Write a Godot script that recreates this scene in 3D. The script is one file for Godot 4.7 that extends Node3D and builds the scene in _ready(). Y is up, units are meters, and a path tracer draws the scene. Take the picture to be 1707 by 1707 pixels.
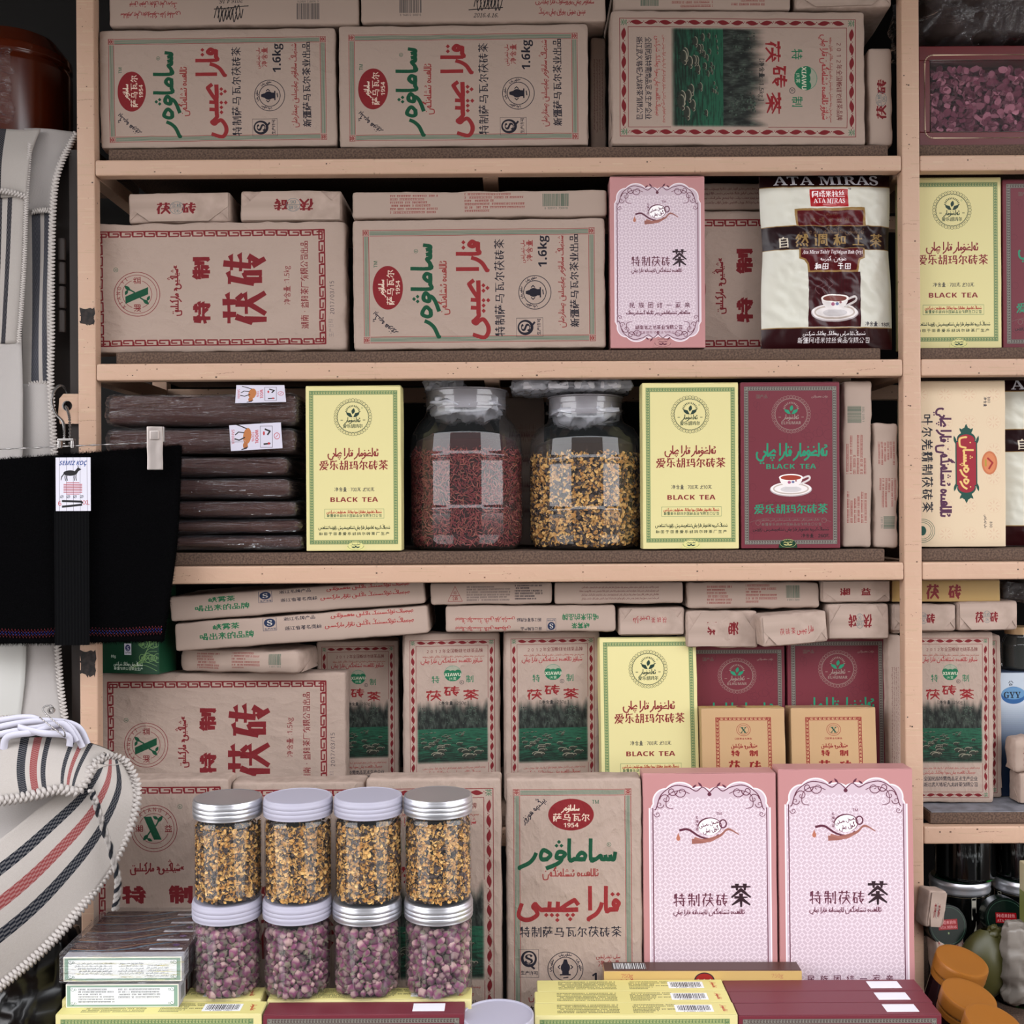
extends Node3D
# A tea stall: a welded, painted shelf frame packed with wrapped tea bricks, cartons and jars, seen square on from the street.

const S := 0.00085        # metres per pixel on the plane of the frame's front (z = 0)
const FAR := 1900.0       # the camera stands this many pixels in front of it
const ROLL := 0.0058
const EYE := 1.45

func _ready() -> void:
	# camera, sky, exposure
	var cam := Camera3D.new()
	cam.name = "camera"
	cam.fov = rad_to_deg(2.0 * atan(853.5 / FAR))
	cam.near = 0.05
	cam.position = Vector3(0, EYE, FAR * S)
	cam.rotation.z = -ROLL
	add_child(cam)
	var sky_mat := ProceduralSkyMaterial.new()
	sky_mat.sky_top_color = Color(0.86, 0.87, 0.89)
	sky_mat.sky_horizon_color = Color(0.94, 0.93, 0.93)
	sky_mat.ground_bottom_color = Color(0.30, 0.28, 0.27)
	sky_mat.ground_horizon_color = Color(0.45, 0.43, 0.42)
	sky_mat.sun_angle_max = 1.0
	var env := Environment.new()
	env.background_mode = Environment.BG_SKY
	env.sky = Sky.new()
	env.sky.sky_material = sky_mat
	env.background_energy_multiplier = 3.0
	env.tonemap_mode = Environment.TONE_MAPPER_LINEAR
	env.tonemap_exposure = 2.05
	env.sdfgi_enabled = true
	env.ssao_enabled = true
	env.ssil_enabled = true
	var we := WorldEnvironment.new()
	we.name = "environment"
	we.environment = env
	add_child(we)
	materials()
	printed_matter()
	setting()
	shelves()
	top_row()
	second_row()
	third_row()
	fourth_row()
	right_bay()
	counter()
	hanging_goods()

# ---------------------------------------------------------------- places
# a pixel of the photograph, at the depth z (pixels of the frame's plane, towards the camera), as a point in metres
func at(x: float, y: float, z: float) -> Vector3:
	var dx := x - 853.5
	var dy := y - 853.5
	var k := (FAR - z) / FAR * S
	return Vector3((dx * cos(ROLL) - dy * sin(ROLL)) * k, EYE - (dx * sin(ROLL) + dy * cos(ROLL)) * k, z * S)
func size_at(px: float, z: float) -> float:
	return px * S * (FAR - z) / FAR

# ---------------------------------------------------------------- nodes
var names := {}
func numbered(called: String, parent: Node = self) -> String:
	var key := "%d/%s" % [parent.get_instance_id(), called]
	var n: int = names.get(key, 0)
	names[key] = n + 1
	return called if n == 0 else "%s_%03d" % [called, n]
func thing(called: String, label: String, category: String, group := "") -> Node3D:
	var o := Node3D.new()
	o.name = numbered(called)
	add_child(o)
	tag(o, label, category, group)
	return o
func tag(o: Node3D, label: String, category: String, group := "") -> void:
	o.set_meta("label", label)
	o.set_meta("category", category)
	if group:
		o.set_meta("group", group)
func part(called: String, mesh: Mesh, m: Material, parent: Node, where := Vector3.ZERO, turn := Vector3.ZERO) -> MeshInstance3D:
	var o := MeshInstance3D.new()
	o.name = numbered(called, parent)
	o.mesh = mesh
	o.material_override = m
	o.position = where
	o.rotation = turn
	parent.add_child(o)
	return o
func structure(called: String, mesh: Mesh, m: Material, where := Vector3.ZERO) -> MeshInstance3D:
	var o := part(called, mesh, m, self, where)
	o.set_meta("kind", "structure")
	return o

# ---------------------------------------------------------------- meshes
func span(len: float, r: float, n: int) -> PackedFloat32Array:
	var a := PackedFloat32Array([-len / 2, -len / 2 + r * 0.3, -len / 2 + r])
	for i in range(1, n):
		a.append(lerpf(-len / 2 + r, len / 2 - r, float(i) / n))
	a.append_array([len / 2 - r, len / 2 - r * 0.3, len / 2])
	return a
# a rounded block that stands on y = 0; surface 0 is its front with the print on it, surface 1 the rest. amp: height of the creases, puff: how far it bulges
func block(sz: Vector3, r: float, n: Vector3i, amp := 0.0, freq := 14.0, sd := 1, puff := 0.0, uvrot := 0, flip_all := false, stretch := Vector3.ONE) -> ArrayMesh:
	var noise := FastNoiseLite.new()
	noise.seed = sd
	noise.frequency = 1.0
	noise.noise_type = FastNoiseLite.TYPE_SIMPLEX
	noise.fractal_type = FastNoiseLite.FRACTAL_RIDGED
	noise.fractal_octaves = 3
	var half := sz / 2
	var spans := [span(sz.x, r, n.x), span(sz.y, r, n.y), span(sz.z, r, n.z)]
	var pos: Array[PackedVector3Array] = [PackedVector3Array(), PackedVector3Array()]
	var uvs: Array[PackedVector2Array] = [PackedVector2Array(), PackedVector2Array()]
	var uv2: Array[PackedVector2Array] = [PackedVector2Array(), PackedVector2Array()]
	var idx: Array[PackedInt32Array] = [PackedInt32Array(), PackedInt32Array()]
	var welded := {}
	var keys: Array[Array] = [[], []]
	for f in 6:
		var ax := [2, 2, 0, 0, 1, 1][f] as int
		var sg := [1.0, -1.0, 1.0, -1.0, 1.0, -1.0][f] as float
		var b := (ax + 1) % 3
		var c := (ax + 2) % 3
		var surf := 0 if f == 0 or flip_all else 1
		var tb: PackedFloat32Array = spans[b]
		var tc: PackedFloat32Array = spans[c]
		var first := pos[surf].size()
		for i in tb.size():
			for j in tc.size():
				var p := Vector3.ZERO
				p[ax] = sg * half[ax]
				p[b] = tb[i]
				p[c] = tc[j]
				var inner := p.clamp(-half + Vector3.ONE * r, half - Vector3.ONE * r)
				var dir := (p - inner).normalized()
				var v := inner + dir * r
				if amp > 0.0:
					v += dir * amp * (noise.get_noise_3dv((p + Vector3(0, half.y, 0)) * freq * stretch) - 0.2)
				if puff != 0.0:
					var uu := 2 * p.x / sz.x
					var vv := 2 * p.y / sz.y
					v.z += dir.z * puff * (1 - uu * uu) * (1 - vv * vv)
				var un := Vector2(p.x / sz.x + 0.5, 0.5 - p.y / sz.y)
				var uv := un
				match uvrot:
					90: uv = Vector2(1.0 - un.y, un.x)      # the print lies on its left side, reading upwards
					270: uv = Vector2(un.y, 1.0 - un.x)
					180: uv = Vector2(1.0 - un.x, 1.0 - un.y)
				v.y += half.y
				pos[surf].append(v)
				uvs[surf].append(uv)
				uv2[surf].append(Vector2(p.x + sd * 0.37, p.y + sd * 0.21) * 3.0)
				keys[surf].append(Vector3i((v * 20000.0).round()))
		var w := tc.size()
		for i in tb.size() - 1:
			for j in w - 1:
				var q := first + i * w + j
				var quad := [q, q + w + 1, q + w, q, q + 1, q + w + 1] if sg > 0 else [q, q + w, q + w + 1, q, q + w + 1, q + 1]
				idx[surf].append_array(quad)
				for t in [0, 3]:
					var va := pos[surf][quad[t]]
					var nn := -(pos[surf][quad[t + 1]] - va).cross(pos[surf][quad[t + 2]] - va)
					for e in 3:
						var key = keys[surf][quad[t + e]]
						welded[key] = welded.get(key, Vector3.ZERO) + nn
	var mesh := ArrayMesh.new()
	for s in 2:
		if pos[s].is_empty():
			continue
		var nor := PackedVector3Array()
		for k in keys[s]:
			nor.append((welded[k] as Vector3).normalized())
		var arr := []
		arr.resize(Mesh.ARRAY_MAX)
		arr[Mesh.ARRAY_VERTEX] = pos[s]
		arr[Mesh.ARRAY_NORMAL] = nor
		arr[Mesh.ARRAY_TEX_UV] = uvs[s]
		arr[Mesh.ARRAY_TEX_UV2] = uv2[s]
		arr[Mesh.ARRAY_INDEX] = idx[s]
		mesh.add_surface_from_arrays(Mesh.PRIMITIVE_TRIANGLES, arr)
	return mesh
func bar(a: float, b: float, c: float, r := 0.0008) -> ArrayMesh:
	return block(Vector3(a, b, c), minf(r, minf(a, minf(b, c)) * 0.45), Vector3i(1, 1, 1), 0.0, 1.0, 1, 0.0, 0, true)
# a mesh from a grid of points; wrap joins the last column to the first
func grid(pts: Array, wrap := false, uv_scale := Vector2.ONE, clockwise := true) -> ArrayMesh:
	var st := SurfaceTool.new()
	st.begin(Mesh.PRIMITIVE_TRIANGLES)
	var rows := pts.size()
	var cols: int = pts[0].size()
	for i in rows:
		for j in cols:
			st.set_uv(Vector2(float(j) / (cols - 1), float(i) / (rows - 1)) * uv_scale)
			st.set_smooth_group(0)
			st.add_vertex(pts[i][j])
	for i in rows - 1:
		for j in cols - 1:
			var q := i * cols + j
			for k in ([q, q + 1, q + cols + 1, q, q + cols + 1, q + cols] if clockwise else [q, q + cols + 1, q + 1, q, q + cols, q + cols + 1]):
				st.add_index(k)
	st.generate_normals()
	return st.commit()
func lathe(outline: Array, seg := 40) -> ArrayMesh:      # (radius, height) from the bottom up
	var profile := []
	for i in outline.size():      # a long straight run keeps its own normals: short pieces at its ends take the bend
		profile.append(outline[i])
		if i < outline.size() - 1:
			var d: Vector2 = outline[i + 1] - outline[i]
			if d.length() > 0.010:
				profile.append(outline[i] + d.normalized() * 0.002)
				profile.append(outline[i + 1] - d.normalized() * 0.002)
	var rows := []
	for p in profile:
		var row := []
		for j in seg + 1:
			var a := TAU * (j % seg) / seg - PI / 2
			row.append(Vector3(cos(a) * p.x, p.y, sin(a) * p.x))
		rows.append(row)
	var st := SurfaceTool.new()
	st.begin(Mesh.PRIMITIVE_TRIANGLES)
	for i in rows.size() - 1:
		var sharp := false
		for j in seg:
			var q := [rows[i][j], rows[i][j + 1], rows[i + 1][j + 1], rows[i + 1][j]]
			var d: Vector2 = (profile[i + 1] - profile[i]).normalized()
			for k in [0, 1, 2, 0, 2, 3]:
				var a := TAU * (j + (1 if k == 1 or k == 2 else 0)) / seg - PI / 2
				var n0 := lathe_normal(profile, i, 0 if k < 2 else 1)
				st.set_normal(Vector3(cos(a) * n0.x, n0.y, sin(a) * n0.x))
				st.set_uv(Vector2((j + (1 if k == 1 or k == 2 else 0)) / float(seg), 1.0 - float(i + (0 if k < 2 else 1)) / (rows.size() - 1)))
				st.add_vertex(q[k])
	return st.commit()
func lathe_normal(profile: Array, i: int, end: int) -> Vector2:
	var d: Vector2 = (profile[i + 1] - profile[i]).normalized()
	var n := Vector2(d.y, -d.x)
	var o := i + (1 if end == 1 else -1)
	if o >= 0 and o < profile.size() - 1:
		var e: Vector2 = (profile[o + 1] - profile[o]).normalized()
		if d.dot(e) > 0.7:
			n = (n + Vector2(e.y, -e.x)).normalized()
	return n
func tube(pts: Array, r: float, seg := 8, bump := 0.0, bump_n := 1.0) -> ArrayMesh:
	var rows := []
	var up := Vector3.UP
	var run := 0.0
	for i in pts.size():
		var d: Vector3 = (pts[mini(i + 1, pts.size() - 1)] - pts[maxi(i - 1, 0)]).normalized()
		if i > 0:
			run += (pts[i] - pts[i - 1]).length()
		if absf(d.dot(up)) > 0.95:
			up = Vector3.FORWARD
		var u := d.cross(up).normalized()
		var v := d.cross(u)
		up = v if absf(v.dot(d)) < 0.9 else up
		var rr := r * (1.0 + bump * sin(run * bump_n))
		if i == 0 or i == pts.size() - 1:
			var tip := []
			for j in seg + 1:
				tip.append(pts[i])
			if i == 0:
				rows.append(tip)
		var row := []
		for j in seg + 1:
			var a := TAU * (j % seg) / seg
			row.append(pts[i] + (u * cos(a) + v * sin(a)) * rr)
		rows.append(row)
		if i == pts.size() - 1:
			var tip := []
			for j in seg + 1:
				tip.append(pts[i])
			rows.append(tip)
	return grid(rows)
func soft(pts: Array, k := 6) -> Array:
	var out := []
	var n := pts.size()
	for i in n - 1:
		var p0: Vector3 = pts[maxi(i - 1, 0)]
		var p1: Vector3 = pts[i]
		var p2: Vector3 = pts[i + 1]
		var p3: Vector3 = pts[mini(i + 2, n - 1)]
		for j in k:
			out.append(p1.cubic_interpolate(p2, p0, p3, float(j) / k))
	out.append(pts[n - 1])
	return out
# a flat outline of points in x y, given a thickness in z (front face at z = 0)
func plate(outline: PackedVector2Array, thick: float) -> ArrayMesh:
	var st := SurfaceTool.new()
	st.begin(Mesh.PRIMITIVE_TRIANGLES)
	if Geometry2D.is_polygon_clockwise(outline):
		outline.reverse()
	var idx := Geometry2D.triangulate_polygon(outline)
	var lo := outline[0]
	var hi := outline[0]
	for p in outline:
		lo = lo.min(p)
		hi = hi.max(p)
	for s in 2:
		st.set_normal(Vector3(0, 0, 1 if s == 0 else -1))
		for i in range(0, idx.size(), 3):
			for k in ([0, 2, 1] if s == 0 else [0, 1, 2]):
				var p := outline[idx[i + k]]
				st.set_uv(Vector2((p.x - lo.x) / (hi.x - lo.x), (hi.y - p.y) / (hi.y - lo.y)))
				st.set_uv2(p * 3.0)
				st.add_vertex(Vector3(p.x, p.y, 0 if s == 0 else -thick))
	for i in outline.size():
		var a := outline[i]
		var b := outline[(i + 1) % outline.size()]
		var n := Vector3(b.y - a.y, a.x - b.x, 0).normalized()
		st.set_normal(n)
		st.set_uv(Vector2.ZERO)
		st.set_uv2(Vector2.ZERO)
		for v in [Vector3(a.x, a.y, 0), Vector3(b.x, b.y, 0), Vector3(b.x, b.y, -thick), Vector3(a.x, a.y, 0), Vector3(b.x, b.y, -thick), Vector3(a.x, a.y, -thick)]:
			st.add_vertex(v)
	return st.commit()

# ---------------------------------------------------------------- materials
var M := {}
func mat(c: Color, rough := 0.7, metal := 0.0, spec := 0.5) -> StandardMaterial3D:
	var m := StandardMaterial3D.new()
	m.albedo_color = c
	m.roughness = rough
	m.metallic = metal
	m.metallic_specular = spec
	return m
func crumple(sd: int, freq: float, side := 512, stretch := Vector2.ONE, octaves := 3) -> Image:
	var n := FastNoiseLite.new()
	n.seed = sd
	n.frequency = freq
	n.fractal_type = FastNoiseLite.FRACTAL_RIDGED
	n.fractal_octaves = octaves
	n.domain_warp_enabled = true
	n.domain_warp_amplitude = 30.0
	n.domain_warp_frequency = freq * 0.7
	var w := int(side / stretch.x)
	var h := int(side / stretch.y)
	var im := n.get_seamless_image(w, h)
	im.resize(side, side, Image.INTERPOLATE_CUBIC)
	im.convert(Image.FORMAT_RGBA8)
	return im
func relief(im: Image, k: float) -> ImageTexture:
	var b: Image = im.duplicate()
	b.bump_map_to_normal_map(k)
	return ImageTexture.create_from_image(b)
func speckle(sd: int, freq: float, lo: Color, hi: Color, side := 256, octaves := 4) -> ImageTexture:
	var n := FastNoiseLite.new()
	n.seed = sd
	n.frequency = freq
	n.fractal_octaves = octaves
	var im := n.get_seamless_image(side, side)
	im.convert(Image.FORMAT_RGB8)
	var d := im.get_data()
	for i in range(0, d.size(), 3):
		var v := d[i] / 255.0
		d[i] = mini(255, int(255 * lerpf(lo.r, hi.r, v)))
		d[i + 1] = mini(255, int(255 * lerpf(lo.g, hi.g, v)))
		d[i + 2] = mini(255, int(255 * lerpf(lo.b, hi.b, v)))
	return ImageTexture.create_from_image(Image.create_from_data(side, side, false, Image.FORMAT_RGB8, d))
func triplanar(m: StandardMaterial3D, per_metre: float, world := false) -> StandardMaterial3D:
	m.uv1_triplanar = true
	m.uv1_world_triplanar = world
	m.uv1_scale = Vector3.ONE * per_metre
	return m

func materials() -> void:
	var paper := speckle(3, 0.02, Color(0.86, 0.855, 0.85), Color(1.0, 1.0, 1.0), 512, 5)
	M.mottle = paper
	M.wrinkle = []
	for k in 3:
		M.wrinkle.append(relief(crumple(20 + k, 0.006, 512, Vector2.ONE, 4), 5.0))
	var kraft := mat(KRAFT, 0.82, 0.0, 0.35)
	kraft.albedo_texture = paper
	kraft.normal_enabled = true
	kraft.normal_texture = M.wrinkle[0]
	kraft.normal_scale = 0.45
	M.kraft = triplanar(kraft, 5.0)
	# the frame's oil paint, chipped and rubbed
	var side := 1024
	var im := Image.create(side, side, false, Image.FORMAT_RGB8)
	im.fill(Color(0.725, 0.59, 0.50))
	var rng := RandomNumberGenerator.new()
	rng.seed = 4
	for k in 900:
		var c := Color(0.685, 0.565, 0.465).lerp(Color(0.745, 0.63, 0.53), rng.randf())
		im.fill_rect(Rect2i(rng.randi() % side, rng.randi() % side, rng.randi_range(20, 120), rng.randi_range(1, 3)), c)
	for k in 430:
		var c := Color(0.40, 0.27, 0.20).lerp(Color(0.16, 0.12, 0.11), rng.randf())
		var s := 1 + int(pow(rng.randf(), 4.0) * 5.0)
		im.fill_rect(Rect2i(rng.randi() % side, rng.randi() % side, s + rng.randi() % 3, s), c)
	for k in 30:
		var x := rng.randf() * side
		var y := rng.randf() * side
		for j in rng.randi_range(8, 30):
			im.fill_rect(Rect2i(int(x), int(y), rng.randi_range(1, 4), 1), Color(0.42, 0.30, 0.24))
			x += rng.randf_range(1, 5)
			y += rng.randf_range(-1.2, 1.2)
	var paint := mat(Color(1, 1, 1), 0.42, 0.0, 0.45)
	paint.albedo_texture = ImageTexture.create_from_image(im)
	paint.normal_enabled = true
	paint.normal_texture = relief(crumple(31, 0.012, 512, Vector2.ONE, 3), 2.0)
	paint.normal_scale = 0.35
	M.paint = triplanar(paint, 2.2, true)
	var board := mat(Color(0.40, 0.335, 0.30), 0.85, 0.0, 0.3)
	board.albedo_texture = speckle(7, 0.09, Color(0.62, 0.60, 0.58), Color(1.1, 1.05, 1.0), 512, 4)
	M.board = triplanar(board, 6.0, true)
	var lino := mat(Color(0.52, 0.52, 0.55), 0.5)
	lino.albedo_texture = speckle(9, 0.03, Color(0.65, 0.65, 0.65), Color(1, 1, 1), 256, 5)
	M.lino = triplanar(lino, 5.0, true)
	M.dark = mat(Color(0.10, 0.085, 0.075), 0.9)
	M.iron = triplanar(mat(Color(0.13, 0.085, 0.06), 0.6, 0.1), 1.0)
	M.steel = mat(Color(0.72, 0.70, 0.69), 0.25, 0.9)
	var brushed := mat(Color(0.78, 0.78, 0.80), 0.34, 0.85)
	M.alu = brushed
	M.frost = mat(Color(0.64, 0.625, 0.68), 0.5, 0.0, 0.5)
	M.clear = glass(Color(0.92, 0.95, 0.96, 0.012), 0.02)
	M.pane = glass(Color(0.92, 0.95, 0.96, 0.012), 0.02)
	M.pane.metallic_specular = 0.3
	M.film = glass(Color(0.9, 0.9, 0.95, 0.02), 0.07)
	M.film.metallic_specular = 0.5
	M.film.normal_enabled = true
	M.film.normal_texture = relief(crumple(41, 0.024, 512, Vector2(12, 1), 2), 22.0)
	M.film.normal_scale = 1.0
	triplanar(M.film, 4.0)
	var cloth := mat(Color(0.66, 0.635, 0.62), 0.95, 0.0, 0.2)
	cloth.normal_enabled = true
	cloth.normal_texture = weave()
	cloth.normal_scale = 0.8
	cloth.uv1_scale = Vector3(1, 1, 1)
	M.cotton = triplanar(cloth, 16.0)
	M.white_paper = mat(Color(0.84, 0.83, 0.85), 0.6)
	M.black_plastic = mat(Color(0.022, 0.022, 0.026), 0.28)
	M.yellow = mat(Color(0.80, 0.76, 0.53), 0.45)
	M.maroon = mat(Color(0.40, 0.15, 0.19), 0.45)
	M.pink = mat(Color(0.69, 0.485, 0.48), 0.42)
	M.cream = mat(Color(0.79, 0.71, 0.59), 0.6)
	M.gold = mat(Color(0.70, 0.57, 0.42), 0.38, 0.3)
	M.gold_dark = mat(Color(0.27, 0.16, 0.13), 0.4)
	M.bare = mat(Color(0.16, 0.145, 0.14), 0.8)
	M.bare.albedo_texture = speckle(19, 0.06, Color(0.3, 0.28, 0.28), Color(1.4, 1.2, 1.1), 128, 4)
	triplanar(M.bare, 12.0)
	M.slim = mat(Color(0.20, 0.075, 0.08), 0.4)
	M.green = mat(Color(0.05, 0.24, 0.15), 0.4)

func weave() -> ImageTexture:
	var side := 256
	var d := PackedByteArray()
	d.resize(side * side * 3)
	for y in side:
		for x in side:
			var a := sin(x * TAU / 8.0)
			var b := sin(y * TAU / 8.0)
			var over := (int(x / 8) + int(y / 8)) % 2 == 0
			var v := int(128 + 60 * (absf(a) if over else absf(b)))
			var i := (y * side + x) * 3
			d[i] = v
			d[i + 1] = v
			d[i + 2] = v
	return relief(Image.create_from_data(side, side, false, Image.FORMAT_RGB8, d), 3.0)
func glass(c: Color, rough: float) -> StandardMaterial3D:
	var m := StandardMaterial3D.new()
	m.albedo_color = c
	m.roughness = rough
	m.transparency = BaseMaterial3D.TRANSPARENCY_ALPHA
	return m
var front_cache := {}
# the printed face of a packet: paper mottling over the print, creases in its relief
func face(key: String, rough := 0.82, creased := true, k := 0) -> StandardMaterial3D:
	var id := "%s|%s|%d" % [key, creased, k]
	if front_cache.has(id):
		return front_cache[id]
	var m := mat(Color.WHITE, rough, 0.0, 0.4)
	m.albedo_texture = tex[key]
	m.texture_repeat = false
	if creased:
		m.detail_enabled = true
		m.detail_blend_mode = BaseMaterial3D.BLEND_MODE_MUL
		m.detail_albedo = M.mottle
		m.detail_uv_layer = BaseMaterial3D.DETAIL_UV_2
		if not (key.begins_with("side") or key.begins_with("brick_side") or key.begins_with("end")):
			m.normal_enabled = true
			m.normal_texture = M.wrinkle[k % 3]
			m.normal_scale = 0.95
	front_cache[id] = m
	return m
func printed_matter() -> void:
	tex = {
		"samovar": print_samovar_brick(), "key": print_key_brick(), "pasture": print_pasture_brick("1.5kg ]"), "pasture_small": print_pasture_brick("250g ]"),
		"yellow": print_yellow_box(), "maroon": print_maroon_box(), "pink": print_pink_box(228, 480, 1.42, 214, false, 2.4), "pink_small": print_pink_box(158, 286, 1.0, 133, true, 3.4),
		"cream": print_cream_box(), "foil": print_foil_bag(), "brick_side": print_brick_side(), "side0": print_text_side(0), "side1": print_text_side(1), "side2": print_text_side(2), "side3": print_text_side(3),
		"end0": print_brick_end(0), "end1": print_brick_end(1), "end2": print_brick_end(2), "gold": print_gold_box(), "gold_side": print_gold_side(), "gold_edge": print_gold_edge(),
		"green": print_green_box(), "slim0": print_slim_box(0), "slim1": print_slim_box(1), "slim_top": print_slim_top(), "yellow_edge": print_yellow_edge(true),
		"garment": print_garment_tag(), "wool": print_wool_tag(), "seal_yellow": print_sticker(Color(0.80, 0.78, 0.52), Color(0.08, 0.20, 0.17)), "seal_green": print_sticker(Color(0.05, 0.20, 0.13), Color(0.72, 0.68, 0.45)),
		"seal_pink": print_sticker(Color(0.69, 0.50, 0.49), Color(0.33, 0.13, 0.20)),
		"blue": print_blue_box(), "jar_label": print_jar_label(), "jar_top": print_jar_top(),
	}
	for k in ["end0", "end1", "end2"]:
		var im: Image = tex[k].get_image().duplicate()
		im.rotate_180()
		tex[k + "_r"] = ImageTexture.create_from_image(im)

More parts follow.
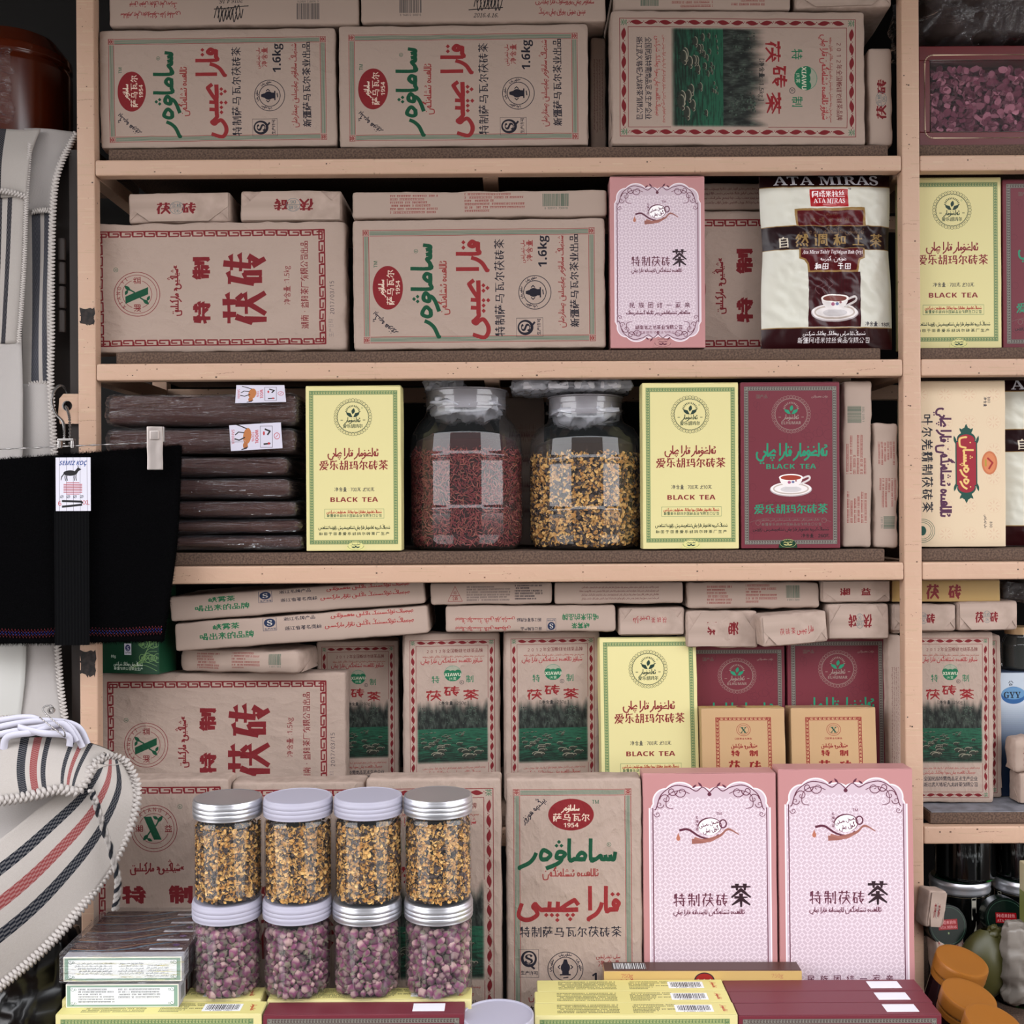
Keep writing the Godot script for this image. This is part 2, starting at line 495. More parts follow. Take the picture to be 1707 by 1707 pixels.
# ---------------------------------------------------------------- lettering
# Han glyphs drawn stroke by stroke on a 100 x 100 grid: "x y x y ..." two digits each; a token that begins with a glyph places that glyph in the box x0 y0 x1 y1.
const HAN := {
	"木": "05359535 50035097 48360888 52369288", "禾": "72052014 50105097 05369536 48380888 52389288",
	"米": "20103035 80107035 05459545 50055097 46480890 54489290", "石": "06109410 44120468 3050308888888850 30508850",
	"日": "22087808789222922208 22507850", "口": "15158515858515851515", "田": "12128812888812881212 50125088 12508850",
	"土": "20408040 50085090 05909590", "王": "10129012 15508550 05909590 50125090", "艹": "04459645 30053095 70057095",
	"氵": "25106028 10426060 15958058", "阝": "20087808454078604882 20087508 20082097", "刂": "22152265 780578955888",
	"寺": "22157815 50035035 06369436 08609260 704270955488 28684082", "牛": "28081838 15329032 55035597 02709558",
	"纟": "60051838 18387036 70361872 18728266 08958580", "辶": "18083422 053832383275 0592 307650929794",
	"钅": "45050838 28258525 18489048 50485092 50928578 10709270", "亻": "65051550 42354297", "宀": "48055515 10250842 102592258545",
	"月": "280828601096 2808780878966590 28357835 28627862", "马": "221275127048 30122548884882936286 05706870",
	"尔": "32050838 262288228040 502550953688 28500880 70509280", "瓦": "06109410 321226904880 32387038748895909574 42545672",
	"产": "48025512 12209020 30283840 70286042 10459545 12450898", "萨": "艹00009924 阝00283298 产30289998",
	"茶": "艹00009924 50240556 50249556 20588058 50455097 44680890 58689290",
	"犬": "05359535 500548450595 52409595 70088822", "茯": "艹00009926 亻00283299 犬30289999",
	"专": "12188818 05409540 450230628062 80625086 35726497", "砖": "石00054099 专40029999", "特": "牛00003899 寺38009999",
	"㓞": "24040824 18188518 04389638 50025098 18561890 185684568490 84907080", "制": "㓞00006599 刂65009999",
	"亲": "50025012 12189018 30243540 70246440 05449544 08629262 50445097 40660690 60669490",
	"斤": "80051815 181518550896 20459845 64456498", "新": "亲00005599 斤52009999",
	"弓": "15108510 85108538 85381538 15381565 15658865 88658095 80956090",
	"疆": "弓00003560 土05603599 38049904 田42108846 38499949 田42558890 38949994",
	"业": "35053592 65056592 10282570 90287570 04929692", "出": "50035095 201520458045 80158045 085508929292 92559296",
	"品": "口26007345 口00505099 口52509999", "争": "38021024 351478145630 183084308466 04489648 18668466 503050953688",
	"净": "02121828 02901855 争28009999", "含": "50020545 50029545 36346434 284672465560 口22629099",
	"量": "日20008032 02409840 田18488476 15878587 50765098 02989898", "古": "05309530 50025050 口15509099",
	"胡": "古00054899 月52009999", "湖": "氵00002299 古22105599 月58009999",
	"南": "05139513 50025032 12321298 1232883288977490 34424054 66425854 28587258 25747574 50585096",
	"皿": "15101590 15108510 85108590 38103890 62106290 02909890", "益": "28053820 72056020 04269626 38340852 62349252 皿04609899",
	"阳": "阝00003599 日42058895", "厂": "12109510 15100896", "有": "04189618 45020448 月30369599",
	"艮": "1805780578401840 18227822 180518924278 48459896 88487065", "限": "阝00003299 艮35009999",
	"公": "36050445 62059645 424815907884 66607294", "司": "0810881088967088 12307030 口14487899",
	"目": "12081292 12088808 88088892 12368836 12648864 12928892", "湘": "氵00002099 木22005899 目62059695",
	"年": "30020834 25198819 28428442 28422870 04709670 56195699", "全": "50020545 50029545 25467546 22677867 08929292 50465092",
	"国": "08059205929608960805 王25208080 64606874", "申": "12208820887012701220 12458845 50025098",
	"畅": "申00004599 50088508 50084834 483494348894 88947288 70344880 84365098",
	"肖": "50025032 15082830 85087230 月12329899", "销": "钅00004299 肖42009999",
	"力": "083092308492 84926284 480244400596", "边": "辶00009999 力35059275",
	"片": "250525550698 66056632 25329432 25587458 74587499", "卑": "50025016 12168816886012601216 12388838 48163476 04749674 64606499",
	"牌": "片00003899 卑40009999", "民": "1208820882341234 120812923878 12568856 523460889694 96949678",
	"方": "40025212 04229622 40220498 384884487892 78926285", "矢": "28021026 22189018 04489648 521848500598 54529698",
	"族": "方00004899 62024828 54169616 矢50329999",
	"雨": "15058505 04200438 042096209236 50055046 22303230 22403640 64307630 64407640",
	"需": "15048504 04160432 041696169230 50045042 22263426 22363636 64267626 64367636 02509850 46504264 14641498 146486648698 86987492 38643892 62646292",
	"商": "48025212 04139613 30184030 68186030 0934923492987892 09340998 40363252 60366852 口32587488",
	"定": "宀00009935 18388238 50385090 50608060 30520496 267250909894", "点": "50025034 52169016 口20348068 16780898 38764292 60766692 82769496",
	"生": "28020838 22228822 14558655 04939693 52025293", "企": "50020548 50029548 50385092 52628462 26582692 04929692",
	"扌": "05289528 500250963288 05709454", "浙": "氵00002099 扌20005599 斤55009999", "工": "12109010 50105092 02929892", "江": "氵00002899 工30109995",
	"武": "14127012 04309630 620266509096 90969880 78068820 38383892 38605860 15501592 04966285",
	"义": "40045420 84100496 16149696", "各": "40020834 341580150562 30259668 口22609099", "骆": "马00004599 各45009999",
	"匕": "84121040 200220889288 92889268", "驼": "马00004599 宀45009935 匕48359999",
	"九": "420240400496 05307032 703270889590 95909566", "龙": "420240500496 04309630 563056889590 95909568 84522080 68068220",
	"爱": "86041212 20182632 48165032 80187232 06360850 063694368852 16548854 40440498 367080702896 38728298",
	"乐": "82051814 201414469246 522652953888 28600884 72609284", "玛": "王00084092 马42009999",
	"克": "04179617 50025034 口20347464 36640496 606460909590 95909574", "和": "禾00005299 口55159590",
	"于": "15108510 04429642 521052953688", "县": "25052556 250575057556 25227522 25407540 04569656 425618887686 66687694",
	"团": "08059205929608960805 22347834 581858804672 54362072", "吉": "04209620 50025040 14428642 口18589099", "结": "纟00004099 吉42009999",
	"一": "04509650", "家": "宀00009930 16348434 50340860 405056785096 50963690 46600480 48740498 84527060 62649696",
	"云": "15128512 04409640 454018887884 66609096", "运": "辶00009999 云35059880", "之": "46025614 142884281476 06962270 187642909894",
	"大": "04329632 500250400496 52409696", "达": "辶00009999 大35059880", "可": "02109810 821082956488 口12326274", "阿": "阝00003299 可34009999",
	"塔": "土00153888 艹40009824 68244048 68249848 56508050 口48629599", "立": "46025614 10229022 28363672 72306088 02929892", "拉": "扌00004099 立42009999",
	"丝": "28040634 06343834 38340666 06664460 72045234 52348234 82345266 52669260 02909890", "自": "52023816 16141496 161484148496 16408440 16668466 16928492",
	"然": "28020436 26144814 48140468 20284038 犬48009972 16800898 38784294 60786694 82789496",
	"讠": "22063620 043834383092 30924680", "周": "120512600496 120592059296 92967890 30227622 50105040 26407840 口32526882", "调": "讠00003099 周30009999",
	"食": "50020436 50029636 46265634 204078407868 78682068 20547854 204020944484 46689698 86726882",
	"叶": "口00154080 44429842 72027298", "羌": "28043618 72046418 08229222 14388638 04569656 50225056 40560498 625662929692 96929676",
	"青": "12108810 16268426 02429842 50025042 月18509099", "精": "米00004099 青42009999", "山": "50055088 123012889088 90308894",
	"夹": "10189018 26264044 74266044 02509850 500250500496 54509696", "峡": "山00154088 夹42009999", "侠": "亻00003099 夹30009999",
	"务": "38020830 321276120452 26169846 125686567896 78966088 46460498",
	"雾": "15048504 04160430 041696169230 50045042 22243424 22343634 64247624 64347634 务10429899",
	"喝": "口00183470 日46009236 54403862 50529252 92528696 86967090 66544678 66548278 44584488 44888088",
	"来": "10169016 28203640 72206440 04429642 50025098 46440890 54449290", "白": "46023414 15141596 151485148596 15528552 15928592",
	"勺": "30020438 222090208294 82946288 40485668", "的": "白00104899 勺50009999", "名": "42021034 341480140672 26283844 口30569299",
	"省": "50025030 26120832 70128830 64200442 目22389099", "著": "艹00009922 16348034 48224850 04509650 84260476 日28609099",
	"示": "18128212 02389838 503850953888 26560884 74569284", "标": "木00004099 示42009999", "合": "50020444 50029644 30427042 口20589099",
	"格": "木00004299 各42009999", "午": "30020632 22208820 02509850 54205499", "许": "讠00003499 午36009999",
	"±": "10409040 50085072 10929010 10929092", "：": "46304634 46764680", "·": "48485252", "期": "04184818 14031478 38033878 14364036 14564036 02785078 月56009999",
}
# Uyghur letters, x runs to the left, y upwards with the baseline at 40. i m f s: first, middle, last, alone. "width|strokes"
const SKEL := {
	"Bi": "17|035806401740", "Bm": "17|00401740 07560840", "Bf": "54|004008402036343848405658", "Bs": "52|0456064010363435484050504856",
	"Nf": "48|00400840082816184216483648485052", "Ns": "44|04500638082614163816444044504652", "Yf": "50|00400840164820522446183816283018441854284852", "Ys": "50|14560652044608381632182422183818502852464852",
	"As": "11|06900640", "Af": "13|004008400890", "Ds": "20|06621250124002380040", "Df": "22|00400840144012521060", "Rs": "22|045408421630302030183018", "Rf": "22|004008401036182430183018",
	"Ws": "24|08420252085814561644084208421034182632183218", "Wf": "24|004006420452105818521642084208421034182632183218",
	"Si": "36|045606401040124812401840204820402640284836404440", "Sm": "38|0040044006500840144016501840244026502840384038403840",
	"Sf": "76|0040044006500840144016501840244026502840304028283618601868406852",
	"Li": "15|069006401540", "Lm": "17|00401740 08900840", "Lf": "44|004008400890 08400826161834184030424242504250", "Ls": "44|06900636082616183418403042464250",
	"Mi": "22|06400450105616481640064006402240", "Mm": "22|0040224004400652125816501640", "Mf": "24|00400640085014501644124012401430162016181618", "Ms": "24|06420452125616461442064214421630181818181818",
	"Ki": "28|009418761076064604402840", "Km": "30|0296207810780440 00403040", "Kf": "44|009418761076084608404440 ", "Ks": "48|00941876107606460640464050524852",
	"Hi": "34|0440065814662460264026403440 0440124816542248264006400640", "Hm": "34|004034400440105818621852124012401240 1840245824622840",
	"Es": "22|08400250065814621850164008400840", "Ef": "22|004010401652126208660452084010401040",
	"Ji": "36|0252086012603048364004400440", "Jm": "36|00403640 0454105820523248", "Jf": "46|0040084002540860285010301824281642204222",
	"Gm": "24|00400640025414581850124012402440", "Qi": "22|06480454106014561450084608400840 084022400840", "Qm": "24|00400840045210581654144408402440", "Qf": "50|0040084006541258164814401024141638164628484850",
	"Qs": "52|0648045410601656144608480848 1446122618164216503050525052",
}
# letter: skeleton, dots above, dots below, joins the next letter
const UYG := {
	"ا": "A00n", "ە": "E00n", "ب": "B01y", "پ": "B03y", "ت": "B20y", "ج": "J01y", "چ": "J03y", "خ": "J10y", "د": "D00n", "ر": "R00n", "ز": "R10n",
	"س": "S00y", "ش": "S30y", "غ": "G10y", "ف": "Q10y", "ق": "Q20y", "ك": "K00y", "گ": "K50y", "ڭ": "K30y", "ل": "L00y", "م": "M00y", "ن": "N10y",
	"ھ": "H00y", "و": "W00n", "ۇ": "W10n", "ۆ": "W20n", "ۈ": "W10n", "ۋ": "W30n", "ې": "Y04y", "ى": "Y00y", "ي": "Y02y", "ئ": "B40y",
}

class Pad:
	var im: Image
	var q: float
	var t := Transform2D()
	var w := 0
	var h := 0
	func _init(width: float, height: float, texels: float, bg: Color) -> void:
		q = texels * 2.0
		w = int(width * texels) * 2
		h = int(height * texels) * 2
		im = Image.create(w, h, false, Image.FORMAT_RGB8)
		im.fill(bg)
	func done() -> ImageTexture:
		im.shrink_x2()
		return ImageTexture.create_from_image(im)
	func turn(x: float, y: float, a: float, sx := 1.0, sy := 1.0) -> void:
		t = Transform2D(a, Vector2(sx, sy), 0.0, Vector2(x, y))
	func flat() -> void:
		t = Transform2D()
	func rect(x: float, y: float, a: float, b: float, c: Color) -> void:
		hull([Vector2(x, y), Vector2(x + a, y), Vector2(x + a, y + b), Vector2(x, y + b)], c)
	func hull(pts: Array, c: Color) -> void:
		var n := pts.size()
		var d := PackedVector2Array()
		var lo := 1e9
		var hi := -1e9
		for p in pts:
			var v: Vector2 = (t * p) * q
			d.append(v)
			lo = minf(lo, v.y)
			hi = maxf(hi, v.y)
		var y0 := maxi(0, int(ceil(lo - 0.5)))
		var y1 := mini(h - 1, int(floor(hi - 0.5)))
		for y in range(y0, y1 + 1):
			var fy := y + 0.5
			var xl := 1e9
			var xr := -1e9
			for i in n:
				var a := d[i]
				var b := d[(i + 1) % n]
				if (a.y <= fy) != (b.y <= fy):
					var x := a.x + (fy - a.y) / (b.y - a.y) * (b.x - a.x)
					xl = minf(xl, x)
					xr = maxf(xr, x)
			var i0 := int(ceil(xl - 0.5))
			var i1 := int(ceil(xr - 0.5))
			if i1 > i0:
				im.fill_rect(Rect2i(i0, y, i1 - i0, 1), c)
	func shape(pts: PackedVector2Array, c: Color) -> void:
		var idx := Geometry2D.triangulate_polygon(pts)
		for i in range(0, idx.size(), 3):
			hull([pts[idx[i]], pts[idx[i + 1]], pts[idx[i + 2]]], c)
	func disc(x: float, y: float, rx: float, ry: float, c: Color, a := 0.0) -> void:
		var pts := []
		var n := clampi(int(maxf(rx, ry) * q * 0.6) + 6, 6, 48)
		for i in n:
			pts.append(Vector2(x, y) + Vector2(cos(TAU * i / n) * rx, sin(TAU * i / n) * ry).rotated(a))
		hull(pts, c)
	func ring(x: float, y: float, rx: float, ry: float, wd: float, c: Color, a0 := 0.0, a1 := TAU) -> void:
		var n := clampi(int(maxf(rx, ry) * q * 0.5) + 8, 8, 64)
		for i in n:
			var u := lerpf(a0, a1, float(i) / n)
			var v := lerpf(a0, a1, (i + 1.08) / n)
			hull([Vector2(x + cos(u) * (rx - wd / 2), y + sin(u) * (ry - wd / 2)), Vector2(x + cos(u) * (rx + wd / 2), y + sin(u) * (ry + wd / 2)), Vector2(x + cos(v) * (rx + wd / 2), y + sin(v) * (ry + wd / 2)), Vector2(x + cos(v) * (rx - wd / 2), y + sin(v) * (ry - wd / 2))], c)
	# a pen line: width wh where it runs level, wv where it runs upright; taper thins its end
	func pen(pts: Array, wh: float, wv: float, c: Color, taper := 1.0, cap := true) -> void:
		var n := pts.size() - 1
		for i in n:
			var a: Vector2 = pts[i]
			var b: Vector2 = pts[i + 1]
			var d := b - a
			if d.length() < 1e-4:
				d = Vector2(0.01, 0)
			d = d.normalized()
			var wd := lerpf(wh, wv, absf(d.y)) * 0.5
			var w0 := wd * lerpf(1.0, taper, float(i) / n)
			var w1 := wd * lerpf(1.0, taper, float(i + 1) / n)
			var nn := Vector2(-d.y, d.x)
			var e := d * (wd * 0.5 if cap else 0.0)
			hull([a + nn * w0 - e, b + nn * w1 + e, b - nn * w1 + e, a - nn * w0 - e], c)
	func curve(pts: Array, wh: float, wv: float, c: Color, taper := 1.0) -> void:
		pen(Pad.smooth(pts, 5), wh, wv, c, taper)
	static func smooth(pts: Array, k: int) -> Array:
		var out := []
		var n := pts.size()
		for i in n - 1:
			var p0: Vector2 = pts[maxi(i - 1, 0)]
			var p1: Vector2 = pts[i]
			var p2: Vector2 = pts[i + 1]
			var p3: Vector2 = pts[mini(i + 2, n - 1)]
			for j in k:
				out.append(p1.cubic_interpolate(p2, p0, p3, float(j) / k))
		out.append(pts[n - 1])
		return out
	func glyph(ch: String, x: float, y: float, gw: float, gh: float, wh: float, wv: float, c: Color, style: int) -> void:
		for tok in String(HAN.get(ch, "10101090 90109090 10109010 10909090")).split(" ", false):
			var k := tok.unicode_at(0)
			if k < 48 or k > 57:
				var a := tok.substr(1)
				var x0 := a.substr(0, 2).to_float() / 100.0
				var y0 := a.substr(2, 2).to_float() / 100.0
				var x1 := a.substr(4, 2).to_float() / 100.0
				var y1 := a.substr(6, 2).to_float() / 100.0
				glyph(tok[0], x + x0 * gw, y + y0 * gh, (x1 - x0) * gw, (y1 - y0) * gh, wh, wv, c, style)
				continue
			var pts := []
			for i in range(0, tok.length() - 3, 4):
				pts.append(Vector2(x + tok.substr(i, 2).to_float() / 100.0 * gw, y + tok.substr(i + 2, 2).to_float() / 100.0 * gh))
			if style == 2 and pts.size() == 2:      # brush
				var m: Vector2 = (pts[0] + pts[1]) * 0.5
				pen([pts[0], m, pts[1]], wh * 1.25, wv * 1.2, c, 0.45)
			else:
				pen(pts, wh, wv, c, 1.0 if style == 0 else 0.8)
			if style == 1 and pts.size() == 2 and absf(pts[1].y - pts[0].y) < gh * 0.06 and pts[1].x > pts[0].x:   # the wedge that ends a printed level stroke
				var e: Vector2 = pts[1]
				hull([e + Vector2(-wv * 0.9, -wh * 0.4), e + Vector2(-wv * 0.1, -wv * 0.55), e + Vector2(wv * 0.35, wh * 0.5)], c)
	# han: x y is the top left corner, step the pitch
	func han(s: String, x: float, y: float, gw: float, gh: float, step: float, c: Color, wh := 0.1, wv := 0.13, style := 0) -> void:
		for i in s.length():
			if s[i] == " ":
				continue
			var k := s.unicode_at(i)
			if k < 128:
				latin(s[i], x + i * step + gw * 0.5, y + gh * 0.93, gh * 1.0, c, 0, 0.5)
			else:
				glyph(s[i], x + i * step, y, gw, gh, wh * gw, wv * gw, c, style)
	func latin(s: String, x: float, y: float, size: float, c: Color, face := 0, align := 0.0, stretch := 1.0, slant := 0.0) -> float:
		var key := "%s|%d" % [s, face]
		if not Store.meshes.has(key):
			var f := SystemFont.new()
			f.font_names = PackedStringArray([["Droid Sans", "Droid Sans", "Droid Serif", "Droid Serif", "Droid Sans Mono"][face]])
			f.font_weight = 700 if face == 1 or face == 3 else 400
			var tm := TextMesh.new()
			tm.font = f
			tm.text = s
			tm.font_size = 64
			tm.pixel_size = 1.0 / 64.0
			tm.depth = 0.0
			tm.curve_step = 2.0
			var arr := tm.get_mesh_arrays()
			Store.meshes[key] = [arr[Mesh.ARRAY_VERTEX], arr[Mesh.ARRAY_INDEX], tm.get_aabb()]
		var vs: PackedVector3Array = Store.meshes[key][0]
		var idx = Store.meshes[key][1]
		var box: AABB = Store.meshes[key][2]
		var wide := box.size.x * size * stretch
		var n: int = idx.size() if idx != null else vs.size()
		var lowest := 0.0
		for i in range(0, n, 3):
			var tri := []
			for j in 3:
				var v := vs[idx[i + j]] if idx != null else vs[i + j]
				var vy := (v.y - Store.base_of(s, face)) * size
				tri.append(Vector2(x - wide * align + (v.x - box.position.x) * size * stretch + vy * slant, y - vy))
			hull(tri, c)
		return wide
	func latin_fit(s: String, x0: float, x1: float, y: float, size: float, c: Color, face := 0, slant := 0.0) -> void:
		latin(s, -9999.0, -9999.0, 1.0, c, face)
		var box: AABB = Store.meshes["%s|%d" % [s, face]][2]
		latin(s, x0, y, size, c, face, 0.0, (x1 - x0) / (box.size.x * size), slant)
	# Uyghur, written from x to the left on the baseline y; size is the height of an alif times two. nib: how much a level line is thicker than an upright one
	func uyghur(s: String, x: float, y: float, size: float, c: Color, wd := 0.075, nib := 1.0, sx := 1.0, measure := false) -> float:
		var u := size / 100.0
		var at := 0.0
		var prev := false
		var big := size * q > 60.0
		for i in s.length():
			var ch := s[i]
			if ch == " ":
				at += 18.0
				prev = false
				continue
			if not UYG.has(ch):
				if not measure:
					var g := x - (at + 10.0) * u * sx
					for k in 2:
						var o := (-4.0 + k * 9.0) * u
						var dir := 1.0 if ch == "«" else -1.0
						pen([Vector2(g + o + dir * 4 * u, y - 26 * u), Vector2(g + o - dir * 4 * u, y - 16 * u), Vector2(g + o + dir * 4 * u, y - 6 * u)], wd * size * 0.8, wd * size * 0.8, c)
				at += 24.0
				prev = false
				continue
			var spec: String = UYG[ch]
			var nxt := i + 1 < s.length() and UYG.has(s[i + 1]) and spec[3] == "y"
			var form := "s"
			if prev and nxt:
				form = "m"
			elif prev:
				form = "f"
			elif nxt:
				form = "i"
			var key := spec[0] + form
			if not SKEL.has(key):
				var alt := {"Ni": "Bi", "Nm": "Bm", "Yi": "Bi", "Ym": "Bm", "Ei": "Es", "Em": "Ef", "Gi": "Ji", "Gf": "Jf", "Ss": "Sf", "Js": "Jf", "Hf": "Hm", "Hs": "Hi"}
				key = alt.get(key, "Bm")
			var parts := String(SKEL[key]).split("|")
			var wl := parts[0].to_float()
			if not measure:
				for tok in parts[1].split(" ", false):
					var pts := []
					for k in range(0, tok.length() - 3, 4):
						var px := tok.substr(k, 2).to_float()
						var p := Vector2(x - (at + px) * u * sx, y - (tok.substr(k + 2, 2).to_float() - 40.0) * u)
						if pts.is_empty() or pts[-1].distance_to(p) > 0.01:
							pts.append(p)
					if pts.size() > 2 and big:
						curve(pts, wd * size * nib, wd * size / nib, c)
					elif pts.size() > 1:
						pen(pts, wd * size * nib, wd * size / nib, c)
				var mid := x - (at + (wl * 0.5 if wl < 40 else 24.0)) * u * sx
				var na := int(spec[1])
				var nb := int(spec[2])
				var top := y - (34.0 if spec[0] != "K" else 62.0) * u
				if spec[0] == "Y" and (form == "f" or form == "s"):
					nb = 0 if nb == 0 else nb
				var dz := 5.0 * u
				if na == 4:
					pen([Vector2(mid - 5 * u, top - 8 * u), Vector2(mid + 3 * u, top - 8 * u), Vector2(mid + 5 * u, top - 2 * u), Vector2(mid - 6 * u, top + 4 * u)], wd * size * 0.7, wd * size * 0.7, c)
				elif na == 5:
					pen([Vector2(x - at * u * sx, y - 66 * u), Vector2(x - (at + 18) * u * sx, y - 48 * u)], wd * size * 0.8, wd * size * 0.8, c)
				else:
					dots(mid, top, na, dz, -1.0, c)
				var low := y + (12.0 if form == "i" or form == "m" or spec[0] == "B" else 34.0) * u
				if nb == 4:
					dots(mid, low, 1, dz, 1.0, c)
					dots(mid, low + dz * 2.2, 1, dz, 1.0, c)
				else:
					dots(mid, low, nb, dz, 1.0, c)
			at += wl
			prev = nxt
		return at * u * sx
	func dots(x: float, y: float, n: int, r: float, away: float, c: Color) -> void:
		var where := [[], [Vector2(0, 0)], [Vector2(-1.2, 0), Vector2(1.2, 0)], [Vector2(-1.2, 0), Vector2(1.2, 0), Vector2(0, 1.9 * away)]]
		for p in where[mini(n, 3)]:
			var o: Vector2 = Vector2(x, y) + p * r
			hull([o + Vector2(-r, 0), o + Vector2(0, -r), o + Vector2(r, 0), o + Vector2(0, r)], c)
	# Uyghur fitted between x0 (left) and x1 (right)
	func uyg_fit(s: String, x0: float, x1: float, y: float, size: float, c: Color, wd := 0.075, nib := 1.0) -> void:
		var m := uyghur(s, 0, 0, size, c, wd, nib, 1.0, true)
		uyghur(s, x1, y, size, c, wd, nib, (x1 - x0) / m)
	func uyg_mid(s: String, x: float, y: float, size: float, c: Color, wd := 0.075, nib := 1.0) -> void:
		var m := uyghur(s, 0, 0, size, c, wd, nib, 1.0, true)
		uyghur(s, x + m / 2, y, size, c, wd, nib)
	# rows of print too small to read
	func fine(x: float, y: float, wide: float, rows: int, pitch: float, c: Color, rng: RandomNumberGenerator, fill := 1.0) -> void:
		for r in rows:
			var e := wide * (fill if rng.randf() < 0.6 else rng.randf_range(0.4, 1.0) * fill)
			var at := x
			while at < x + e:
				var g := pitch * rng.randf_range(0.35, 0.55)
				if rng.randf() < 0.9:
					rect(at, y + r * pitch, g * 0.8, pitch * rng.randf_range(0.16, 0.3), c)
					rect(at + g * rng.randf_range(0.0, 0.5), y + r * pitch, pitch * 0.12, pitch * rng.randf_range(0.4, 0.62), c)
					rect(at, y + r * pitch + pitch * 0.46, g * 0.7, pitch * 0.14, c)
				at += g
	func fine_script(x: float, y: float, wide: float, c: Color, size: float, rng: RandomNumberGenerator) -> void:
		var abc := "ساماۋىلبنتقرەكىچشۇ"
		var s := ""
		while uyghur(s, 0, 0, size, c, 0.07, 1.0, 1.0, true) < wide * 0.93:
			for i in rng.randi_range(4, 8):
				s += abc[rng.randi() % abc.length()]
			s += " "
		uyghur(s, x + wide, y, size, c, 0.085)
	func barcode(x: float, y: float, a: float, b: float, c: Color, rng: RandomNumberGenerator, upright := true) -> void:
		var at := 0.0
		var len := a if upright else b
		while at < len:
			var g := rng.randf_range(0.012, 0.04) * len
			if upright:
				rect(x + at, y, minf(g, len - at), b, c)
			else:
				rect(x, y + at, a, minf(g, len - at), c)
			at += g + rng.randf_range(0.012, 0.035) * len
	# one run of the square meander along a side, band wide
	func key_band(x0: float, y0: float, x1: float, y1: float, band: float, pitch: float, wd: float, c: Color) -> void:
		var a := Vector2(x0, y0)
		var d := Vector2(x1, y1) - a
		var n := maxi(1, int(round(d.length() / pitch)))
		var e := d / n
		var v := Vector2(-d.y, d.x).normalized() * band
		for i in n:
			var o := a + e * i
			pen([o + e * 0.05, o + e * 0.05 + v, o + e * 0.82 + v, o + e * 0.82 + v * 0.42, o + e * 0.38 + v * 0.42], wd, wd, c, 1.0, true)
			pen([o + e * 0.05, o + e * 0.98, o + e * 0.98 + v * 0.72, ], wd, wd, c)
	func key_frame(x0: float, y0: float, x1: float, y1: float, band: float, pitch: float, wd: float, c: Color) -> void:
		key_band(x0, y0, x1, y0, band, pitch, wd, c)
		key_band(x1, y0, x1, y1, band, pitch, wd, c)
		key_band(x1, y1, x0, y1, band, pitch, wd, c)
		key_band(x0, y1, x0, y0, band, pitch, wd, c)
	func frame(x0: float, y0: float, x1: float, y1: float, wd: float, c: Color) -> void:
		rect(x0, y0, x1 - x0, wd, c)
		rect(x0, y1 - wd, x1 - x0, wd, c)
		rect(x0, y0, wd, y1 - y0, c)
		rect(x1 - wd, y0, wd, y1 - y0, c)
	func leaf(x: float, y: float, len: float, wide: float, a: float, c: Color) -> void:
		var pts := []
		for i in 9:
			var u := i / 8.0
			pts.append(Vector2(x, y) + Vector2((u - 0.5) * len, -sin(u * PI) * wide).rotated(a))
		for i in range(7, 0, -1):
			var u := i / 8.0
			pts.append(Vector2(x, y) + Vector2((u - 0.5) * len, sin(u * PI) * wide).rotated(a))
		hull(pts, c)
	func arc_text(s: String, x: float, y: float, r: float, a0: float, a1: float, size: float, c: Color, face := 0) -> void:
		for i in s.length():
			if s[i] == " ":
				continue
			var a := lerpf(a0, a1, float(i) / maxi(1, s.length() - 1))
			turn(x + cos(a) * r, y + sin(a) * r, a + PI / 2)
			latin(s[i], 0, 0, size, c, face, 0.5)
		flat()

class Store:
	static var meshes := {}
	static var bases := {}
	# where the baseline lies in a TextMesh of this face, from a letter that stands on it
	static func base_of(_s: String, face: int) -> float:
		var key := "%s|%d" % [_s, face]
		if not bases.has(key):
			var deep := false
			for ch in _s:
				if ch in "gjpqyQ,;()【】@/":
					deep = true
			var box: AABB = meshes[key][2]
			bases[key] = box.position.y + (0.0 if not deep else 0.21)
		return bases[key]

# ---------------------------------------------------------------- print on the packets
const KRAFT := Color(0.685, 0.60, 0.55)
const RED := Color(0.46, 0.10, 0.125)
const GREEN := Color(0.055, 0.29, 0.185)
const INK := Color(0.10, 0.09, 0.14)
var tex := {}

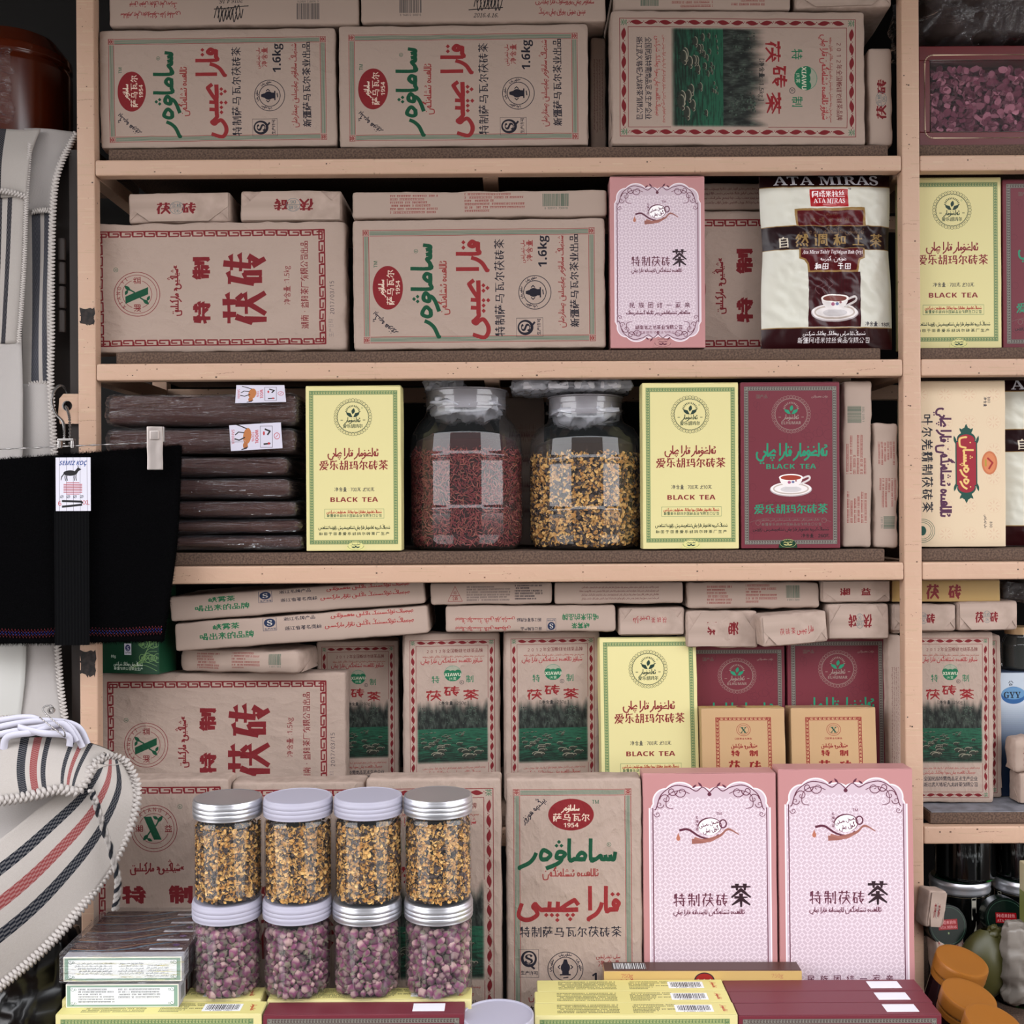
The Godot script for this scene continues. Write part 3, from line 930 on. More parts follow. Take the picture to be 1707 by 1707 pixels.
func print_samovar_brick() -> ImageTexture:
	var p := Pad.new(205, 415, 3.6, KRAFT)
	var soft := Color(0.54, 0.19, 0.185)
	p.frame(11, 17, 189, 398, 0.8, soft)
	p.frame(20, 26, 180, 389, 0.8, soft)
	for k in 4:
		var e := 13.0 + k * 1.75
		p.frame(e, e + 6, 200 - e, 409 - e, 0.9, Color(0.26, 0.42, 0.34))
	for cx in [15.5, 184.5]:
		for cy in [21.5, 393.5]:
			p.rect(cx - 6, cy - 6, 12, 12, KRAFT)
			p.frame(cx - 5, cy - 5, cx + 5, cy + 5, 0.7, soft)
			p.han("茶", cx - 4, cy - 4, 8, 8, 8, soft, 0.12, 0.12)
	p.turn(41, 50, -0.82)
	p.uyg_mid("يېڭىچە ھوزۇر", 0, 3, 17, INK, 0.07)
	p.flat()
	p.disc(98, 57, 34.5, 25, Color(0.50, 0.11, 0.13))
	p.uyg_mid("ساماۋەر", 98, 50, 17, Color(0.86, 0.78, 0.70), 0.1)
	p.han("萨马瓦尔", 71, 55, 13, 13, 14.2, Color(0.86, 0.78, 0.70), 0.1, 0.13, 1)
	p.latin("1954", 98, 77, 9.5, Color(0.86, 0.78, 0.70), 1, 0.5, 1.1)
	p.latin("TM", 135, 40, 8, GREEN, 0, 0.5)
	p.uyg_fit("ساماۋەر", 28, 168, 127, 62, GREEN, 0.10, 1.1)
	p.ring(155, 104, 3, 3, 0.5, GREEN)
	p.latin("R", 155, 105.6, 4.5, GREEN, 0, 0.5)
	p.uyg_fit("ئالاھىدە ئىشلەنگەن", 55, 139, 153, 22, Color(0.56, 0.20, 0.19), 0.075)
	p.uyg_fit("قارا چېيى", 21, 172, 206, 70, Color(0.55, 0.15, 0.16), 0.095, 1.1)
	p.han("特制萨马瓦尔茯砖茶", 20, 233, 15.5, 16.5, 17.2, INK, 0.085, 0.11, 2)
	# quality mark
	p.frame(18, 268, 48, 312, 0.5, INK)
	p.disc(33, 283, 12, 13, INK)
	p.disc(33.5, 282, 8.5, 9.5, KRAFT)
	p.latin("S", 33, 290.5, 20, INK, 3, 0.5, 1.2)
	p.pen([Vector2(34, 292), Vector2(41, 298)], 3, 3, INK)
	p.han("生产许可", 21, 302, 6, 6, 6.5, INK)
	# round emblem with the urn
	p.ring(88, 299, 26.5, 26.5, 1.0, INK)
	p.ring(88, 299, 18.5, 18.5, 1.1, INK)
	for k in 3:
		p.turn(88, 299, -1.3 + k * 1.3)
		p.uyg_mid("ساماۋەر چاي", 0, -21, 7, INK, 0.09)
	p.flat()
	p.disc(88, 297, 7, 8, INK)
	p.rect(83, 303, 10, 4, INK)
	p.rect(80, 307, 16, 2, INK)
	p.hull([Vector2(84, 290), Vector2(92, 290), Vector2(90, 284), Vector2(86, 284)], INK)
	p.pen([Vector2(80, 293), Vector2(77, 296), Vector2(80, 299)], 1.4, 1.4, INK)
	p.pen([Vector2(96, 293), Vector2(99, 296), Vector2(96, 299)], 1.4, 1.4, INK)
	p.pen([Vector2(85, 313), Vector2(92, 312)], 1.6, 1.6, INK)
	p.uyg_mid("ساپ ئېغىرلىقى", 153, 282, 11, soft, 0.07)
	p.han("净含量", 138, 286, 10, 10, 11.5, soft, 0.1, 0.11)
	p.latin_fit("1.6kg", 128, 178, 320, 19.5, INK, 1)
	p.uyg_fit("شىنجاڭ ساماۋەر چايچىلىق چىقارغان", 33, 178, 346, 17, soft, 0.075)
	p.han("新疆萨马瓦尔茶业出品", 33, 357, 13.6, 14.5, 14.8, INK, 0.09, 0.13, 1)
	return p.done()

func leaf_mark(p: Pad, x: float, y: float, r: float, ring_col: Color, col: Color) -> void:
	p.ring(x, y, r, r, 0.9, ring_col)
	p.ring(x, y, r * 0.87, r * 0.87, 0.7, ring_col)
	p.ring(x, y, r * 0.64, r * 0.64, 0.7, ring_col, 0.35, PI - 0.35)
	p.ring(x, y, r * 0.64, r * 0.64, 0.7, ring_col, PI + 0.35, TAU - 0.35)
	p.arc_text("XIANG", x, y, r * 0.74, -2.35, -1.25, r * 0.22, ring_col)
	p.arc_text("YI", x, y, r * 0.74, -0.85, -0.6, r * 0.22, ring_col)
	var s := r / 37.0
	p.hull([Vector2(x - 16 * s, y - 19 * s), Vector2(x - 4 * s, y - 19 * s), Vector2(x + 12 * s, y + 18 * s), Vector2(x, y + 18 * s)], col)
	p.pen([Vector2(x + 3 * s, y - 4 * s), Vector2(x + 9 * s, y - 14 * s)], 2.2 * s, 2.2 * s, col)
	p.leaf(x + 10 * s, y - 15 * s, 13 * s, 3.0 * s, -0.85, col)
	p.leaf(x + 3 * s, y - 17 * s, 10 * s, 2.4 * s, 0.5, col)
	p.pen([Vector2(x - 6 * s, y + 5 * s), Vector2(x - 13 * s, y + 15 * s)], 2.2 * s, 2.2 * s, col)
	p.leaf(x - 13 * s, y + 14 * s, 13 * s, 3.0 * s, -0.85, col)
	p.leaf(x - 7 * s, y + 18 * s, 10 * s, 2.4 * s, 0.5, col)
	p.han("湘", x - 29 * s, y - 6 * s, 12 * s, 12 * s, 0, ring_col, 0.09, 0.09)
	p.han("益", x + 17 * s, y - 6 * s, 12 * s, 12 * s, 0, ring_col, 0.09, 0.09)

func print_key_brick() -> ImageTexture:
	var p := Pad.new(215, 412, 3.4, KRAFT)
	p.key_frame(11, 13, 201, 379, 8.5, 19, 2.1, RED)
	leaf_mark(p, 97, 77, 36.5, RED, GREEN)
	p.ring(138, 43, 3.4, 3.4, 0.5, GREEN)
	p.latin("R", 138, 45, 5, GREEN, 0, 0.5)
	p.uyg_fit("«شياڭيى» ماركىلىق", 60, 143, 143, 23, RED, 0.085)
	p.han("特", 48, 168, 36, 26, 0, RED, 0.13, 0.2, 1)
	p.han("制", 121, 168, 36, 26, 0, RED, 0.13, 0.2, 1)
	p.han("茯", 46, 216, 52, 68, 0, RED, 0.10, 0.21, 1)
	p.han("砖", 112, 216, 52, 68, 0, RED, 0.10, 0.21, 1)
	p.han("净含量：", 77, 313, 9.5, 10.5, 10.5, RED, 0.085, 0.085)
	p.latin("1.5kg", 115, 322.5, 11.5, RED, 0)
	p.han("湖南·益阳茶厂有限公司出品", 37, 340, 10.4, 12.5, 11.3, RED, 0.1, 0.12, 1)
	var grey := Color(0.33, 0.29, 0.30)
	p.han("生产日期：", 22, 384, 7, 8, 7.6, Color(0.5, 0.45, 0.43), 0.06, 0.06)
	p.latin("2017/03/15", 60, 391.5, 9.5, grey, 4, 0.0)
	return p.done()

func pasture(p: Pad, x0: float, y0: float, x1: float, y1: float, rng: RandomNumberGenerator) -> void:
	# the printed photograph: a dark wood above a green pasture with sheep, its edges fading into the paper
	var noise := FastNoiseLite.new()
	noise.seed = 5
	noise.frequency = 0.05
	var mid := lerpf(y0, y1, 0.46)
	var cell := 1.1
	var dark := Color(0.10, 0.11, 0.10)
	var y := y0
	while y < y1:
		var x := x0
		while x < x1:
			var e := minf(minf(x - x0, x1 - x) / 4.0, 1.0)
			var c: Color
			if y < mid:
				var n := noise.get_noise_2d(x * 1.5, y * 0.7) + 0.6 * noise.get_noise_2d(x * 6.0, y * 1.2)
				c = dark.lerp(Color(0.33, 0.37, 0.33), clampf(0.25 + n * 0.7, 0.0, 1.0))
				e *= smoothstep(0.0, 34.0, y - y0 + noise.get_noise_2d(x * 0.9, 9.0) * 16.0)
			else:
				var v := (y - mid) / (y1 - mid)
				var n2 := noise.get_noise_2d(x * 0.6, y * 5.0)
				c = Color(0.13, 0.34, 0.25).lerp(Color(0.09, 0.14, 0.11), clampf(v * 1.0 - 0.1 + n2 * 1.1, 0.0, 1.0))
				e *= clampf((y1 - y) / 7.0, 0.0, 1.0)
			p.rect(x, y, cell + 0.1, cell + 0.1, KRAFT.lerp(c, e))
			x += cell
		y += cell
	for k in 9:
		var tx := lerpf(x0 + 6, x1 - 6, rng.randf())
		for j in 14:
			p.disc(tx + rng.randf_range(-7, 7), lerpf(y0 + 20, mid - 8, rng.randf()), rng.randf_range(0.8, 2.2), rng.randf_range(0.8, 1.8), Color(0.30, 0.36, 0.31).lerp(dark, rng.randf() * 0.7))
	var flock := []
	for k in 38:
		flock.append(Vector2(rng.randf(), pow((k + 0.5) / 38.0, 1.7)))
	flock.append(Vector2(0.84, 1.0))
	for f in flock:
		var v: float = f.y
		var r := lerpf(1.7, 9.5, v)
		var sx := lerpf(x0 + 5 + r, x1 - 6 - r * 1.4, f.x)
		var sy := lerpf(mid + 9, y1 - 15, v)
		var lit := Color(0.60, 0.575, 0.50)
		p.disc(sx, sy, r * 1.1, r * 0.62, Color(0.25, 0.265, 0.225))
		p.disc(sx, sy + r * 0.16, r * 0.98, r * 0.44, Color(0.17, 0.185, 0.155))
		p.ring(sx, sy, r * 1.06, r * 0.58, maxf(0.45, r * 0.15), lit, PI * 0.98, TAU * 1.01)
		p.disc(sx + r * 1.05, sy - r * 0.18, r * 0.34, r * 0.34, Color(0.20, 0.20, 0.175))
		p.ring(sx + r * 1.05, sy - r * 0.18, r * 0.34, r * 0.34, maxf(0.4, r * 0.12), lit, PI, TAU)
		for lx in [-0.7, -0.45, 0.5, 0.72]:
			p.rect(sx + r * lx, sy + r * 0.45, r * 0.14, r * 0.45, Color(0.10, 0.11, 0.09))

func print_pasture_brick(weight: String) -> ImageTexture:
	var p := Pad.new(203, 390, 3.4, KRAFT)
	var rng := RandomNumberGenerator.new()
	rng.seed = 11
	p.frame(12, 14.5, 191, 378, 0.9, RED)
	p.frame(25, 28, 177, 365, 0.7, RED)
	for k in 7:
		for s in 2:
			var x := 25.0 + 152.0 * (k + 0.5) / 7.0
			var y := 21.0 if s == 0 else 371.5
			p.leaf(x, y, 19, 3.6, 0.12 if k % 2 == 0 else -0.12, RED)
			for d in 3:
				p.disc(x + 10.8 + (d - 1) * 2.2, y + (-1.5 if d == 1 else 0.5), 0.75, 0.75, RED)
	for k in 15:
		for s in 2:
			var y := 30.0 + 333.0 * (k + 0.5) / 15.0
			var x := 18.5 if s == 0 else 184.0
			p.leaf(x, y, 19, 3.6, PI / 2 + (0.14 if k % 2 == 0 else -0.14), RED)
			for d in 3:
				p.disc(x + (-1.5 if d == 1 else 0.5), y + 11 + (d - 1) * 2.2, 0.75, 0.75, RED)
	for cx in [18.5, 184.0]:
		for cy in [21.5, 371.5]:
			p.han("茶", cx - 5, cy - 5, 10, 10, 10, Color(0.30, 0.45, 0.33), 0.09, 0.09)
	p.han("2012年全国畅销边销茶品牌", 46, 35.5, 8, 9, 8.6, Color(0.40, 0.14, 0.14), 0.085, 0.085)
	p.fine_script(34, 54, 135, Color(0.58, 0.30, 0.27), 7.5, rng)
	p.uyg_fit("شياۋۇ ئالاھىدە ئىشلەنگەن قارا چاي", 36, 165, 66, 17, Color(0.60, 0.19, 0.20), 0.075)
	p.disc(102, 92, 18, 18, Color(0.33, 0.52, 0.42))
	p.disc(102, 92, 17.2, 17.2, Color(0.62, 0.62, 0.55))
	for k in 3:
		p.disc(91 + k * 11.0, 91, 7.5, 7.5 - k % 2, Color(0.11, 0.42, 0.29))
	p.rect(85.5, 90, 33, 8, Color(0.11, 0.42, 0.29))
	for k in 10:
		var a := 0.12 + k * 0.04
		p.rect(102 - sqrt(maxf(1.0, 18.0 * 18.0 - pow(6.0 + k * 1.2, 2.0))), 97.5 + k * 1.2, 2.0 * sqrt(maxf(1.0, 18.0 * 18.0 - pow(6.0 + k * 1.2, 2.0))), 1.25, Color(0.11, 0.42, 0.29))
	p.latin("XIAWU", 102, 98.3, 10, Color(0.82, 0.80, 0.72), 1, 0.5, 1.08)
	p.han("侠雾", 94.5, 101, 7, 6.5, 8, Color(0.66, 0.70, 0.60), 0.09, 0.09)
	p.ring(121, 113, 4.2, 4.2, 0.7, INK)
	p.latin("R", 121, 115.4, 6, INK, 0, 0.5)
	p.han("特", 58, 97, 16, 17, 0, Color(0.13, 0.42, 0.29), 0.09, 0.1)
	p.han("制", 130, 97, 16, 17, 0, Color(0.13, 0.42, 0.29), 0.09, 0.1)
	pasture(p, 25.5, 150, 176.5, 299, rng)
	var red := Color(0.54, 0.11, 0.13)
	p.han("茯", 46, 131, 32, 23, 0, red, 0.10, 0.11, 2)
	p.han("砖", 84, 121, 33, 23, 0, red, 0.10, 0.11, 2)
	p.han("茶", 124, 131, 33, 23, 0, red, 0.10, 0.11, 2)
	p.han("净含量：", 76, 156, 8.5, 8.5, 9, Color(0.12, 0.12, 0.12), 0.1, 0.1)
	p.latin("[", 73, 164, 9.5, Color(0.12, 0.12, 0.12), 0)
	p.latin(weight, 110, 164, 9.5, Color(0.12, 0.12, 0.12), 0)
	p.fine_script(32, 311, 138, Color(0.62, 0.34, 0.31), 7, rng)
	p.uyg_fit("جېجياڭ ئالاھىدە چاي سودا چەكلىك شىركىتى", 40, 160, 322, 12, Color(0.62, 0.28, 0.26), 0.075)
	p.han("全国民族特需商品定点生产企业", 41, 329, 8.4, 10, 8.9, INK, 0.1, 0.1)
	p.han("浙江武义骆驼九龙砖茶有限公司", 41, 342.5, 8.4, 10, 8.9, INK, 0.1, 0.1)
	return p.done()

func roundel(p: Pad, x: float, y: float, r: float, c: Color, leafc: Color, latin: bool) -> void:
	for k in 36:
		var a := TAU * k / 36.0
		p.ring(x + cos(a) * r * 0.93, y + sin(a) * r * 0.93, r * 0.085, r * 0.085, 0.55, c)
		p.disc(x + cos(a) * r * 0.93, y + sin(a) * r * 0.93, 0.6, 0.6, c)
	p.ring(x, y, r * 0.83, r * 0.83, 0.6, c)
	for k in 13:
		var a := PI + 0.12 + (PI - 0.24) * k / 12.0
		p.turn(x + cos(a) * r * 0.36, y - r * 0.26 + sin(a) * r * 0.36, a)
		p.rect(-r * 0.05, -0.6, r * 0.1, 1.3, c)
	p.flat()
	p.hull([Vector2(x - r * 0.36, y - r * 0.28), Vector2(x - r * 0.12, y - r * 0.22), Vector2(x - r * 0.02, y), Vector2(x - r * 0.18, y - r * 0.02), Vector2(x - r * 0.32, y - r * 0.14)], leafc)
	p.hull([Vector2(x + r * 0.36, y - r * 0.28), Vector2(x + r * 0.12, y - r * 0.22), Vector2(x + r * 0.02, y), Vector2(x + r * 0.18, y - r * 0.02), Vector2(x + r * 0.32, y - r * 0.14)], leafc)
	p.leaf(x + 0.6, y - r * 0.33, r * 0.34, r * 0.09, -1.35, leafc)
	p.uyg_mid("ئەلخۇمار", x, y + r * 0.24, r * 0.46, c, 0.085)
	p.rect(x - r * 0.66, y + r * 0.14, r * 0.13, 0.9, c)
	p.rect(x + r * 0.53, y + r * 0.14, r * 0.13, 0.9, c)
	if latin:
		p.latin("ELHUMAR", x, y + r * 0.54, r * 0.22, c, 1, 0.5, 1.0)
	else:
		p.han("爱乐胡玛尔", x - r * 0.53, y + r * 0.36, r * 0.2, r * 0.23, r * 0.215, c, 0.1, 0.13)

func print_yellow_box() -> ImageTexture:
	var bg := Color(0.80, 0.76, 0.545)
	var p := Pad.new(160, 282, 3.6, bg)
	var rng := RandomNumberGenerator.new()
	rng.seed = 21
	var g := Color(0.33, 0.44, 0.29)
	p.frame(5.5, 7, 154.5, 271, 7.6, Color(0.60, 0.61, 0.41))
	p.key_frame(6.6, 8.2, 153.4, 269.8, 5.2, 4.6, 0.75, g)
	roundel(p, 79.5, 53, 31.5, Color(0.16, 0.20, 0.13), Color(0.10, 0.19, 0.15), false)
	p.ring(95, 37, 1.3, 1.3, 0.4, g)
	var m := Color(0.46, 0.09, 0.12)
	p.uyg_fit("ئەلخۇمار قارا چاي", 38, 122, 119, 26, m, 0.075)
	p.han("爱乐胡玛尔砖茶", 23, 127, 15.3, 16.5, 16.6, m, 0.085, 0.15, 1)
	p.han("净含量：", 48, 173, 6.4, 7.2, 7.1, INK, 0.09, 0.09)
	p.latin("700", 75, 180, 8.4, INK, 0, 0.0, 0.8)
	p.han("克", 86, 173, 6.4, 7.2, 0, INK, 0.09, 0.09)
	p.han("±", 95, 173, 6.4, 7.2, 0, INK, 0.09, 0.09)
	p.latin("10", 101.5, 180, 8.4, INK, 0, 0.0, 0.8)
	p.han("克", 108.5, 173, 6.4, 7.2, 0, INK, 0.09, 0.09)
	p.latin_fit("BLACK", 41, 87, 198, 10.8, m, 1)
	p.latin_fit("TEA", 94, 121, 198, 10.8, m, 1)
	p.frame(31, 210, 131, 226.5, 0.5, g)
	p.uyg_fit("شىنجاڭ ئەلخۇمار خەلقئارا سودا چەكلىك مەسئۇلىيەت شىركىتى", 35, 127, 217, 8.5, Color(0.60, 0.22, 0.15), 0.1)
	p.han("新疆爱乐胡玛尔国标品业有限生任公司", 35, 219, 4.6, 5.2, 5.45, g.darkened(0.3), 0.12, 0.12)
	p.uyg_fit("شىنجاڭ كېرىيە ئەلخۇمار قارا چاي ئىشلەپچىقىرىش زاۋۇتىدا ئىشلەندى", 21, 141, 244, 10, Color(0.2, 0.22, 0.14), 0.09)
	p.han("和田于田县爱乐胡玛尔砖茶厂生产", 21.5, 250, 6.2, 5.2, 8.0, Color(0.2, 0.22, 0.14), 0.11, 0.11)
	return p.done()

func cup(p: Pad, x: float, y: float, s: float, tea: Color) -> void:
	# a printed cup on its saucer, s the half width of the saucer
	var white := Color(0.86, 0.83, 0.82)
	var shade := Color(0.64, 0.60, 0.60)
	p.disc(x, y + s * 0.42, s, s * 0.36, shade)
	p.disc(x, y + s * 0.39, s * 0.97, s * 0.33, white)
	p.ring(x, y + s * 0.39, s * 0.82, s * 0.25, s * 0.07, Color(0.70, 0.64, 0.60))
	p.disc(x, y + s * 0.42, s * 0.5, s * 0.15, Color(0.76, 0.73, 0.73))
	p.pen(Pad.smooth([Vector2(x + s * 0.5, y - s * 0.1), Vector2(x + s * 0.84, y - s * 0.22), Vector2(x + s * 0.86, y - s * 0.05), Vector2(x + s * 0.45, y + s * 0.16)], 5), s * 0.09, s * 0.09, Color(0.78, 0.75, 0.74))
	var pts := PackedVector2Array()
	for i in 13:
		var u := PI * i / 12.0
		pts.append(Vector2(x + cos(u) * s * 0.56 * (1.0 - 0.15 * sin(u)), y - s * 0.16 + pow(sin(u), 0.8) * s * 0.5))
	p.hull(Array(pts), white)
	p.hull([Vector2(x - s * 0.25, y + s * 0.3), Vector2(x + s * 0.25, y + s * 0.3), Vector2(x + s * 0.32, y + s * 0.44), Vector2(x - s * 0.32, y + s * 0.44)], Color(0.74, 0.71, 0.71))
	p.disc(x, y - s * 0.16, s * 0.57, s * 0.17, Color(0.93, 0.91, 0.89))
	p.disc(x, y - s * 0.15, s * 0.49, s * 0.125, tea)
	p.disc(x - s * 0.08, y + s * 0.08, s * 0.08, s * 0.07, Color(0.60, 0.30, 0.42))
	p.disc(x + s * 0.1, y + s * 0.06, s * 0.07, s * 0.06, Color(0.38, 0.40, 0.55))
	p.disc(x + s * 0.24, y + s * 0.0, s * 0.05, s * 0.05, Color(0.60, 0.40, 0.42))

func print_maroon_box() -> ImageTexture:
	var bg := Color(0.40, 0.15, 0.19)
	var p := Pad.new(165, 284, 3.6, bg)
	var rng := RandomNumberGenerator.new()
	rng.seed = 23
	for k in 60:
		var x := rng.randf_range(12, 150)
		var y := rng.randf_range(16, 265)
		p.ring(x, y, rng.randf_range(3, 9), rng.randf_range(3, 9), 0.6, Color(0.35, 0.12, 0.165))
	p.frame(5.5, 6, 160, 277, 7.5, Color(0.30, 0.25, 0.24))
	p.key_frame(6.5, 7, 159, 276, 5.4, 4.4, 0.75, Color(0.47, 0.46, 0.42))
	var g := Color(0.12, 0.50, 0.37)
	var pale := Color(0.52, 0.47, 0.43)
	p.han("国产品", 26, 20, 6, 6.5, 6.4, Color(0.36, 0.31, 0.28), 0.12, 0.12)
	p.uyg_mid("دۆلەت مەھسۇلاتى", 132, 25, 7, pale, 0.07)
	roundel(p, 84, 54, 32, pale, g, true)
	p.uyg_fit("ئەلخۇمار قارا چاي", 27, 144, 124, 40, g, 0.085, 1.1)
	p.latin_fit("BLACK", 42, 90, 147.5, 11.5, g, 1)
	p.latin_fit("TEA", 98, 125, 147.5, 11.5, g, 1)
	cup(p, 83, 168, 35, Color(0.56, 0.20, 0.14))
	p.fine_script(25, 206, 112, Color(0.33, 0.10, 0.13), 6, rng)
	p.han("爱乐胡玛尔砖茶", 22, 208, 16.5, 16.5, 17.6, g, 0.09, 0.16, 1)
	p.fine_script(34, 236, 96, pale.darkened(0.2), 6.5, rng)
	p.han("新疆爱乐胡玛尔国标品业有限生任公司", 34, 240, 5, 5, 5.9, pale.darkened(0.25), 0.11, 0.11)
	p.ring(28, 240, 4, 4, 0.6, pale.darkened(0.2))
	p.ring(138, 236, 4, 4, 0.6, pale.darkened(0.2))
	p.pen([Vector2(14, 239), Vector2(23, 236), Vector2(40, 232), Vector2(132, 232), Vector2(150, 239)], 0.5, 0.5, pale.darkened(0.25))
	p.uyg_fit("شىنجاڭ كېرىيە ئەلخۇمار قارا چاي ئىشلەپچىقىرىش زاۋۇتى", 20, 146, 253, 9.5, Color(0.14, 0.06, 0.08), 0.09)
	p.han("净含量：", 100, 259, 6.5, 6.5, 7, Color(0.14, 0.06, 0.08), 0.1, 0.1)
	p.latin("260", 128, 265.5, 8, Color(0.14, 0.06, 0.08), 1)
	p.han("克", 140, 259, 6.5, 6.5, 7, Color(0.14, 0.06, 0.08), 0.1, 0.1)
	return p.done()

func scroll(p: Pad, x: float, y: float, r: float, sx: float, sy: float, c: Color, wd: float) -> void:
	var pts := []
	for i in 15:
		var a := i * 0.55
		var rr := r * (1.0 - i / 16.0)
		pts.append(Vector2(x + cos(a) * rr * sx, y + sin(a) * rr * sy))
	p.pen(pts, wd, wd, c, 0.6)

func print_pink_box(w: float, h: float, k: float, title_y: float, small: bool, texels: float) -> ImageTexture:
	var bg := Color(0.69, 0.485, 0.48)
	var p := Pad.new(w, h, texels, bg)
	var rng := RandomNumberGenerator.new()
	rng.seed = 31
	var pale := Color(0.75, 0.67, 0.705)
	var line := Color(0.33, 0.13, 0.20)
	var x0 := 10.0 * k
	var x1 := w - 9.5 * k
	var top := 13.0 * k
	var sh := 43.0 * k
	for pass_ in 3:      # white rim, then the dark line's band, then the pale panel
		var e: float = [3.0 * k, 1.2 * k, 0.0][pass_]
		var c: Color = [Color(0.87, 0.82, 0.84), pale, pale][pass_]
		p.rect(x0 - e, sh, x1 - x0 + 2 * e, h - 2 * sh, c)
		for s in [1, -1]:
			var base := 0.0 if s == 1 else h
			var yy = func(v: float) -> float: return base + s * v
			var ctr := (x0 + x1) / 2
			for side in [-1.0, 1.0]:
				p.disc(ctr + side * 36 * k, yy.call(top + 15 * k), 17 * k + e, 15 * k + e, c)
				p.disc(ctr + side * 53 * k, yy.call(top + 22 * k), 13 * k + e, 14 * k + e, c)
				p.disc(ctr + side * 61 * k, yy.call(top + 36 * k), 8 * k + e, 13 * k + e, c)
				p.disc(ctr + side * 12 * k, yy.call(top + 15 * k), 14 * k + e, 9 * k + e, c)
			p.rect(ctr - 58 * k, minf(yy.call(top + 15 * k), yy.call(sh + 4 * k)), 116 * k, sh - top - 11 * k, c)
	var gx := 6.6 * k
	var lace := Color(0.84, 0.775, 0.80)
	var ny := int((h - 56.0 * k) / gx)
	for iy in ny:
		var y := 36.0 * k + (iy + 0.5) * gx - 6.0 * k
		for ix in int((x1 - x0) / gx):
			var x := x0 + (ix + 0.5) * gx
			if (y < sh or y > h - sh) and absf(x - w / 2) > 48 * k:
				continue
			if (ix + iy) % 2 == 0:
				p.pen([Vector2(x - gx * 0.5, y), Vector2(x, y - gx * 0.5), Vector2(x + gx * 0.5, y), Vector2(x, y + gx * 0.5), Vector2(x - gx * 0.5, y)], 1.15 * k, 1.15 * k, lace)
			else:
				p.leaf(x, y, gx * 0.8, gx * 0.16, 0, lace)
				p.leaf(x, y, gx * 0.8, gx * 0.16, PI / 2, lace)
	p.rect(x0 + 1.5 * k, sh, 1.1 * k, h - 2 * sh, line)
	p.rect(x1 - 2.6 * k, sh, 1.1 * k, h - 2 * sh, line)
	for s in [1.0, -1.0]:
		var base := 0.0 if s > 0 else h
		for side in [-1.0, 1.0]:
			var cx := w / 2
			scroll(p, cx + side * 34 * k, base + s * (top + 10 * k), 8 * k, side, s, line, 1.0 * k)
			scroll(p, cx + side * 45 * k, base + s * (top + 9 * k), 6.5 * k, -side, s, line, 1.2 * k)
			scroll(p, cx + side * 53 * k, base + s * (top + 19 * k), 7 * k, side, -s, line, 1.0 * k)
			scroll(p, cx + side * 60 * k, base + s * (top + 26 * k), 5 * k, -side, s, line, 0.9 * k)
			scroll(p, cx + side * 63 * k, base + s * (top + 38 * k), 4 * k, side, s, line, 0.8 * k)
			p.pen(Pad.smooth([Vector2(cx, base + s * (top + 11 * k)), Vector2(cx + side * 8 * k, base + s * (top + 4 * k)), Vector2(cx + side * 16 * k, base + s * (top + 9 * k)), Vector2(cx + side * 26 * k, base + s * (top + 4 * k)), Vector2(cx + side * 42 * k, base + s * (top + 2 * k)), Vector2(cx + side * 58 * k, base + s * (top + 13 * k)), Vector2(cx + side * 64 * k, base + s * (top + 30 * k)), Vector2(cx + side * 66 * k, base + s * (sh + 2 * k))], 5), 1.1 * k, 1.1 * k, line)
			p.pen(Pad.smooth([Vector2(cx + side * 24 * k, base + s * (top + 12 * k)), Vector2(cx + side * 36 * k, base + s * (top + 8 * k)), Vector2(cx + side * 50 * k, base + s * (top + 14 * k)), Vector2(cx + side * 52 * k, base + s * (top + 28 * k)), Vector2(cx + side * 44 * k, base + s * (top + 31 * k))], 5), 0.8 * k, 0.8 * k, line)
			p.leaf(cx + side * 11 * k, base + s * (top + 1 * k), 8 * k, 1.3 * k, -s * side * 0.9, line)
			p.leaf(cx + side * 18 * k, base + s * (top + 3 * k), 7 * k, 1.2 * k, s * side * 0.7, line)
		p.disc(w / 2, base + s * (top + 13 * k), 2.4 * k, 2.4 * k, line)
	# the cup held in a hand
	var cx := w / 2
	var cy := 57.0 * k if small else title_y - 120.0
	var u := k
	p.disc(cx, cy, 14.5 * u, 11 * u, line)
	p.disc(cx, cy + 0.8 * u, 13.6 * u, 10.4 * u, Color(0.97, 0.95, 0.95), -0.15)
	p.ring(cx + 16 * u, cy - 3 * u, 4 * u, 5 * u, 1.6 * u, line)
	p.turn(cx, cy, -0.25)
	p.uyg_mid("ئەسەل نەسلى", 0, -1.5 * u, 8 * u, line, 0.09)
	p.uyg_mid("گۈل چاي", 0, 6.5 * u, 9 * u, line, 0.09)
	p.flat()
	p.pen(Pad.smooth([Vector2(cx - 36 * u, cy + 5 * u), Vector2(cx - 26 * u, cy + 4 * u), Vector2(cx - 12 * u, cy + 13 * u), Vector2(cx + 2 * u, cy + 16 * u), Vector2(cx + 10 * u, cy + 11 * u)], 5), 3.0 * u, 3.0 * u, line, 0.5)
	p.pen(Pad.smooth([Vector2(cx - 20 * u, cy + 19 * u), Vector2(cx - 4 * u, cy + 18 * u), Vector2(cx + 12 * u, cy + 12 * u), Vector2(cx + 22 * u, cy + 4 * u), Vector2(cx + 34 * u, cy + 10 * u)], 6), 6.5 * u, 3.4 * u, Color(0.56, 0.35, 0.31), 0.25)
	p.pen(Pad.smooth([Vector2(cx - 18 * u, cy + 15 * u), Vector2(cx - 2 * u, cy + 19 * u), Vector2(cx + 8 * u, cy + 15 * u)], 5), 3.0 * u, 3.0 * u, Color(0.60, 0.39, 0.35), 0.6)
	p.disc(cx - 38 * u, cy + 15 * u, 2.4 * u, 3.2 * u, Color(0.66, 0.40, 0.32))
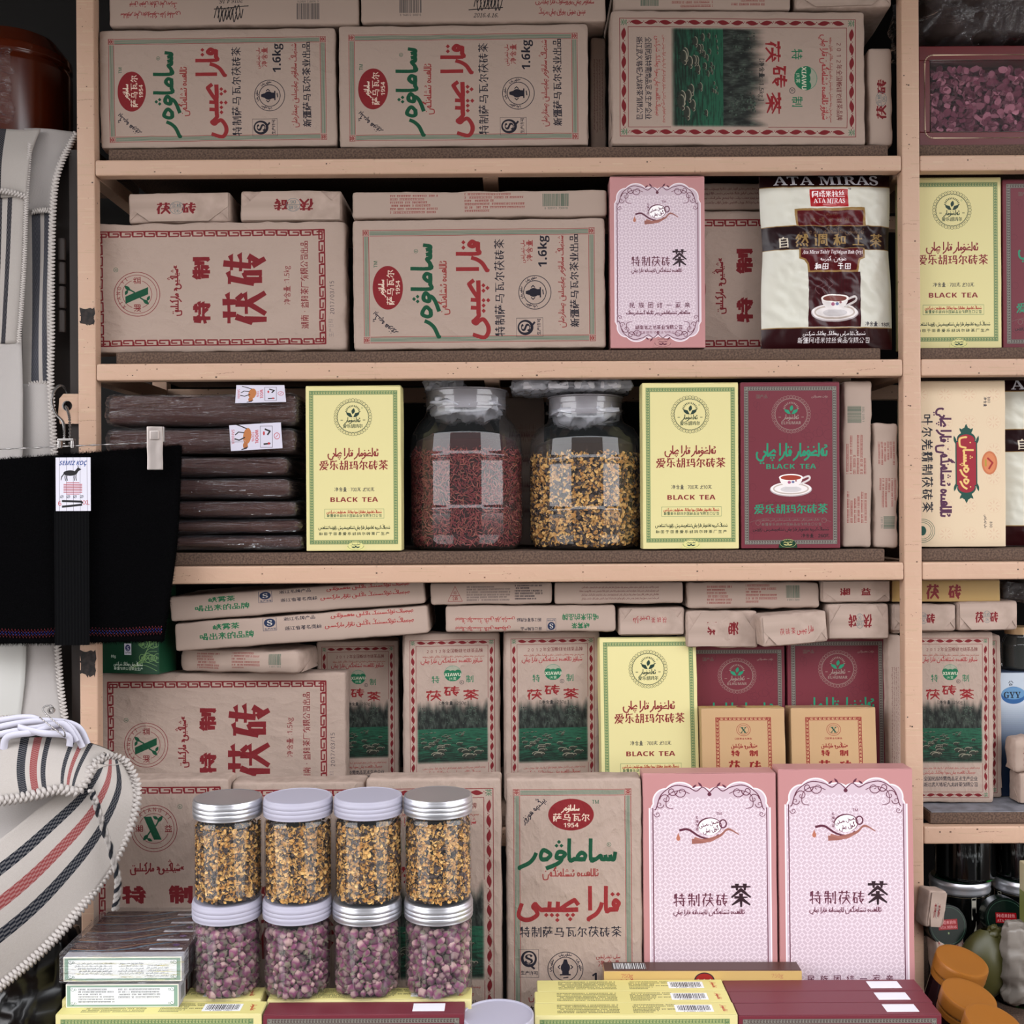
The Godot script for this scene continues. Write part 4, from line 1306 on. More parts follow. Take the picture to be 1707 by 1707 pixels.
	p.hull([Vector2(cx - 40 * u, cy + 14 * u), Vector2(cx - 38 * u, cy + 8 * u), Vector2(cx - 36 * u, cy + 14 * u)], Color(0.66, 0.40, 0.32))
	p.latin("TM", cx + 11 * u, cy - 14 * u, 5 * u, line, 0, 0.5)
	for i in 4:
		p.han("名牌有茶"[i], cx - 17 * u, cy - 13 * u + i * 5.0 * u, 3.4 * u, 4 * u, 0, line, 0.1, 0.1)
	p.han("特制茯砖", w * 0.225, title_y, 14.4 * k, 16.5 * k, w * 0.106, line, 0.085, 0.115, 2)
	p.han("茶", w * 0.655, title_y - 11 * k, 24 * k, 28 * k, 0, Color(0.16, 0.08, 0.11), 0.11, 0.17, 2)
	p.uyg_fit("ئالاھىدە ئىشلەنگەن لاچىندانە قارا چاي", w * 0.225, w * 0.755, title_y + 25.5 * k, 10.5 * k, line, 0.085)
	var y2 := 210.0 * k if small else h * 0.755
	p.han("民族团结一家亲", w * 0.2, y2, 9 * k, 9 * k, w * 0.097, line, 0.1, 0.1)
	p.uyg_fit("مىللەتلەر ئىتتىپاقلىقى بىر ئائىلە كىشىلىرىدەك", w * 0.17, w * 0.84, y2 + 19 * k, 11 * k, line, 0.1)
	p.han("湖南运之达茶业有限公司", w * 0.26, y2 + 38 * k, 6.6 * k, 7 * k, 7.2 * k, line, 0.12, 0.12)
	p.han("湖南省益阳达茶业有限出品厂", w * 0.26, y2 + 47.5 * k, 5.2 * k, 4.4 * k, 6.0 * k, line.lightened(0.3), 0.1, 0.1)
	return p.done()

func print_cream_box() -> ImageTexture:
	var bg := Color(0.80, 0.715, 0.60)
	var p := Pad.new(284, 160, 3.6, bg)
	for ix in 6:
		for iy in 4:
			var x := 22.0 + ix * 48.0
			var y := 20.0 + iy * 40.0
			for a in 8:
				p.leaf(x + cos(a * PI / 4) * 7, y + sin(a * PI / 4) * 7, 7, 0.9, a * PI / 4, Color(0.775, 0.65, 0.55))
			p.ring(x, y, 12, 12, 0.4, Color(0.78, 0.665, 0.56))
	p.disc(140, 27, 20, 13, Color(0.70, 0.40, 0.26))
	p.disc(140, 27, 17, 10, Color(0.76, 0.46, 0.30))
	p.pen([Vector2(132, 30), Vector2(140, 22), Vector2(150, 28)], 3, 3, Color(0.56, 0.14, 0.13))
	p.rect(134, 32, 12, 3, Color(0.62, 0.52, 0.20))
	var g := Color(0.08, 0.26, 0.22)
	var r := Color(0.55, 0.11, 0.17)
	p.rect(102, 47.5, 78, 36, g)
	p.rect(99, 54, 84, 23, g)
	for s in [-1.0, 1.0]:
		var e: float = 141.0 + s * 46
		p.disc(e - s * 4, 65.5, 12, 15.5, g)
		p.disc(e + s * 8, 65.5, 8, 9, g)
		p.leaf(e + s * 14, 65.5, 16, 3, 0, g)
		p.leaf(e + s * 10, 58, 12, 2.4, s * -0.7, g)
		p.leaf(e + s * 10, 73, 12, 2.4, s * 0.7, g)
		p.leaf(e - s * 6, 47, 16, 2.2, s * -0.25, g)
		p.leaf(e - s * 6, 84, 16, 2.2, s * 0.25, g)
		p.disc(e - s * 6, 65.5, 10, 14, r)
	p.rect(104, 49.5, 74, 32, r)
	p.uyg_fit("زەرەپشان", 96, 186, 69, 30, Color(0.83, 0.70, 0.42), 0.11)
	p.uyg_fit("ئالاھىدە ئىشلەنگەن قارا چاي", 47, 232, 107, 33, Color(0.29, 0.14, 0.25), 0.1)
	p.han("叶尔羌精制茯砖茶", 56, 121, 18, 18, 21.5, Color(0.11, 0.11, 0.15), 0.10, 0.13, 2)
	p.han("净含量", 27, 31, 5, 5, 5.8, INK, 0.1, 0.1)
	p.latin("800", 27, 29.5, 6, INK, 4)
	p.uyg_mid("ساپ ئېغىرلىقى", 241, 35, 7, INK, 0.08)
	p.latin("800", 241, 27, 6, INK, 4)
	for k in 3:
		p.ring(256, 138, 20 - k * 3, 20 - k * 3, 0.7, g)
	p.disc(256, 138, 8, 6, g)
	p.rect(120, 158.6, 164, 0.6, Color(0.5, 0.42, 0.33))
	return p.done()

func print_foil_bag() -> ImageTexture:
	var bg := Color(0.80, 0.79, 0.74)
	var p := Pad.new(224, 290, 3.6, bg)
	var dark := Color(0.115, 0.025, 0.04)
	var maroon := Color(0.30, 0.035, 0.065)
	var gold := Color(0.55, 0.43, 0.25)
	p.rect(0, 0, 224, 20, dark)
	p.rect(0, 19, 224, 1.6, gold)
	p.latin_fit("ATA", 23, 92, 16.5, 23, Color(0.80, 0.80, 0.83), 3)
	p.latin_fit("MIRAS", 101, 203, 17, 23, Color(0.80, 0.80, 0.83), 3)
	p.rect(83, 24, 66, 30.5, Color(0.62, 0.06, 0.10))
	p.frame(83, 24, 149, 54.5, 0.6, Color(0.8, 0.55, 0.5))
	p.han("阿塔米拉丝", 87.5, 27, 10.6, 11.5, 11.2, Color(0.93, 0.90, 0.90), 0.09, 0.16, 1)
	p.latin("ATA MIRAS", 116, 48.5, 11, Color(0.93, 0.90, 0.90), 3, 0.5, 0.85)
	p.rect(104, 51, 24, 0.6, Color(0.85, 0.6, 0.6))
	p.latin("TM", 152, 25, 3.4, INK, 1, 0.5)
	p.hull([Vector2(56, 58), Vector2(177, 55), Vector2(178, 90), Vector2(57, 90)], gold)
	p.rect(60.5, 61, 113, 30, maroon)
	for k in 15:
		p.pen([Vector2(117, 92), Vector2(60.5 + k * 8.0, 61)], 0.5, 0.5, Color(0.36, 0.06, 0.09))
	p.uyg_mid("ئاتا مىراس", 117, 68, 11, Color(0.40, 0.26, 0.20), 0.07)
	p.han("阿塔米拉丝", 82, 73, 9, 8, 15, Color(0.40, 0.28, 0.2), 0.09, 0.1)
	p.rect(0, 86, 224, 40, gold)
	p.rect(0, 87.4, 224, 37.4, dark)
	p.uyg_mid("ئەنئەنىۋى تەڭشەلگەن باغ چېيى", 119, 99, 17, Color(0.36, 0.27, 0.19), 0.07)
	p.han("自", 26, 104, 18, 18, 0, Color(0.80, 0.76, 0.68), 0.1, 0.17, 1)
	p.han("然调和土茶", 55, 100.5, 22, 20, 33, Color(0.56, 0.45, 0.27), 0.09, 0.16, 1)
	p.shape(PackedVector2Array([Vector2(60, 123), Vector2(177, 123), Vector2(176, 140), Vector2(168, 143), Vector2(165, 150), Vector2(163, 163), Vector2(77, 163), Vector2(75, 150), Vector2(70, 143), Vector2(61, 140)]), gold)
	p.rect(77, 163, 90, 90, dark.lerp(maroon, 0.45))
	for k in 18:
		p.rect(78 + k * 5.0, 163, 1.6, 90, dark.lerp(maroon, 0.6))
	p.shape(PackedVector2Array([Vector2(63, 124), Vector2(174, 124), Vector2(173, 138), Vector2(165, 141), Vector2(162, 149), Vector2(160, 160), Vector2(80, 160), Vector2(78, 149), Vector2(73, 141), Vector2(64, 138)]), maroon)
	p.latin_fit("Ata Miras Tabiy Tagsalgan Bah Qeyi", 66, 172, 133.5, 8.2, Color(0.90, 0.88, 0.88), 3, 0.2)
	p.uyg_fit("خوتەن  كېرىيە", 97, 143, 144, 12, Color(0.9, 0.88, 0.88), 0.08)
	p.han("和田 于田", 88, 148.5, 11, 10.5, 13, Color(0.92, 0.90, 0.90), 0.11, 0.15)
	for k in 3:
		p.pen(Pad.smooth([Vector2(96 + k * 9, 200), Vector2(88 + k * 12, 190), Vector2(102 + k * 9, 182), Vector2(96 + k * 6, 172)], 6), 1.4, 1.4, Color(0.38, 0.26, 0.27), 0.3)
	cup(p, 122, 213, 41, Color(0.45, 0.25, 0.22))
	p.han("净含量：", 174, 245, 7, 7, 7.6, INK, 0.1, 0.1)
	p.latin("180", 203, 252, 8, INK, 1)
	p.han("克", 213, 245, 7, 7, 7.6, INK, 0.1, 0.1)
	p.rect(0, 254, 224, 1.6, gold)
	p.rect(0, 255.6, 224, 35, dark.lerp(maroon, 0.25))
	p.uyg_fit("شىنجاڭ ئاتا مىراس يېمەكلىك چەكلىك شىركىتى", 69, 175, 266, 11, Color(0.86, 0.84, 0.84), 0.09)
	p.han("新疆阿塔米拉丝食品有限公司", 60, 270, 8.6, 9.5, 9.6, Color(0.86, 0.84, 0.84), 0.1, 0.11)
	return p.done()

func print_brick_side() -> ImageTexture:
	var p := Pad.new(428, 62, 3.0, KRAFT)
	p.han("峡雾茶", 66, 8, 14, 13, 15.2, Color(0.11, 0.40, 0.25), 0.11, 0.13)
	p.han("喝出来的品牌", 43, 27, 14, 15, 15.4, Color(0.11, 0.40, 0.25), 0.11, 0.13)
	p.frame(150, 2, 173, 31, 0.7, Color(0.10, 0.16, 0.28))
	p.disc(161.5, 13.5, 9.5, 9.5, Color(0.10, 0.16, 0.28))
	p.latin("S", 161.5, 19.5, 15.5, Color(0.76, 0.72, 0.68), 3, 0.5, 1.15)
	p.han("生产许可", 152.5, 25, 4.4, 4.4, 4.8, Color(0.10, 0.16, 0.28))
	p.han("浙江名牌产品", 186, 3, 8.2, 9, 8.9, INK, 0.1, 0.1)
	p.han("浙江省著名商标", 187, 24, 8.2, 9, 8.9, INK, 0.1, 0.1)
	p.uyg_fit("جېجياڭ ئۆلكىسىنىڭ داڭلىق مەھسۇلاتى", 266, 404, 11, 16, Color(0.60, 0.18, 0.18), 0.08)
	p.uyg_fit("جېجياڭ ئۆلكىسىنىڭ داڭلىق تاۋار ماركىسى", 255, 404, 32, 16, Color(0.60, 0.18, 0.18), 0.08)
	return p.done()

func print_text_side(kind: int) -> ImageTexture:
	var p := Pad.new(420, 50, 2.8, KRAFT)
	var rng := RandomNumberGenerator.new()
	rng.seed = 40 + kind
	var c := Color(0.56, 0.27, 0.25)
	if kind == 0:
		p.fine(62, 7, 92, 6, 6.2, c, rng, 0.85)
		p.fine(185, 5, 108, 6, 6.2, c, rng, 0.9)
		p.barcode(314, 7, 44, 24, Color(0.22, 0.33, 0.27), rng)
		p.latin("6 920113 730018", 336, 36.5, 5.2, Color(0.25, 0.34, 0.29), 4, 0.5, 0.82)
	elif kind == 1:
		p.pen([Vector2(85, 8), Vector2(110, 42), Vector2(60, 42), Vector2(85, 8)], 1.3, 1.3, c)
		p.rect(68, 28, 34, 1.2, c)
		p.latin("03", 85, 26, 9, c, 1, 0.5)
		p.han("合格", 75, 30, 9, 10, 10, c)
		p.fine(125, 8, 150, 6, 6, Color(0.40, 0.35, 0.34), rng)
		p.fine(292, 6, 105, 6, 6, INK, rng, 0.9)
	elif kind == 2:
		for k in 4:
			p.fine_script(70, 13 + k * 8.5, 270, Color(0.48, 0.33, 0.31), 7.5, rng)
	else:      # the side with a pen-written note and date
		p.uyg_fit("ساماۋەر چاي يۈرۈشلۈك قارا چايلىرى", 300, 400, 20, 14, Color(0.55, 0.2, 0.2), 0.08)
		p.uyg_fit("قېنىق خۇش پۇراق چاي بىزنىڭ", 305, 385, 37, 14, Color(0.55, 0.2, 0.2), 0.08)
		var ink := Color(0.08, 0.07, 0.08)
		for k in 7:
			p.curve([Vector2(194 + k * 6, 16 + rng.randf() * 10), Vector2(198 + k * 6, 5 + rng.randf() * 8), Vector2(201 + k * 6, 27 + rng.randf() * 6), Vector2(207 + k * 6, 12 + rng.randf() * 8)], 1.3, 1.3, ink)
		p.pen([Vector2(185, 31), Vector2(243, 27)], 1.3, 1.3, ink)
		p.latin("2016.4.16.", 214, 43, 9, ink, 2, 0.5, 1.0, 0.3)
		p.barcode(66, 8, 38, 27, Color(0.28, 0.26, 0.26), rng)
		p.latin("6 944872 600016", 85, 40, 5, Color(0.3, 0.28, 0.28), 4, 0.5, 0.8)
	return p.done()

func print_brick_end(kind: int) -> ImageTexture:
	var p := Pad.new(168, 54, 3.2, KRAFT)
	if kind == 0:
		p.han("茯", 46, 18, 23, 21, 0, RED, 0.1, 0.2, 1)
		p.han("砖", 90, 18, 23, 21, 0, RED, 0.1, 0.2, 1)
		var g := Color(0.36, 0.43, 0.44)
		p.ring(80, 28, 12, 12, 0.8, g)
		p.rect(68, 27.6, 24, 0.8, g)
		p.han("合格", 71, 19, 8, 7.5, 9, g, 0.08, 0.08)
		p.latin("06", 80, 37, 9, g, 0, 0.5)
	elif kind == 1:
		p.han("湘", 44, 18, 24, 20, 0, RED, 0.1, 0.17, 1)
		p.han("益", 96, 18, 24, 20, 0, RED, 0.1, 0.17, 1)
	else:
		var c := Color(0.60, 0.24, 0.25)
		p.han("茯砖茶", 44, 24, 11, 12, 15, c, 0.09, 0.12, 2)
		p.uyg_fit("قارا چېيى", 90, 134, 33, 20, c, 0.08)
	return p.done()

func print_gold_box() -> ImageTexture:
	var p := Pad.new(140, 190, 3.2, Color(0.70, 0.57, 0.42))
	var r := Color(0.50, 0.13, 0.13)
	p.key_frame(24, 17, 116, 176, 5, 7, 1.0, r)
	p.ring(70, 40, 11.5, 11.5, 0.7, r)
	p.ring(70, 40, 8.5, 8.5, 0.6, r)
	p.latin("X", 70, 46, 15, Color(0.08, 0.26, 0.20), 3, 0.5, 1.0)
	p.han("中国茶业名牌品"  , 55, 55, 3.4, 3.4, 4.2, r, 0.12, 0.12)
	p.uyg_fit("«شياڭيى» ماركىلىق", 49, 92, 73, 13, r, 0.085)
	p.han("特", 49, 79, 14, 10.5, 0, r, 0.1, 0.18, 1)
	p.han("制", 79, 79, 14, 10.5, 0, r, 0.1, 0.18, 1)
	p.han("茯", 44, 98, 19, 26, 0, r, 0.1, 0.2, 1)
	p.han("砖", 79, 98, 19, 26, 0, r, 0.1, 0.2, 1)
	return p.done()

func print_gold_side() -> ImageTexture:
	var p := Pad.new(300, 40, 3.2, Color(0.66, 0.54, 0.34))
	p.han("茯", 96, 8, 34, 26, 0, RED, 0.1, 0.2, 1)
	p.han("砖", 158, 8, 34, 26, 0, RED, 0.1, 0.2, 1)
	return p.done()

func print_gold_edge() -> ImageTexture:
	var p := Pad.new(325, 34, 3.2, Color(0.72, 0.60, 0.38))
	p.latin("750g", 38, 11, 9, Color(0.60, 0.30, 0.24), 2, 0.5)
	p.han("净含量", 24, 13, 8, 8, 9, Color(0.56, 0.2, 0.16), 0.1, 0.1)
	p.latin("750g", 285, 11, 9, Color(0.64, 0.42, 0.30), 2, 0.5)
	p.disc(165, 16, 17, 14, INK)
	p.disc(165, 16, 15, 12.5, Color(0.52, 0.10, 0.10))
	for k in 7:
		p.disc(155 + k * 3.3, 14 + (k % 3) * 4, 1.6, 1.6, Color(0.70, 0.60, 0.55))
	return p.done()

func print_green_box() -> ImageTexture:
	var bg := Color(0.05, 0.24, 0.15)
	var p := Pad.new(114, 142, 3.2, bg)
	var g := Color(0.45, 0.60, 0.36)
	p.latin("80g", 24, 116, 6, Color(0.78, 0.82, 0.76), 1, 0.5)
	p.rect(46, 92, 14, 19, Color(0.82, 0.82, 0.86))
	p.disc(53, 99.5, 5, 5.4, Color(0.12, 0.13, 0.35))
	p.latin("S", 53, 103.5, 9.5, Color(0.85, 0.85, 0.88), 3, 0.5)
	p.han("生产许可", 48, 106, 2.3, 2.6, 2.6, INK)
	for k in 13:
		var x := 78 + (k * 37 % 34)
		var y := 92 + (k * 23 % 46)
		p.ring(x, y, 4.0 + k % 3 * 1.6, 4.0 + k % 3 * 1.6, 1.0, g)
		p.ring(x, y, 1.6, 1.6, 0.9, g)
	for k in 8:
		p.pen(Pad.smooth([Vector2(110, 80 + k * 8), Vector2(96 - k * 2, 92 + k * 5), Vector2(80 - k * 4, 128 + k)], 5), 0.9, 0.9, g)
	p.uyg_fit("شىنجاڭ چاي چەكلىك شىركىتى", 25, 82, 128, 10, Color(0.80, 0.84, 0.78), 0.1)
	p.han("新疆有限公司茶业生产", 25, 131, 5.2, 5, 5.8, Color(0.80, 0.84, 0.78), 0.13, 0.13)
	return p.done()

func print_slim_box(kind: int) -> ImageTexture:
	var p := Pad.new(198, 42, 3.4, Color(0.50, 0.60, 0.53))
	var rng := RandomNumberGenerator.new()
	rng.seed = 60 + kind
	p.frame(0, 0, 198, 42, 2.4, Color(0.84, 0.82, 0.76))
	p.rect(8, 5, 182, 32, Color(0.87, 0.87, 0.86))
	p.frame(8, 5, 190, 37, 0.5, Color(0.3, 0.42, 0.36))
	for cx in [12.0, 186.0]:
		for cy in [9.0, 33.0]:
			scroll(p, cx, cy, 4, 1, 1, Color(0.20, 0.33, 0.27), 0.7)
			scroll(p, cx + (5 if cx < 99 else -5), cy, 2.5, 1, 1, Color(0.20, 0.33, 0.27), 0.6)
	if kind == 0:
		for k in 5:
			p.fine_script(22, 12 + k * 4.2, 60, Color(0.35, 0.37, 0.37), 4.6, rng)
			p.fine_script(92, 12 + k * 4.2, 42, Color(0.42, 0.44, 0.44), 4.6, rng)
			p.fine_script(140, 15 + k * 4.4, 36, Color(0.42, 0.44, 0.44), 4.6, rng)
	else:
		p.fine(22, 8, 62, 6, 4.4, Color(0.30, 0.31, 0.33), rng)
		p.fine(92, 8, 80, 4, 4.6, Color(0.30, 0.31, 0.33), rng, 0.9)
	return p.done()

func print_slim_top() -> ImageTexture:
	var p := Pad.new(198, 40, 3.0, Color(0.20, 0.075, 0.08))
	p.curve([Vector2(0, 30), Vector2(60, 34), Vector2(110, 12), Vector2(150, 2)], 3.0, 3.0, Color(0.50, 0.36, 0.25), 1.0)
	p.curve([Vector2(0, 38), Vector2(90, 33), Vector2(130, 14), Vector2(165, 2)], 3.6, 3.6, Color(0.27, 0.40, 0.48), 1.0)
	p.disc(176, 14, 6, 5, Color(0.28, 0.16, 0.36))
	p.latin("NO.36", 80, 20, 7, Color(0.30, 0.20, 0.30), 0, 0.5)
	p.rect(135, 27, 56, 8, Color(0.83, 0.82, 0.84))
	var rng := RandomNumberGenerator.new()
	p.fine(140, 29, 44, 1, 4, Color(0.3, 0.3, 0.33), rng)
	return p.done()

func print_yellow_edge(landscape: bool) -> ImageTexture:
	var bg := Color(0.80, 0.76, 0.49)
	var p := Pad.new(285, 40, 3.2, bg)
	var rng := RandomNumberGenerator.new()
	rng.seed = 71
	var ink := Color(0.28, 0.29, 0.14)
	p.fine(32, 6, 92, 6, 5.0, ink, rng, 0.95)
	p.fine(140, 6, 66, 6, 5.0, ink, rng, 0.95)
	p.rect(200, 8, 54, 24, Color(0.86, 0.86, 0.86))
	p.barcode(204, 10, 46, 17, Color(0.15, 0.15, 0.16), rng)
	p.latin("6 970000 170017", 227, 31.5, 4.4, INK, 4, 0.5, 0.8)
	p.turn(270, 20, PI / 2)
	p.uyg_mid("ئەلخۇمار", 0, 2, 12, Color(0.62, 0.16, 0.10), 0.09)
	p.flat()
	return p.done()

func print_garment_tag() -> ImageTexture:
	var p := Pad.new(58, 86, 6.0, Color(0.80, 0.79, 0.83))
	var blue := Color(0.16, 0.26, 0.50)
	for k in 5:
		p.rect(6 + k * 11.5, 0, 0.5, 86, Color(0.28, 0.27, 0.33))
	p.latin("SEMIZ KOÇ", 28, 14.5, 9.5, blue, 1, 0.5, 0.92, 0.25)
	var k := Color(0.10, 0.09, 0.10)
	p.disc(24, 25, 11, 4.4, k)
	p.hull([Vector2(30, 24), Vector2(37, 16), Vector2(43, 19), Vector2(38, 22), Vector2(34, 28)], k)
	p.pen([Vector2(38, 17), Vector2(37, 13)], 1.2, 1.2, k)
	p.pen([Vector2(15, 25), Vector2(10, 31), Vector2(9, 36)], 2, 2, k, 0.5)
	for x in [16.0, 19.0, 31.0, 34.0]:
		p.pen([Vector2(x, 27), Vector2(x - 0.5, 32), Vector2(x + 0.4, 37)], 1.3, 1.3, k)
	for r in 8:
		var wd := 11.0 if r == 0 or r == 7 else 15.5
		p.rect(28.5 - wd, 40 + r * 2.6, wd * 2, 1.2, Color(0.62, 0.24, 0.26))
	for i in 4:
		p.ring(10 + i * 11, 63, 2.4, 2, 0.8, Color(0.3, 0.3, 0.34))
		p.pen([Vector2(7.5 + i * 11, 65), Vector2(12.5 + i * 11, 61)], 0.8, 0.8, Color(0.3, 0.3, 0.34))
	p.latin("6", 6.5, 77.5, 11, Color(0.66, 0.13, 0.15), 0, 0.5)
	p.latin("XXL", 49, 76, 10, Color(0.66, 0.13, 0.15), 0, 0.5, 0.9)
	p.pen([Vector2(11, 70), Vector2(42, 71), Vector2(44, 73)], 3.4, 3.4, k)
	p.pen([Vector2(11, 79), Vector2(43, 76)], 3.4, 3.4, k)
	return p.done()

func print_wool_tag() -> ImageTexture:
	var p := Pad.new(86, 42, 6.0, Color(0.76, 0.74, 0.79))
	var k := Color(0.13, 0.10, 0.10)
	var r := Color(0.66, 0.16, 0.18)
	p.disc(29, 20, 6.5, 12, Color(0.66, 0.41, 0.23), 0.15)
	p.disc(26, 34, 4, 5, Color(0.62, 0.38, 0.21))
	p.pen([Vector2(28, 9), Vector2(18, 5), Vector2(12, 3)], 1.6, 1.6, k)
	p.pen([Vector2(25, 22), Vector2(16, 26), Vector2(9, 24)], 1.8, 1.8, k)
	p.pen([Vector2(24, 15), Vector2(15, 14), Vector2(10, 18)], 1.5, 1.5, k)
	p.pen([Vector2(28, 38), Vector2(20, 40), Vector2(30, 36)], 1.4, 1.4, k)
	p.turn(42, 21, PI / 2)
	p.latin("WOOL", 0, 0, 7, r, 1, 0.5)
	p.latin("100%", 0, 6, 6, r, 0, 0.5)
	p.turn(6, 21, PI / 2)
	p.latin("SAHARA", 0, 2, 6, r, 0, 0.5)
	p.flat()
	p.frame(50, 5, 70, 37, 0.6, k)
	p.pen([Vector2(58, 10), Vector2(66, 13), Vector2(62, 18)], 2.4, 2.4, k)
	p.pen([Vector2(56, 32), Vector2(66, 31)], 2.4, 1.6, k)
	p.disc(64, 31, 1.8, 1.8, r)
	p.disc(56, 16, 1.5, 3.0, r)
	p.ring(77, 20, 4.5, 4.5, 0.8, r)
	p.pen([Vector2(75, 22), Vector2(79, 18)], 0.8, 0.8, r)
	return p.done()

func print_sticker(bg: Color, c: Color) -> ImageTexture:
	var p := Pad.new(36, 36, 6.0, bg)
	p.ring(18, 18, 15.5, 15.5, 0.8, c)
	p.arc_text("ELHUMAR", 18, 18, 12.5, -2.3, -0.8, 3.6, c, 1)
	p.uyg_mid("ئەلخۇمار", 18, 15, 10, c, 0.09)
	p.leaf(13.5, 24, 10, 2.4, 0.6, c)
	p.leaf(22.5, 24, 10, 2.4, -0.6, c)
	p.leaf(18, 21, 8, 2.0, PI / 2, c)
	return p.done()

func print_blue_box() -> ImageTexture:
	var p := Pad.new(120, 180, 3.0, Color(0.70, 0.72, 0.76))
	for k in 60:
		var v := clampf((k - 14) / 30.0, 0.0, 1.0)
		p.rect(0, k * 3.0, 120, 3.1, Color(0.68, 0.71, 0.75).lerp(Color(0.055, 0.11, 0.20), v))
	p.disc(22, 33, 20, 12.5, Color(0.14, 0.32, 0.52))
	p.disc(22, 30, 19, 9, Color(0.36, 0.52, 0.66))
	p.latin("GYY", 20, 37, 12.5, Color(0.04, 0.05, 0.09), 3, 0.5, 1.05)
	p.han("公", 14, 12, 8, 7, 0, INK, 0.12, 0.12, 2)
	return p.done()

func print_jar_label() -> ImageTexture:
	# wraps the whole jar: u runs once round
	var p := Pad.new(320, 84, 3.0, Color(0.025, 0.03, 0.03))
	var rng := RandomNumberGenerator.new()
	rng.seed = 81
	p.rect(0, 16, 320, 1.2, Color(0.45, 0.40, 0.30))
	for o in [0.0, 160.0]:
		for k in 12:
			p.disc(o + 72 + rng.randf_range(-14, 14), 45 + k * 3.0 + rng.randf_range(-8, 8), rng.randf_range(4, 8), rng.randf_range(3, 6), Color(0.10, 0.36, 0.12).lerp(Color(0.20, 0.52, 0.20), rng.randf()))
		for k in 6:
			p.fine_script(o + 100, 26 + k * 9.0, 44, Color(0.45, 0.47, 0.47), 5.0, rng)
		p.turn(o + 40, 44, PI / 2)
		p.latin("ATA MIRAS", 0, 4, 12, Color(0.72, 0.70, 0.64), 3, 0.5)
		p.flat()
	return p.done()

func print_jar_top() -> ImageTexture:
	var p := Pad.new(100, 100, 3.0, Color(0.03, 0.085, 0.06))
	p.ring(50, 50, 46, 46, 1.0, Color(0.20, 0.30, 0.24))
	p.rect(24, 34, 52, 26, Color(0.50, 0.055, 0.08))
	p.han("阿塔米拉丝", 27, 37, 8.4, 9.5, 9.3, Color(0.72, 0.50, 0.50), 0.1, 0.16)
	p.latin("ATA MIRAS", 50, 57, 9, Color(0.72, 0.52, 0.52), 3, 0.5, 0.88)
	p.rect(48, 66, 4, 5, Color(0.45, 0.50, 0.34))
	return p.done()

# ---------------------------------------------------------------- goods
var tops := {}
func stand(o: Node3D, px: Array, z: float, depth: float, rest: float, tilt: float, yaw: float, lean: float) -> Array:
	# puts a thing's base where its front's foot shows; returns its width, height, depth in metres
	var mx: float = (px[0] + px[2]) / 2.0
	var a := at(mx, px[1], z)
	var b := at(mx, px[3], z)
	if rest > -90.0:
		b.y = rest + 0.0012
	var w := size_at(px[2] - px[0], z)
	var h := (a.y - b.y) / cos(lean)
	var d := depth * S
	var lift := absf(sin(tilt)) * w / 2 + absf(sin(lean)) * d / 2 if rest > -90.0 else 0.0
	o.position = Vector3(b.x, b.y + lift, b.z - d / 2)
	o.rotation = Vector3(-lean, yaw, tilt)
	h = maxf(h - lift, 0.004)
	tops[o] = b.y + lift + h * cos(lean)
	return [w, h, d]
func top(o: Node3D) -> float:
	return tops[o]
var seeds := 100

# a brick of tea wrapped in kraft paper. o: rot (of the print), rest, tilt, yaw, lean, group, amp, name
func brick(label: String, px: Array, z: float, depth: float, key: String, o := {}) -> Node3D:
	var t := thing(o.get("name", "tea_brick"), label, o.get("cat", "tea brick"), o.get("group", ""))
	var v := stand(t, px, z, depth, o.get("rest", -99.0), o.get("tilt", 0.0), o.get("yaw", 0.0), o.get("lean", 0.0))
	seeds += 1
	var amp: float = o.get("amp", 0.0016)
	var fine := int(clampf(v[0] / 0.008, 6, 44))
	var finy := int(clampf(v[1] / 0.008, 4, 26))
	var ends: bool = o.get("ends", false)
	var mesh := block(Vector3(v[0], v[1], v[2]), o.get("r", 0.0045), Vector3i(fine, finy, 4), amp, 9.0, seeds, o.get("puff", 0.0012), o.get("rot", 0))
	var body := part("paper_wrapper", mesh, null, t)
	mesh.surface_set_material(0, M.kraft if ends else face(key, 0.84, true, seeds))
	mesh.surface_set_material(1, M.kraft)
	if ends:      # the end of a brick: its paper folded in from the sides under a tapering flap that carries the print
		var w: float = v[0] - 0.005
		var h: float = v[1] - 0.004
		var cut := w * 0.20
		var up: bool = o.get("rot", 0) == 180
		var a := cut if not up else 0.0
		var b := 0.0 if not up else cut
		var flap := plate(PackedVector2Array([Vector2(-w / 2 + a, 0), Vector2(w / 2 - a, 0), Vector2(w / 2, h * 0.5 if not up else h * 0.4), Vector2(w / 2 - b, h), Vector2(-w / 2 + b, h), Vector2(-w / 2, h * 0.5 if not up else h * 0.4)]), 0.0012)
		var fl := part("end_flap", flap, face(key + ("_r" if up else ""), 0.84, true, seeds), t, Vector3(0, 0.002, v[2] / 2 + 0.0022))
		for s in [-1.0, 1.0]:
			part("side_fold", plate(PackedVector2Array([Vector2(s * w * 0.5, 0.002), Vector2(s * w * 0.5, h - 0.002), Vector2(s * w * 0.37, h * 0.5)]), 0.0008), M.kraft, t, Vector3(0, 0.002, v[2] / 2 + 0.0016))
	else:
		for s in [-1.0, 1.0]:
			var q := plate(PackedVector2Array([Vector2(-v[2] * 0.42, v[1] * 0.06), Vector2(v[2] * 0.42, v[1] * 0.06), Vector2(0.0, v[1] * 0.45)]), 0.0007)
			part("end_fold", q, M.kraft, t, Vector3(s * (v[0] / 2 + 0.0004), 0, 0), Vector3(0, s * PI / 2, 0))
	return t

